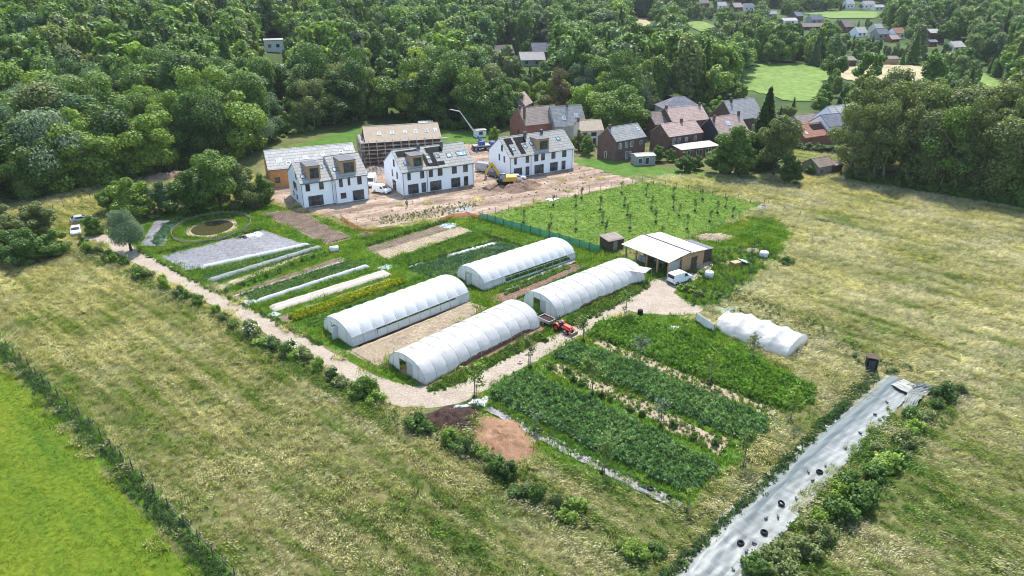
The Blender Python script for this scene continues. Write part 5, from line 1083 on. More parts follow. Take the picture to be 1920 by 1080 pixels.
def lobes_points(lobes, n, r, deep=.0, up=.35):
    L = np.asarray(lobes, float); w = L[:, 3] ** 2; w /= w.sum(); P = []; Nn = []; tot = 0
    while tot < n:
        m = n * 2; i = r.choice(len(L), m, p=w); d = r.normal(size=(m, 3)); d /= np.linalg.norm(d, axis=1, keepdims=True)
        c = L[i, :3]; R = L[i, 3][:, None]; sq = L[i, 4][:, None] if L.shape[1] > 4 else 1
        p = c + d * R * np.array([1, 1, 1]) * r.uniform(.78 - deep, 1.06 + deep * .9, (m, 1)); p[:, 2] = c[:, 2] + (p[:, 2] - c[:, 2]) * (L[i, 4] if L.shape[1] > 4 else 1)
        q = np.linalg.norm((p[:, None, :] - L[None, :, :3]), axis=2) / L[None, :, 3]; ok = (q < .74 - deep * .6).sum(1) == 0
        P.append(p[ok]); Nn.append(d[ok]); tot += ok.sum()
    P = np.concatenate(P)[:n]; Nn = np.concatenate(Nn)[:n]; Nn = Nn + r.normal(size=Nn.shape) * .55; Nn[:, 2] += up; return P, Nn
def trunk_mb(h, r0, lean=0, limbs=(), n=7):
    mb = MB(); mb.smooth = True; pts = [(lean * (z / h) ** 2 * h + .04 * h * math.sin(z * .5) * .3, .02 * h * math.sin(z * .9), z) for z in [h * i / 4 for i in range(5)]]
    mb.tube(pts, [r0 * 1.25, r0, r0 * .8, r0 * .6, r0 * .35], n)
    for z0, az, ln, el in limbs:
        a = Vector((lean * (z0 / h) ** 2 * h, 0, z0)); d = Vector((math.cos(az) * math.cos(el), math.sin(az) * math.cos(el), math.sin(el)))
        mb.tube([a, a + d * ln * .5, a + d * ln + Vector((0, 0, ln * .15))], [r0 * .5, r0 * .32, r0 * .12], 5)
    return mb
def crown(kind, n, s, seed):
    """leaf faces of a crown; unit: metres; tree about 16 m high"""
    r = np.random.default_rng(seed); Lb = []
    if kind in ('broad', 'round', 'bushy', 'oak'):
        cz, rx, rz, N_, lr = {'broad': (9.6, 5.2, 6.6, 30, (.22, .40)), 'round': (8.8, 5.8, 6.6, 40, (.2, .32)), 'bushy': (7.8, 4.8, 7.4, 32, (.22, .4)), 'oak': (9.4, 6.0, 6.2, 24, (.2, .38))}[kind]
        for i in range(N_):
            d = r.normal(size=3); d /= np.linalg.norm(d); d[2] = max(d[2], -.75); k = r.uniform(.42, .95) if i > 5 else r.uniform(0, .35)
            R = rx * r.uniform(*lr); Lb.append((d[0] * rx * k, d[1] * rx * k, cz + d[2] * rz * k, R, r.uniform(.7, .95)))
    elif kind == 'tall':
        for i in range(26):
            z = r.uniform(3.5, 15); k = 3.3 * (1 - ((z - 8.5) / 8.5) ** 2) ** .5; t = r.uniform(0, 6.28); q = r.uniform(.2, .75); Lb.append((math.cos(t) * k * q, math.sin(t) * k * q, z, r.uniform(1.2, 2.1), 1.15))
    elif kind == 'airy':
        for i in range(30):
            z = r.uniform(4, 15.5); k = 4.2 * (1 - ((z - 9) / 8.5) ** 2) ** .5; t = r.uniform(0, 6.28); q = r.uniform(.35, 1); Lb.append((math.cos(t) * k * q, math.sin(t) * k * q, z, r.uniform(.9, 1.6), .8))
    elif kind == 'aspen':
        for i in range(40):
            z = r.uniform(2.5, 15.6); k = 2.7 * (1 - ((z - 8) / 8.4) ** 2) ** .5; t = r.uniform(0, 6.28); q = r.uniform(.3, 1.05); Lb.append((math.cos(t) * k * q, math.sin(t) * k * q, z, r.uniform(.5, 1.05), 1.25))
    elif kind == 'willow':
        for i in range(22):
            t = r.uniform(0, 6.28); q = r.uniform(.1, .8); Lb.append((math.cos(t) * 5 * q, math.sin(t) * 5 * q, r.uniform(6, 12.5) - 3 * q, r.uniform(1.5, 2.5), 1.2))
    if kind == 'conifer':
        m = n; z = 1 + 15.5 * r.beta(1.15, 1.7, m); t = r.uniform(0, 6.28, m); arm = (np.sin(t * 7 + np.floor(z / 1.05) * 2.1) * .18 + 1); R = 3.6 * (1 - (z - 1) / 15.8) * arm * (1 - .3 * ((z / 1.05) % 1)) * r.uniform(.55, 1.05, m) + .08
        P = np.stack([R * np.cos(t), R * np.sin(t), z - R * .25], 1); Nn = np.stack([np.cos(t) * .4, np.sin(t) * .4, np.ones(m)], 1) + r.normal(size=(m, 3)) * .4
    else: P, Nn = lobes_points(Lb, n, r, .26 if kind in ('airy', 'tall', 'aspen') else .15)
    return leaf_quads(P, Nn, s, r, .45 if kind == 'willow' else 0)
KINDS_ = ['broad', 'round', 'bushy', 'oak', 'tall', 'airy', 'willow', 'conifer', 'aspen']
TRUNK = {'broad': (9, .32), 'round': (8, .4), 'bushy': (7, .28), 'oak': (9, .4), 'tall': (13, .24), 'airy': (13, .2), 'willow': (9, .35), 'aspen': (14.5, .2), 'conifer': (16, .25)}
CROWN = {}; TRK = {}
for i, k in enumerate(KINDS_):
    for v in range(2): CROWN[k, v] = quads_mesh('crown', crown(k, 16000 if k not in ('airy', 'aspen') else 8000, .37 if k not in ('conifer', 'airy', 'tall', 'aspen') else .33, 100 + i * 10 + v)); CROWN[k, v].materials.append(M['foliage'])
    h, r0 = TRUNK[k]; ob = trunk_mb(h, r0, .02, [(h * .45, j * 1.9 + i, h * .42, .6) for j in range(4)] if k != 'conifer' else ()).build('trunk', M['bark_pale'] if k in ('airy', 'aspen') else M['bark']); TRK[k] = ob.data; bpy.data.objects.remove(ob)
COLS = {'dark green': (.028, .06, .016), 'deep green': (.036, .078, .018), 'mid green': (.055, .105, .024), 'fresh green': (.085, .15, .028), 'yellow green': (.13, .19, .03), 'olive': (.08, .098, .03), 'silver green': (.12, .155, .09), 'blue green': (.04, .085, .045), 'bronze': (.075, .06, .035)}
COLS = {k: (v[0] * 2.25, v[1] * 1.95, v[2] * 1.45) for k, v in COLS.items()}
COLS['olive'] = (.155, .195, .06); COLS['silver green'] = (.17, .24, .14); COLS['bronze'] = (.13, .105, .055)
FORM = {'broad': 'broad crowned', 'round': 'round domed', 'bushy': 'bushy', 'oak': 'spreading', 'tall': 'tall narrow', 'airy': 'loose airy', 'aspen': 'slim', 'willow': 'drooping', 'conifer': 'conical'}
def tree(kind, col, x, y, h, label, group=None, wide=1.0, name=None, cat='tree', z=None, low=None):
    r = random.random; s = h / 16.2; nm = name or ('conifer_tree' if kind == 'conifer' else 'tree')
    t = thing(nm, label, cat, (x, y, (float(T(x, y)) if z is None else z) - .1), r() * 6.28, group)
    c = link('crown', CROWN[kind, int(r() * 2)], None, t); c.scale = (s * wide, s * wide * (.92 + .16 * r()), s); k = .88 + .24 * r(); c.color = (*[q * k for q in COLS[col]], 1)
    if low: c.location.z = low * -s
    b = link('trunk', TRK[kind], None, t); b.scale = (s, s, s); return t
# shrub prototypes about 2 m high
SHR = []
for v in range(4):
    r = np.random.default_rng(300 + v); Lb = []
    for i in range(22): t = r.uniform(0, 6.28); q = r.uniform(0, 1.0); Lb.append((math.cos(t) * q, math.sin(t) * q, r.uniform(.3, 1.75) * (1 - .45 * q), r.uniform(.16, .4), 1))
    P, Nn = lobes_points(Lb, 2600, r, .25); P = np.concatenate([P, P[:260] * np.array([1.05, 1.05, 1.22])]); Nn = np.concatenate([Nn, Nn[:260]])
    me = quads_mesh('crown', leaf_quads(P, Nn, .17, r)); me.materials.append(M['foliage']); SHR.append(me)
tb = MB()
for j in range(5): tb.tube([(0, 0, 0), (.25 * math.cos(j * 1.3), .25 * math.sin(j * 1.3), .6), (.5 * math.cos(j * 1.3), .5 * math.sin(j * 1.3), 1.2)], [.05, .035, .015], 5)
ob = tb.build('stems', M['bark']); STEMS = ob.data; bpy.data.objects.remove(ob)
fl = quads_mesh('blossom', leaf_quads(*lobes_points([(0, 0, .9, .85, 1)], 150, np.random.default_rng(5), .1), .16, np.random.default_rng(6))); fl.materials.append(M['flower'])
def shrub(px, w, h, col, label, group=None, blossom=False, world=False, name='shrub'):
    x, y = px if world else G(*px); t = thing(name, label, 'shrub', (x, y, float(T(x, y)) - .05), random.random() * 6.28, group)
    c = link('crown', random.choice(SHR), None, t); c.scale = (w / 2, w / 2 * random.uniform(.85, 1.15), h / 2); k = random.uniform(.85, 1.15); c.color = (*[q * k for q in COLS[col]], 1)
    b = link('stems', STEMS, None, t); b.scale = (w / 2.2, w / 2.2, h / 2)
    if blossom: f = link('blossom', fl, None, t); f.scale = (w / 2.05, w / 2.05, h / 1.95)
    return t
# young trees: open twiggy crowns, 4 m high
YNG = []; YTR = []
for v in range(5):
    r = np.random.default_rng(400 + v); mb = MB(); mb.smooth = True; mb.tube([(0, 0, 0), (.03, 0, 1.2), (.0, .03, 2.4), (.03, 0, 3.6)], [.06, .05, .035, .012], 6); P = []
    for j in range(16):
        z = r.uniform(1.35, 3.3); t = r.uniform(0, 6.28); ln = r.uniform(.5, 1.15) * (1.2 - .2 * (z - 1.3)); e = r.uniform(.2, 1.0); a = np.array([.02, 0, z]); d = np.array([math.cos(t) * math.cos(e), math.sin(t) * math.cos(e), math.sin(e)]); b = a + d * ln
        mb.cyl(a, b, .02, .008, 4, False)
        for q in np.linspace(.3, 1.08, 12): P.append(a + d * ln * q + r.normal(size=3) * .09)
    ob = mb.build('trunk', M['bark_pale']); YTR.append(ob.data); bpy.data.objects.remove(ob)
    P = np.array(P); me = quads_mesh('crown', leaf_quads(np.repeat(P, 3, 0) + r.normal(size=(len(P) * 3, 3)) * .08, r.normal(size=(len(P) * 3, 3)) + [0, 0, .6], .15, r)); me.materials.append(M['foliage']); YNG.append(me)
def young(px, h, col, label, group, wide=1.0, lean=0, guard=False):
    x, y = G(*px); t = thing('young_tree', label, 'tree', (x, y, 0), random.random() * 6.28, group); t.rotation_euler = (lean, 0, t.rotation_euler.z); v = random.randrange(5); s = h / 3.9
    c = link('crown', YNG[v], None, t); c.scale = (s * wide, s * wide, s); k = random.uniform(.85, 1.2); c.color = (*[q * k for q in COLS[col]], 1)
    b = link('trunk', YTR[v], None, t); b.scale = (s * 1.2, s * 1.2, s)
    if guard: MB().cyl((.28, .1, 0), (.28, .1, 1.5), .045, n=5).build('stake', M['wood_grey'], t); g = link('grass_ring', SHR[v % 4], None, t); g.scale = (.3, .3, .2); g.color = (.03, .07, .015, 1)
    return t

# ---- young trees along the crop blocks
CT = [((890, 746), 5.0, 'fresh green', 'young tree with branching crown at the bend of the gravel track', 1.3), ((994, 690), 4.7, 'olive', 'young tree at the corner of the first crop block by the track', 1.1), ((1093, 640), 4.2, 'mid green', 'dark young tree on the verge right of the red tractor', 1.3), ((1173, 597), 4.6, 'mid green', 'young tree where the track opens into the yard', 1.1),
      ((1110, 741), 5.4, 'mid green', 'largest young tree standing in the straw strip between the two near crop blocks', 1.4), ((1199, 688), 4.6, 'silver green', 'silvery young tree between the second and third crop blocks nearest the track', 1.2), ((1330, 722), 4.8, 'fresh green', 'upright young tree in the middle between second and third crop blocks', .9), ((1285, 628), 3.2, 'fresh green', 'spreading young tree beside the loose film panel', 1.4), ((1411, 671), 3.8, 'olive', 'dark branched young tree in front of the slack tunnel', 1.2),
      ((1481, 792), 5.0, 'fresh green', 'thin young tree at the far end of the third crop block', 1.0), ((1393, 876), 4.8, 'mid green', 'thin young tree at the far end of the middle crop block', 1.0), ((1238, 800), 3.8, 'silver green', 'silvery sapling halfway down the straw strip', 1.2), ((1002, 808), 2.6, 'silver green', 'small sapling on the green verge above the rubble', 1.1), ((1129, 888), 4.2, 'mid green', 'slim tree on the edge of the narrow mulch film', .9), ((1287, 958), 3.0, 'fresh green', 'small tree at the lower end of the narrow mulch film', 1.1)]
for px, h, col, lab, w in CT: young(px, h, col, lab, 'young trees among the crops', w, 0, True)
c = G(1557, 722); ln = thing('leaning_stake', 'leaning bare stake with tuft of grass in the meadow above the silage sheet', 'stake', c); MB().cyl((0, 0, 0), (.9, .5, 2.2), .05, n=6).build('stake', M['wood_grey'], ln)
OR = [(981, 418), (1033, 420), (1080, 431), (1030, 446), (1080, 386), (1125, 394), (1129, 418), (1135, 443), (1171, 386), (1176, 404), (1181, 428), (1241, 443), (1229, 417), (1288, 430), (1330, 416), (1273, 405), (1212, 366), (1262, 370), (1317, 374), (1373, 406), (1360, 388), (1302, 396), (1222, 392), (1037, 385), (1165, 362), (1345, 400), (1262, 390), (1090, 372)]
OR.sort(key=lambda p: (round(p[1] / 14), p[0]))
rows = {}
for p in OR: rows.setdefault(round(p[1] / 14), []).append(p)
for ri, k in enumerate(sorted(rows)):
    for i, p in enumerate(rows[k]): young(p, random.uniform(2.4, 3.6), random.choice(['mid green', 'deep green', 'mid green', 'olive']), 'orchard tree, %s from the left in the %s row from the back' % (ordw(i), ordw(ri)), 'young trees in the fenced orchard', random.uniform(.7, .95), 0, True)

# ---- shrubs along the tracks
HS = [(165, 458), (192, 472), (214, 480), (240, 491), (262, 505), (288, 517), (315, 531), (345, 551), (380, 566), (415, 583), (478, 622), (520, 648), (552, 660), (578, 668), (632, 706), (690, 738), (712, 748), (790, 797), (806, 806), (852, 824), (868, 836), (905, 852), (930, 868), (962, 890), (985, 926), (1015, 940), (1052, 950), (1078, 958)]
HS2 = []
for i, p in enumerate(HS):
    p = (p[0] - 7, p[1] + 5)
    HS2.append((p, i in (10, 12, 15, 23), i in (4, 10, 12, 14)))
    if i < len(HS) - 1:
        q = (HS[i + 1][0] - 7, HS[i + 1][1] + 5); d = math.dist(G(*p), G(*q)); n_ = int(d / 2.1)
        for k in range(1, n_ + 1):
            if random.random() < .4: t_ = k / (n_ + 1); HS2.append(((p[0] + (q[0] - p[0]) * t_ - random.uniform(-2, 9), p[1] + (q[1] - p[1]) * t_ + random.uniform(0, 7)), False, False))
for i, (p, big, blo) in enumerate(HS2):
    far = p[0] < 460
    shrub(p, random.uniform(2.6, 3.6) if big else random.uniform(1.5, 2.8), (2.6 if big else 1.9) * random.uniform(.75, 1.25), random.choice(['deep green', 'mid green', 'dark green', 'fresh green', 'olive']), '%s hedge shrub left of the track from its far end%s' % (ordw(i), ', with pale blossom' if blo else ''), 'hedge shrubs along the long track', blo)
for i, p in enumerate([]):
    big = i in (10, 12, 15, 23); far = p[0] < 460
    shrub(p, random.uniform(2.2, 3.0) if big or far else random.uniform(1.3, 2.0), (2.4 if big else 1.5) * random.uniform(.85, 1.15), random.choice(['deep green', 'mid green', 'mid green', 'fresh green']), '%s hedge shrub left of the track from its far end%s' % (ordw(i), ', with pale blossom' if i in (4, 10, 12, 14) else ''), 'hedge shrubs along the long track', i in (4, 10, 12, 14))
RS = [(1410, 1070, 3), (1450, 1050, 3), (1500, 1040, 3.2), (1470, 1085, 3), (1540, 1015, 2.6), (1532, 985, 2.2), (1570, 975, 3.2), (1600, 950, 3.4), (1575, 940, 2.6), (1625, 940, 2.6), (1592, 910, 2.2), (1640, 900, 2.8), (1660, 880, 3), (1680, 860, 2.4), (1645, 855, 2.0), (1690, 835, 2.8), (1712, 808, 2.4), (1735, 790, 2.2), (1705, 785, 2.4), (1755, 765, 2.0), (1768, 748, 3.2), (1795, 740, 2.0)]
for i, (x, y, w) in enumerate(RS): shrub((x, y), w, w * random.uniform(.65, .9), random.choice(['mid green', 'olive', 'fresh green', 'olive', 'deep green']) if i != 20 else 'dark green', ('%s shrub along the right side of the silage sheet, counting upwards' % ordw(i)) if i != 20 else 'dark bush at the crumpled end of the silage sheet', 'shrubs right of the silage sheet')
MS = [((1195, 1045), 2.4, 'fresh green'), ((1235, 1040), 1.8, 'deep green'), ((1160, 1030), 1.2, 'mid green'), ((1165, 650 + 8), .9, 'deep green'), ((1100, 985), 1.2, 'olive'), ((1280, 1060), 1.2, 'mid green')]
for i, (p, w, c_) in enumerate(MS[:3] + MS[4:]): shrub(p, w, w * .7, c_, '%s low bush in the meadow at the bottom centre, from the left' % ordw(i), 'low bushes at the bottom centre')
TS = [(825, 722), (848, 716), (880, 700), (905, 688), (925, 680), (948, 668), (968, 660), (985, 648), (1012, 632), (1022, 640)]
for i, p in enumerate(TS): shrub(p, .95, .8, random.choice(['mid green', 'deep green']), '%s berry bush between nearest polytunnel and track, from the bend' % ordw(i), 'berry bushes beside the track')
SS = [(1062, 700), (1075, 715), (1090, 722), (1128, 745), (1145, 752), (1180, 770), (1205, 780), (1260, 800), (1300, 822), (1032, 690), (1340, 835)]
SS.sort()
for i, p in enumerate(SS): shrub(p, 1.0, .95, random.choice(['deep green', 'dark green', 'mid green']), '%s small bush in the near straw strip, counting from the track' % ordw(i), 'bushes in the straw strip')
NS = [(425, 548), (455, 537), (478, 529), (500, 520), (525, 510), (548, 500), (568, 492), (588, 484)]
for i, p in enumerate(NS): shrub(p, .9, .9, 'dark green', '%s dark plant along the net covered garden row, from the track' % ordw(i), 'plants along the netted row')
RM = [(1290, 545, 2.2), (1312, 556, 2.0), (1276, 540, 1.4), (1180, 540, 1.4), (1195, 531, 1.2), (1160, 560, 1.2), (1125, 575, 1.2), (1475, 495, 2.6), (1350, 560, 1.6), (1300, 485 + 25, 1.3), (1318, 514, 1.5), (1590, 640, 1.4), (1670, 700, 1.6), (1700, 690, 1.2)]
for i, (x, y, w) in enumerate(sorted(RM)): shrub((x, y), w, w * .6, random.choice(['fresh green', 'deep green', 'olive']), '%s low bush around yard and rough meadow, from the left' % ordw(i), 'low bushes around the yard')

# ---- big bushes and trees left of the garden
LT = [('bushy', 'olive', (20, 452), 10, 1.2, 'pale olive bush at the left picture edge beyond the meadow'), ('bushy', 'deep green', (58, 492), 9, 1.15, 'largest dark bush of the clump in the meadow corner at the left edge'), ('bushy', 'mid green', (105, 478), 7.2, 1.15, 'right bush of the dark clump in the meadow corner'), ('round', 'deep green', (10, 486), 8, 1.2, 'leftmost dark bush cut by the picture edge'), ('bushy', 'olive', (75, 440), 9, 1.2, 'tan topped bush behind the dark corner clump'),
      ('willow', 'silver green', (246, 470), 8.6, .85, 'silvery willow bush at the end of the grey weed mat'), ('bushy', 'mid green', (178, 440), 4.6, 1.0, 'small round tree beside the two parked cars'), ('bushy', 'fresh green', (258, 408), 9.8, 1.05, 'bright green tree behind the willow bush'), ('bushy', 'mid green', (222, 398), 8, 1.0, 'green tree left of the bright one behind the willow'), ('bushy', 'blue green', (312, 400), 8, .95, 'blue green bush between bright tree and big clump above the pond'),
      ('bushy', 'deep green', (365, 398), 10.4, 1.1, 'left tree of the big clump above the pond'), ('broad', 'mid green', (415, 392), 11.5, 1.0, 'middle tree of the big clump above the pond'), ('bushy', 'olive', (458, 388), 11, 1.0, 'right tree of the big clump left of the long pale roof'), ('bushy', 'mid green', (495, 382), 8.2, .9, 'small tree at the right end of the big clump by the white house'), ('bushy', 'deep green', (390, 372), 11, 1.1, 'rear tree of the big clump above the pond')]
for k, col, px, h, w, lab in LT: tree(k, col, *G(*px), h * (1.22 if px[0] > 130 else 1.0), lab, 'trees and bushes left of the garden', w * 1.15, low=3.2 if k in ('bushy', 'round') else .8)
shrub((480, 392), 2.6, 1.6, 'bronze', 'brown twig pile on the grass left of the white house', None, name='twig_pile')
# ---- garden trees around the brick houses
GT_ = [('round', 'mid green', (1160, 255), 16.5, 1.25, 'huge round chestnut with light blossom texture behind the dark brick house'), ('round', 'fresh green', (1100, 236), 15, 1.0, 'bright green round tree left of the huge chestnut'), ('airy', 'bronze', (1048, 226), 15, .8, 'sparse bronze pine behind the skylight house'), ('bushy', 'olive', (1020, 222), 10, 1.0, 'olive bush behind the grey roofed houses'),
       ('conifer', 'dark green', (1424, 312), 17.5, 1.25, 'tall dark spruce beside the black clad gable house'), ('conifer', 'dark green', (1456, 262), 8.5, .8, 'slim dark cypress behind the spruce'), ('bushy', 'mid green', (1378, 328), 13, 1.2, 'wide walnut like tree hiding the front of the clad house'), ('bushy', 'mid green', (1350, 325), 9.5, 1.15, 'lower left companion of the wide tree before the clad house'), ('broad', 'olive', (1450, 330), 13, .9, 'loose olive tree right of the spruce'), ('bushy', 'dark green', (1480, 345), 7.4, 1.05, 'dark bush between olive tree and meadow shed'), ('bushy', 'deep green', (1283, 322), 5.6, 1.15, 'round evergreen bush in front of the lean-to'), ('bushy', 'deep green', (1232, 303), 4.6, 1.3, 'round bush right of the small grey hut'), ('bushy', 'mid green', (1258, 303), 3.8, 1.0, 'smaller bush between the two round evergreens'),
       ('bushy', 'mid green', (1100, 292), 6, .9, 'small tree at the right gable of the rightmost white house'), ('bushy', 'olive', (1085, 282), 6.5, .8, 'grey green tree touching the rightmost white house'), ('bushy', 'fresh green', (1330, 268), 6, 1, 'bright tree between pink roof and clad house'), ('bushy', 'mid green', (1318, 232), 7, 1, 'bush behind the rear brick house'), ('bushy', 'fresh green', (1345, 222), 8, 1, 'bright round tree behind the hip roofed house'), ('bushy', 'olive', (1228, 208), 6.5, 1, 'yellowish bush left of the blue slate bungalow'), ('bushy', 'deep green', (1305, 318), 4, 1.2, 'low dark bush beside the lean-to'), ('bushy', 'fresh green', (926, 268), 5, 1, 'bright bush behind the crane truck'), ('bushy', 'mid green', (1520, 328), 3.4, 1.1, 'low bush left of the meadow shed')]
for k, col, px, h, w, lab in GT_: tree(k, col, *(GT(*px) if px[1] < 300 else G(*px)), h * 1.22, lab, 'garden trees around the brick houses', w * 1.05, low=2.2 if k in ('bushy', 'round') else .6)
for i, px in enumerate([(1495, 280), (1515, 283), (1536, 286), (1556, 288), (1574, 290)]): shrub(GT(*px), 4.2, 2.4, 'dark green', '%s clipped bush of the hedge below the orange roofed house, from the left' % ordw(i), 'hedge below the orange roofed house', world=True)
# ---- the tall wood on the right
RW = []
for rw, n_, y0, dy, h0 in (('front', 11, 331, .16, 20), ('middle', 10, 316, .14, 22), ('rear', 9, 300, .12, 23)):
    for i in range(n_): px = 1588 + (360 * (i + .5 * random.random()) / n_) + (8 if rw == 'middle' else 0); RW.append((px, y0 + (px - 1592) * dy, h0 + random.uniform(-2, 1.2), rw))
cnt = {'front': 0, 'middle': 0, 'rear': 0}
for px, py, h, rw in RW:
    tree(random.choice(['aspen', 'aspen', 'airy', 'aspen', 'tall']), random.choice(['olive', 'olive', 'mid green', 'olive']), *G(px, py), h * 1.08, '%s tree from the left in the %s row of the tall right wood' % (ordw(cnt[rw]), rw), 'tall wood at the right edge', random.uniform(.75, 1.05), low=.8); cnt[rw] += 1
for i in range(16): px = 1590 + i * 22; shrub((px, 336 + (px - 1592) * .165), random.uniform(2.5, 4.5), random.uniform(1.8, 3.2), 'deep green', '%s bush from the left along the foot of the tall right wood' % ordw(i), 'bushes at the foot of the tall wood')

# ------------------------------------------------------------------ the forest
EDGE = [(-200, 420), (0, 372), (80, 372), (130, 358), (200, 344), (260, 335), (330, 322), (400, 310), (480, 282), (530, 260), (600, 243), (660, 228), (720, 216), (790, 234), (850, 244), (930, 241), (960, 222), (1005, 212), (1060, 205), (1110, 222), (1180, 228), (1225, 195), (1310, 195), (1360, 200), (1420, 208), (1480, 222), (1560, 214), (1600, 230), (1700, 240), (1800, 250), (1920, 262), (2200, 280)]
ex_, ey_ = zip(*EDGE)
KEEP_CLEAR = [[(1402, 158), (1398, 136), (1500, 123), (1552, 134), (1540, 158), (1505, 180), (1470, 178), (1430, 166)], [(1575, 138), (1600, 126), (1760, 128), (1780, 138), (1700, 144), (1600, 144)], [(1505, 22), (1650, 20), (1650, 36), (1510, 38)], [(1285, 42), (1340, 40), (1340, 58), (1300, 60)], [(1188, 34), (1224, 34), (1224, 50), (1190, 50)], [(1840, 138), (1900, 165), (1895, 182), (1850, 168)]]
for px, py, *_r in FARH: KEEP_CLEAR.append([(px, py - 3), (px, py - 14), (px + 23, py - 15), (px + 24, py - 3)] if px > 1200 else [(px - 6, py - 3), (px - 4, py - 20), (px + 32, py - 20), (px + 34, py - 3)])
KEEP_CLEAR += [[(1562, 125), (1564, 118), (1596, 118), (1596, 125)], [(1636, 121), (1638, 114), (1664, 114), (1664, 121)]]
FLAT = [p for k in ('far_field', 'far_stubble', 'garden_lawn', 'rear_meadow') for p in ZONES[k]]
KC = [(Q, (min(p[0] for p in Q), max(p[0] for p in Q), min(p[1] for p in Q), max(p[1] for p in Q))) for Q in KEEP_CLEAR]
fr = np.random.default_rng(21); cand = []
for (R0, R1, sp) in ((150, 260, 7.2), (260, 420, 8.0), (420, 700, 9.0), (700, 1050, 11), (1050, 1600, 15)):
    n = int((math.radians(92) / 2) * (R1 ** 2 - R0 ** 2) / sp ** 2 * 2.2)
    R = np.sqrt(fr.uniform(R0 ** 2, R1 ** 2, n)); A = np.radians(fr.uniform(-46, 46, n)); cand.append(np.stack([R * np.sin(A), R * np.cos(A), np.full(n, sp)], 1))
cand = np.concatenate(cand); cand = cand[np.argsort(np.hypot(cand[:, 0], cand[:, 1]))]
cz = T(cand[:, 0], cand[:, 1]); chosen = []; grid_ = {}
HB = [(float(o.location.x), float(o.location.y), 11.0) for o in COL.objects if o.parent is None and o.get('category') in ('house', 'barn', 'shed', 'hut', 'cabin', 'outbuilding')]
for (x, y, sp), z in zip(cand, cz):
    px, py = PX(x, y, z)
    if not (-260 < px < 2180) or py > np.interp(px, ex_, ey_): continue
    R = math.hypot(x, y); village = px > 1270 and 380 < R < 900
    h = fr.uniform(13, 20) if not village else fr.uniform(9, 15)
    if px > 1330 and R < 420: h = fr.uniform(10, 16)
    if R > 900: h = fr.uniform(15, 22)
    if village and fr.random() < .06: continue
    d0 = sp * (.52 if not village else .5); g = (int(x // 16), int(y // 16)); bad = False
    for i in (-1, 0, 1):
        for j in (-1, 0, 1):
            for q in grid_.get((g[0] + i, g[1] + j), ()):
                if (q[0] - x) ** 2 + (q[1] - y) ** 2 < d0 * d0: bad = True; break
    if bad: continue
    if any((hx + 5 - x) ** 2 + (hy + 5 - y) ** 2 < rr * rr for hx, hy, rr in HB): continue
    if any(inpoly(x, y, P) for P in FLAT): continue
    clear = True
    def hides(hh):
        tx, ty = PX(x, y, z + hh * 1.28); k = hh * .4 * FPX / (y * CP + 20)
        for Q, bb in KC:
            if tx + k < bb[0] or tx - k > bb[1] or ty > bb[3] or py < bb[2]: continue
            for fu in (-1, -.5, 0, .5, 1):
                for fv in (.03, .2, .4, .6, .8, 1):
                    if inpoly(tx + (px - tx) * fv + k * fu * (.45 + .55 * math.sin(math.pi * min(fv, .95))), ty + (py - ty) * fv, Q): return True
        return False
    if hides(h):
        h *= .42                      # low scrub where a tall tree would stand in the view of a house or a field
        if hides(h): continue
    grid_.setdefault(g, []).append((x, y)); chosen.append((x, y, float(z), h, px, py, R))
NEAR_N = 205
near = chosen[:0]; far = []
for c in chosen:
    if len(near) < NEAR_N and -60 < c[4] < 1980: near.append(c)
    else: far.append(c)
AREAS = [(0, 'in the far left wood'), (330, 'behind the pond clump'), (520, 'behind the long pale roof'), (700, 'behind the plywood roof'), (850, 'behind the crane'), (960, 'behind the grey roofs'), (1130, 'behind the chestnut'), (1330, 'behind the spruce'), (1560, 'behind the tall right wood')]
ac = {}
near.sort(key=lambda c: (max(a for a, _ in AREAS if a <= max(0, c[4])), c[6]))
for x, y, z, h, px, py, R in near:
    a = max((q for q in AREAS if q[0] <= max(0, px)), key=lambda q: q[0]); u = fr.random()
    kind = 'conifer' if u < .03 else 'tall' if u < .22 else 'airy' if u < .34 else 'willow' if u < .42 else 'round' if u < .48 else 'oak' if u < .62 else 'bushy' if u < .80 else 'broad'
    col = 'dark green' if kind == 'conifer' else 'silver green' if kind == 'willow' and fr.random() < .6 else str(fr.choice(['deep green', 'deep green', 'mid green', 'mid green', 'fresh green', 'olive', 'blue green', 'dark green', 'yellow green'], p=[.15, .14, .2, .15, .12, .08, .07, .05, .04]))
    key = (a[1], kind, col); ac[key] = ac.get(key, 0) + 1; n = ac[key]
    lab = '%s %s tree %s' % (FORM[kind], col, a[1]) if True else ''
    t = tree(kind, col, x, y, h * (1.22 if R < 260 else 1.12), lab, 'forest trees behind the site', fr.uniform(.9, 1.35), z=z, low=(3.2 if py > np.interp(px, ex_, ey_) - 22 else 2.0) if kind in ('bushy', 'round', 'broad', 'oak') else .5); t['nth'] = n
for i, px in enumerate(range(4, 940, 17)):
    py = float(np.interp(px, ex_, ey_)) + random.uniform(-3, 2)
    if 480 < px < 700 and random.random() < .4: continue
    shrub(GT(px, py), random.uniform(3, 5) * (.6 if 480 < px < 800 else 1), random.uniform(2.2, 5) * (.5 if 480 < px < 800 else 1), random.choice(['deep green', 'mid green', 'dark green', 'olive', 'fresh green']), '%s bush along the foot of the wood, counted from the left edge' % ordw(i), 'bushes along the foot of the wood', world=True)
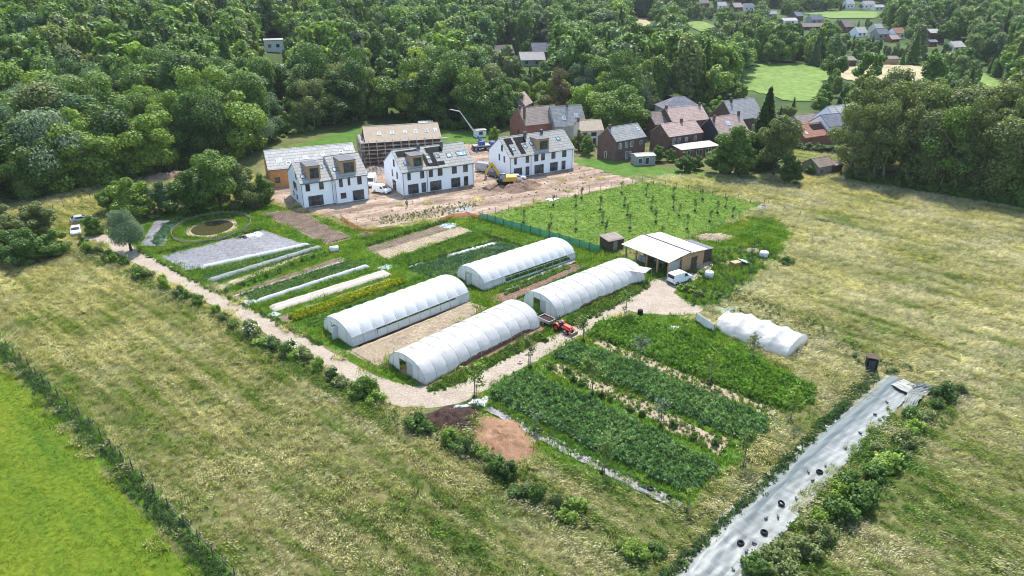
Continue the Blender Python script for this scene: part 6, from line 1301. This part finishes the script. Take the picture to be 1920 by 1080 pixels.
# tell apart those of one look in one place by their order from the front
tot = {}
for o in COL.objects:
    if o.get('nth'): tot.setdefault(o['label'], []).append(o)
for lab, os_ in tot.items():
    if len(os_) > 1:
        os_.sort(key=lambda o: PX(*o.location)[0])
        for i, o in enumerate(os_): o['label'] = lab + (', the left one' if i == 0 and len(os_) == 2 else ', the right one' if len(os_) == 2 else ', %s of %d from the left' % (ordw(i), len(os_)))
for os_ in tot.values():
    for o in os_: del o['nth']
PAL = [(0, COLS["dark green"]), (.14, COLS['deep green']), (.34, COLS['mid green']), (.52, COLS['deep green']), (.64, COLS['fresh green']), (.74, COLS['olive']), (.84, COLS['blue green']), (.92, (.20, .25, .10)), (1, (.05, .075, .04))]
M['far_foliage'] = leaf_mat('far_foliage', [(p, tuple(q * 1.15 for q in c)) for p, c in PAL], .32, (.65, 1.4))
fp_ = []
for i, k in enumerate(['broad', 'tall', 'bushy', 'oak', 'tall', 'conifer', 'airy', 'broad']):
    q = crown(k, 3600, .8 if k != 'conifer' else .7, 700 + i)
    if k in ('broad', 'oak', 'round', 'bushy'): q[:, 2] -= 2.0
    fp_.append(q)
F_ = np.array([(x, y, z) for x, y, z, *_r in far]); Hs = np.array([c[3] for c in far]) / 16.0 * np.where(np.array([c[6] for c in far]) > 600, 1.45, 1.3)
scatter('far_wood', fp_, F_, fr.uniform(0, 6.28, len(F_)), Hs, M['far_foliage'], 'wooded hillside of mixed broadleaf trees filling the distance', k=4, cat='wood', sel=fr.choice(8, len(F_), p=[.2, .12, .2, .14, .12, .02, .1, .1]))
print('FOREST', len(near), len(far), 'nearR', max(c[6] for c in near))

# ------------------------------------------------------------------ grass, crops, weeds (nobody could count them)
gr = np.random.default_rng(77)
WIND = np.array([.8, -.55])
def blades(n, size, h, w, lean, tuft=4, seed=0, spread=.12):
    """triangular blades in tufts over a square patch, laid over by the wind"""
    r = np.random.default_rng(seed); m = n * tuft; c = np.repeat(r.uniform(-size / 2, size / 2, (n, 2)), tuft, 0) + r.normal(size=(m, 2)) * spread
    hh = np.repeat(r.uniform(.6, 1.25, n), tuft) * r.uniform(.7, 1.1, m) * h; ln = r.normal(size=(m, 2)) * .35 + WIND * lean * np.repeat(r.uniform(.4, 1.5, n), tuft)[:, None]
    t = r.uniform(0, 6.28, m); d = np.stack([np.cos(t), np.sin(t)], 1) * (w * r.uniform(.6, 1.4, m))[:, None] / 2
    V = np.zeros((m, 3, 3)); V[:, 0, :2] = c - d; V[:, 1, :2] = c + d; V[:, 2, :2] = c + ln * hh[:, None]; V[:, 2, 2] = hh; V[:, :2, 2] = -.03
    # seed head: a second small face near the tip, wider
    return V.reshape(-1, 3)
def heads(n, size, h, seed):
    """nodding seed heads standing over the blades"""
    r = np.random.default_rng(seed); c = r.uniform(-size / 2, size / 2, (n, 2)); hh = r.uniform(.75, 1.25, n) * h; ln = WIND * .55 + r.normal(size=(n, 2)) * .25; V = np.zeros((n, 3, 3)); t = r.uniform(0, 6.28, n); d = np.stack([np.cos(t), np.sin(t)], 1) * .05
    b = c + ln * hh[:, None] * .75; V[:, 0, :2] = b - d; V[:, 1, :2] = b + d; V[:, 2, :2] = c + ln * hh[:, None] * 1.35; V[:, 0, 2] = V[:, 1, 2] = hh * .82; V[:, 2, 2] = hh * .9; return V.reshape(-1, 3)
# areas kept free of grass
BLOCK = []
for k in ('soil', 'track', 'yard', 'pond_water'): BLOCK += ZONES.get(k, [])
for t_, o_, a_, l_ in TUN: ca, sa = math.cos(a_), math.sin(a_); BLOCK.append([(o_[0] + ca * x - sa * y, o_[1] + sa * x + ca * y) for x, y in ((-.2, -3.6), (l_ + .2, -3.6), (l_ + .2, 3.6), (-.2, 3.6))])
BLOCK.append([inb(x, y)[:2] for x, y in ((-.5, -.3), (LBARN + .3, -.3), (LBARN + .3, Db), (-.5, Db))])
pxpoly = lambda P: [G(*p) for p in P]
MATS_ = [[(302, 481), (352, 508), (574, 460), (494, 432)], [(262, 462), (312, 462), (318, 408), (290, 414)]]
BLOCK += [pxpoly(P) for P in MATS_]
BLOCK += [band([(376, 503), (580, 459)], 1.3), band([(482, 566), (690, 499)], 1.0), band([(508, 580), (727, 511)], 2.3), band([(836, 480), (930, 456)], 1.3), band(SIL, SILW), band([(916, 766), (985, 800), (1065, 845), (1160, 893), (1275, 951)], 1.0), band([(948, 545), (1010, 518), (1076, 491)], .9)]
def hp_ell(px, rx, ry): c = G(*px); return [(c[0] + rx * math.cos(t), c[1] + ry * math.sin(t)) for t in np.linspace(0, 6.28, 14)[:-1]]
BLOCK += [band([(1680, 722), (1712, 738), (1743, 728)], 2.6), band([(1718, 735), (1705, 762), (1694, 786)], 1.8)]
BLOCK += [hp_ell((838, 785), 3.2, 2.4), hp_ell((940, 826), 3.0, 4.6), hp_ell((398, 427), 4.6, 5.4)]
BB = [(min(p[0] for p in P), max(p[0] for p in P), min(p[1] for p in P), max(p[1] for p in P), P) for P in BLOCK]
def blocked(x, y): return any(a <= x <= b and c <= y <= d and inpoly(x, y, P) for a, b, c, d, P in BB)
ZB = {k: [(min(p[0] for p in P), max(p[0] for p in P), min(p[1] for p in P), max(p[1] for p in P), P) for P in ZONES[k]] for k in ('turf', 'lawn', 'turf_field', 'site_ground', 'bank', 'garden_lawn', 'rear_meadow')}
def inz(k, x, y): return any(a <= x <= b and c <= y <= d and inpoly(x, y, P) for a, b, c, d, P in ZB[k])
M['meadow_grass'] = leaf_mat('meadow_grass', ('world', .06, [(.39, (.095, .19, .025)), (.455, (.22, .28, .07)), (.505, (.39, .375, .225)), (.63, (.62, .575, .42))], None, .7, (.07, 1, 1, RAD(41))), .5, (.6, 1.35), 1.0)
M['green_grass'] = leaf_mat('green_grass', ('world', .22, [(.3, (.07, .155, .018)), (.5, (.145, .255, .03)), (.68, (.26, .31, .06))]), .4, (.6, 1.4))
M['lime_grass'] = leaf_mat('lime_grass', ('world', .25, [(.32, (.045, .11, .006)), (.5, (.09, .145, .008)), (.68, (.155, .185, .012))], (.15, 1, 1, RAD(41))), .45, (.7, 1.3))
mead = []; turf = []; lime = []; lawn = []
for x in np.arange(-120, 135, 1.9):
    for y in np.arange(28, 205, 1.9):
        x_, y_ = x + gr.uniform(-.4, .4), y + gr.uniform(-.4, .4); px, py = PX(x_, y_, 0)
        if not (-200 < px < 2200 and py < 1200): continue
        if py < np.interp(px, ex_, ey_) or (py < 330 and px < 1480): continue
        if inz('turf_field', x_, y_):
            lime.append((x_, y_, 0)); continue
        if inz('lawn', x_, y_): continue
        if inz('site_ground', x_, y_) and gr.random() > .03: continue
        if inz('turf', x_, y_) or inz('bank', x_, y_): continue
        if blocked(x_, y_): continue
        mead.append((x_, y_, 0))
for x in np.arange(-75, 65, 1.05):
    for y in np.arange(45, 172, 1.05):
        x_, y_ = x + gr.uniform(-.3, .3), y + gr.uniform(-.3, .3); px, py = PX(x_, y_, 0)
        if not (-60 < px < 1980 and py < 1150): continue
        if inz('lawn', x_, y_): lawn.append((x_, y_, 0)); continue
        if inz('site_ground', x_, y_) and gr.random() < .8: continue
        if (inz('turf', x_, y_) or inz('bank', x_, y_)) and not blocked(x_, y_): turf.append((x_, y_, 0))
pm = [np.concatenate([blades(70, 2.2, .52, .075, .75, 4, 10 + i), heads(150, 2.2, .62, 20 + i)]) for i in range(4)]
scatter('meadow_grass', pm, mead, [gr.normal() * .2 + 1.1 * wob(x * .13, y * .13) + .5 * wob(x * .5, y * .5) for x, y, _ in mead], [gr.uniform(.75, 1.1) * (1 + .3 * wob(x * .3 + 3, y * .3)) for x, y, _ in mead], M['meadow_grass'], 'tall straw coloured hay grass blown over by the wind across the meadows', cat='grass')
pt = [blades(34, 1.25, .24, .06, .3, 4, 40 + i) for i in range(4)]
scatter('turf_grass', pt, turf, gr.uniform(0, 6.28, len(turf)), gr.uniform(.6, 1.7, len(turf)) * gr.choice([.8, 1.0, 1.5], len(turf)), M['green_grass'], 'rough green grass and weeds between the garden beds', cat='grass')
pl_ = [blades(60, 2.1, .13, .055, .3, 4, 50 + i) for i in range(3)]
scatter('field_grass', pl_, lime, gr.normal(size=len(lime)) * .3, gr.uniform(.8, 1.3, len(lime)), M['lime_grass'], 'short bright lime green grass of the field in the lower left corner', cat='grass')
M['lawn_grass'] = leaf_mat('lawn_grass', ('world', .2, [(.3, (.06, .135, .014)), (.5, (.1, .185, .025)), (.7, (.17, .22, .045))]), .45, (.75, 1.25), 1.7, .45)
scatter('lawn_grass', [blades(26, 1.2, .16, .06, .3, 3, 60 + i) for i in range(3)], lawn, gr.uniform(0, 6.28, len(lawn)), gr.uniform(.6, 1.4, len(lawn)), M['lawn_grass'], 'bright green grass of the fenced young orchard', cat='grass')
# broad leaved weeds along edges
def clump(n, rad, h, s, seed, up=.5):
    r = np.random.default_rng(seed); t = r.uniform(0, 6.28, n); q = rad * np.sqrt(r.uniform(0, 1, n)); z = h * r.uniform(.1, 1, n) * (1 - .5 * (q / rad) ** 2); P = np.stack([q * np.cos(t), q * np.sin(t), z], 1)
    return leaf_quads(P, np.stack([np.cos(t) * .6, np.sin(t) * .6, np.full(n, up)], 1) + r.normal(size=(n, 3)) * .5, s, r)
CL = [clump(60, .42, .75, .2, 800 + i) for i in range(4)]
def fill(P, step, jit=.5, avoid=True):
    xs = [p[0] for p in P]; ys = [p[1] for p in P]; out = []
    for x in np.arange(min(xs), max(xs), step):
        for y in np.arange(min(ys), max(ys), step):
            a, b = x + gr.uniform(-jit, jit) * step, y + gr.uniform(-jit, jit) * step
            if inpoly(a, b, P): out.append((a, b, 0))
    return out
def along(line, w, n, world=False):
    P = [Vector(p) for p in (line if world else [G(*q) for q in line])]; out = []; L_ = [(P[i + 1] - P[i]).length for i in range(len(P) - 1)]; tot_ = sum(L_)
    for s in gr.uniform(0, tot_, n):
        i = 0
        while s > L_[i] and i < len(L_) - 1: s -= L_[i]; i += 1
        d = (P[i + 1] - P[i]) / L_[i]; o_ = gr.normal() * w / 2; out.append((P[i].x + d.x * s - d.y * o_, P[i].y + d.y * s + d.x * o_, 0))
    return out
def stuff(name, label, pts, mat, size, protos=None, k=4, cat='plants', dz=0):
    pts = [(a, b, c + dz) for a, b, c in pts]
    return scatter(name, protos or CL, pts, gr.uniform(0, 6.28, len(pts)), gr.uniform(size[0], size[1], len(pts)), mat, label, k=k, cat=cat)
M['crop_dark'] = leaf_mat('crop_dark', ('world', .35, [(.3, (0.075, 0.156, 0.051)), (.55, (0.137, 0.240, 0.081)), (.75, (0.257, 0.336, 0.141))]), .3, (.6, 1.5))
M['crop_light'] = leaf_mat('crop_light', ('world', .3, [(.3, (0.090, 0.193, 0.026)), (.6, (0.150, 0.271, 0.037)), (.8, (0.221, 0.315, 0.083))]), .35, (.6, 1.4))
M['weed'] = leaf_mat('weed', ('world', .3, [(.3, (0.058, 0.131, 0.020)), (.5, (0.109, 0.196, 0.029)), (.7, (0.189, 0.239, 0.065))]), .35, (.55, 1.5))
M['weed_dark'] = leaf_mat('weed_dark', ('world', .3, [(.3, (0.043, 0.087, 0.026)), (.6, (0.087, 0.145, 0.051)), (.75, (0.203, 0.217, 0.116))]), .3, (.55, 1.5))
M['cabbage'] = leaf_mat('cabbage', ('world', .5, [(.3, (0.051, 0.131, 0.065)), (.55, (0.102, 0.203, 0.116)), (.7, (0.290, 0.377, 0.319))]), .25, (.6, 1.5))
M['lettuce'] = leaf_mat('lettuce', ('world', .4, [(.3, (.19, .25, .012)), (.7, (.34, .36, .02))]), .4, (.7, 1.3))
M['herb'] = leaf_mat('herb', ('world', .5, [(.3, (0.072, 0.174, 0.029)), (.7, (0.160, 0.290, 0.051))]), .35, (.6, 1.4))
M['leek'] = leaf_mat('leek', ('world', .6, [(.3, (.16, .19, .08)), (.7, (.3, .27, .17))]), .35, (.75, 1.25))
C1 = pxpoly([(914, 741), (983, 702), (1115, 756), (1232, 818), (1344, 880), (1325, 903), (1283, 922), (1230, 898), (1130, 850), (1012, 788)])
C2 = pxpoly([(1040, 668), (1074, 648), (1176, 680), (1296, 730), (1436, 790), (1434, 808), (1400, 830), (1300, 784), (1180, 730)])
C3 = pxpoly([(1104, 628), (1125, 608), (1185, 596), (1290, 632), (1430, 688), (1530, 732), (1522, 756), (1474, 770), (1335, 716), (1208, 664)])
stuff('potato_crop', 'dense dark green crop block nearest the camera right of the track bend', fill(C1, .48), M['crop_dark'], (.9, 1.85), cat='crop')
stuff('potato_crop', 'dense dark green crop block in the middle of the three', fill(C2, .48), M['crop_dark'], (1.1, 1.7), cat='crop')
stuff('cereal_crop', 'lighter green grassy crop block nearest the slack tunnel', fill(C3, .5), M['crop_light'], (1.0, 1.5), cat='crop')
stuff('straw_weeds', 'pale weeds growing in the straw strips between the crop blocks', fill(pxpoly([(1010, 682), (1040, 668), (1390, 830), (1350, 858), (1180, 770)]), .62), M['weed'], (.25, .8), cat='weeds')
stuff('verge_weeds', 'bright green verge between the first crop block and the narrow mulch film', along([(915, 755), (1000, 800), (1130, 868), (1270, 938)], 1.0, 500), M['herb'], (.3, .6), cat='weeds')
stuff('bank_weeds', 'dark weeds along the wire fence at the left', along([(x - .6, y - .5) for x, y in fw[1:]], .9, 800, True), M['weed_dark'], (.35, .9), cat='weeds')
stuff('hedge_weeds', 'green undergrowth beneath the hedge shrubs left of the track', along([(132, 470), (242, 517), (378, 590), (498, 664), (618, 726), (740, 792), (860, 822), (960, 880), (1040, 930), (1120, 985)], 1.5, 900), M['weed'], (.4, .9), cat='weeds')
stuff('silage_weeds', 'tall weeds in the overgrown strip right of the silage sheet', fill(pxpoly([(1665, 765), (1690, 790), (1760, 735), (1800, 730), (1790, 790), (1700, 870), (1640, 950), (1560, 1040), (1500, 1120), (1380, 1120), (1400, 1065), (1480, 985), (1560, 900)]), .6), M['weed'], (.35, 1.05), cat='weeds')
stuff('silage_weeds', 'dark weeds along the left edge of the silage sheet', along([(1640, 705), (1560, 785), (1455, 893), (1345, 998), (1240, 1090)], .6, 420), M['weed_dark'], (.6, 1.2), cat='weeds')
stuff('meadow_weeds', 'green weeds scattered in the rough ground around the yard and barn', fill(pxpoly([(1275, 550), (1300, 575), (1380, 590), (1540, 640), (1640, 700), (1700, 700), (1600, 640), (1450, 570), (1380, 545), (1460, 480), (1420, 450), (1320, 480), (1330, 510)]), 1.1), M['weed_dark'], (.5, 1.1), cat='weeds')
def rowset(name, label, lines, n, w, mat, size, protos=None, k=4):
    pts = []
    for l in lines: pts += along(l, w, n)
    return stuff(name, label, pts, M[mat], size, protos, k, 'crop')
def lerp2(A0, A1, B0, B1, n): return [[(A0[0] + (A1[0] - A0[0]) * t, A0[1] + (A1[1] - A0[1]) * t), (B0[0] + (B1[0] - B0[0]) * t, B0[1] + (B1[1] - B0[1]) * t)] for t in np.linspace(0, 1, n)]
rowset('cabbage_rows', 'blue green cabbage rows on the plot above the third tunnel', lerp2((768, 506), (822, 526), (940, 458), (990, 470), 7), 150, .25, 'cabbage', (.45, .8))
rowset('lettuce_rows', 'yellow green salad rows below the cream fleece bed', lerp2((545, 596), (553, 601), (752, 525), (762, 529), 3), 420, .28, 'lettuce', (.7, 1.05))
rowset('herb_rows', 'green herb rows between the salad rows and the third tunnel', lerp2((568, 606), (596, 618), (775, 532), (800, 541), 4), 130, .3, 'herb', (.4, .7))
rowset('bean_rows', 'dark green leafy rows beside the narrow white fleece', lerp2((452, 556), (476, 564), (660, 490), (684, 497), 4), 170, .3, 'crop_dark', (.5, .85))
rowset('net_rows', 'grey green plants under thin netting along the staked row', lerp2((378, 524), (398, 532), (584, 462), (600, 467), 4), 150, .3, 'cabbage', (.35, .6))
rowset('bean_rows', 'green strip between white fleece and netted row', lerp2((380, 512), (386, 517), (580, 463), (584, 465), 2), 190, .35, 'crop_dark', (.4, .7))
rowset('bean_rows', 'green rows along the far tunnel side', lerp2((938, 548), (946, 553), (1060, 500), (1068, 502), 2), 120, .3, 'herb', (.45, .8))
rowset('onion_rows', 'thin dark onion rows on the red brown bed', lerp2((940, 574), (948, 579), (1098, 502), (1106, 506), 2), 130, .15, 'crop_dark', (.3, .55))
rowset('lavender_rows', 'grey green lavender curving through the weed mat beside the pond', [[(290, 458), (298, 440), (318, 420), (340, 410)], [(298, 460), (306, 442), (326, 424)]], 160, .5, 'cabbage', (.5, .9))
rowset('verge_plants', 'flowering strip of low plants between nearest tunnel and track', [[(805, 735), (860, 712), (930, 676), (1020, 628)], [(830, 722), (1030, 620)]], 260, .9, 'weed', (.35, .8))
rowset('verge_plants', 'leafy strip between the second tunnel and the track', [[(1070, 612), (1130, 580), (1215, 535)], [(1060, 606), (1120, 574), (1210, 530)]], 220, .8, 'weed', (.5, 1.0))
for (t_, o_, a_, l_), nm in zip(TUN, ('nearest tunnel', 'second tunnel', 'third tunnel', 'far tunnel')):
    ca, sa = math.cos(a_), math.sin(a_); pts = [(o_[0] + ca * x - sa * y, o_[1] + sa * x + ca * y, 0) for y in (-2.6, -1.5, .1, 1.4, 2.6) for x in np.arange(1.5, l_ - .5, .45)]
    stuff('tunnel_crop', 'green rows growing inside the %s' % nm, pts, M['herb'], (.5, .95), cat='crop')
rowset('grass_rows', 'light green grass strip between the straw plot and the cabbages', lerp2((735, 490), (752, 497), (888, 436), (905, 444), 4), 150, .3, 'herb', (.4, .7))
rowset('herb_rows', 'fresh green strip beyond the brown bed edging', lerp2((412, 548), (420, 552), (612, 474), (618, 477), 2), 170, .25, 'herb', (.4, .7))
rowset('herb_rows', 'low green strip between the white fleece and the cream bed', lerp2((496, 572), (500, 575), (700, 502), (706, 505), 2), 140, .2, 'herb', (.3, .5))
rowset('edge_weeds', 'dark weeds along the far edges of the garden plots', [[(300, 476), (490, 430)], [(686, 462), (838, 415)], [(765, 500), (940, 450)], [(905, 440), (1000, 470)]], 150, .35, 'weed_dark', (.4, .9))
rowset('edge_weeds', 'weeds along the track beside the garden plots', [[(262, 470), (300, 492), (400, 545), (500, 592), (600, 648)]], 300, .5, 'weed', (.35, .8))
# ploughed ridges
def ridges(name, label, A0, A1, B0, B1, n, mat, h=.16):
    ls = lerp2(A0, A1, B0, B1, n); a0 = Vector((*G(*A0), 0)); mb = MB(); mb.smooth = True
    for l in ls:
        p, q = Vector((*G(*l[0]), 0)), Vector((*G(*l[1]), 0)); d = (q - p); nn = Vector((-d.y, d.x, 0)).normalized(); m_ = max(10, int(d.length / .5)); s = random.random() * 9
        mb.grid(lambda u, v: tuple(p + d * u + nn * ((v - .5) * .42 + .05 * wob(u * 30 + s, v)) + Vector((0, 0, .015 + h * math.sin(math.pi * v) * (1 + .4 * wob(u * 40 + s, v * 2)))) - a0), m_, 4)
    return tag(mb.build(name, M[mat], None, tuple(a0)), label, 'soil', None, 'stuff')
ridges('soil_ridges', 'ploughed ridges of the bare bed left of the orange netting', (496, 402), (552, 393), (618, 455), (655, 446), 13, 'soil')
ridges('soil_ridges', 'raised brown soil bed beside the grey board edging', (434, 553), (440, 557), (640, 485), (646, 488), 2, 'soil')
ridges('soil_ridges', 'red brown soil ridges between the two right hand tunnels', (922, 560), (940, 569), (1076, 496), (1094, 500), 5, 'soil_red', .12)
ridges('soil_ridges', 'grey soil ridges at the top of the straw plot', (690, 466), (700, 471), (842, 420), (858, 424), 4, 'soil', .12)
ridges('leek_rows', 'dry straw coloured rows of the bed between the two near tunnels', (664, 661), (702, 685), (880, 568), (912, 578), 13, 'soil_straw', .13)
ridges('straw_rows', 'pale straw covered ridges of the straw plot', (704, 474), (724, 484), (862, 426), (882, 433), 6, 'soil_straw', .1)
rowset('leek_rows', 'green leek rows along the back of the nearest tunnel', lerp2((712, 690), (720, 694), (930, 582), (938, 586), 2), 160, .3, 'leek', (.35, .7))
stuff('site_weeds', 'weeds sprouting on the building site in front of the white houses', fill(pxpoly([(690, 412), (770, 398), (830, 384), (880, 378), (900, 384), (850, 402), (790, 412), (720, 422)]), .75) + fill(pxpoly([(1010, 352), (1100, 340), (1130, 346), (1050, 366)]), 2.0), M['weed'], (.2, .6), cat='weeds')
stuff('straw_weeds', 'weeds in the narrow path between the middle and light green crop blocks', fill(pxpoly([(1098, 637), (1118, 630), (1482, 776), (1440, 788)]), .75), M['weed'], (.3, .8), cat='weeds')
# small stones and lumps on the site
st_ = [(a, b, 0) for a, b, _ in fill(ZONES['site_ground'][0], 2.6)]
rk = [leaf_quads(*lobes_points([(0, 0, .08, .2, .6)], 26, np.random.default_rng(9 + i)), .22, np.random.default_rng(3 + i)) for i in range(3)]
M['clod'] = leaf_mat('clod', ('world', .3, [(.3, (.22, .16, .12)), (.6, (.36, .28, .22)), (.8, (.5, .45, .38))]), .0, (.7, 1.3))
scatter('site_clods', rk, st_, gr.uniform(0, 6.28, len(st_)), gr.uniform(.2, 1.1, len(st_)) ** 1.6, M['clod'], 'clods and stones strewn over the building site', k=4, cat='clods')
print('GRASS', len(mead), len(turf), len(lime), len(lawn))

# ------------------------------------------------------------------ air
HZ = bpy.data.materials.new('haze'); HZ.use_nodes = True; hn = HZ.node_tree.nodes; hn.remove(hn['Principled BSDF'])
pv = hn.new('ShaderNodeVolumePrincipled'); pv.inputs['Density'].default_value = 0.00007; pv.inputs['Color'].default_value = (.86, .92, 1, 1); pv.inputs['Anisotropy'].default_value = .1
HZ.node_tree.links.new(pv.outputs[0], hn['Material Output'].inputs['Volume'])
tag(MB().box(-2100, 2100, -40, 2300, -8, 180).build('haze', HZ), None, None, None, 'stuff')
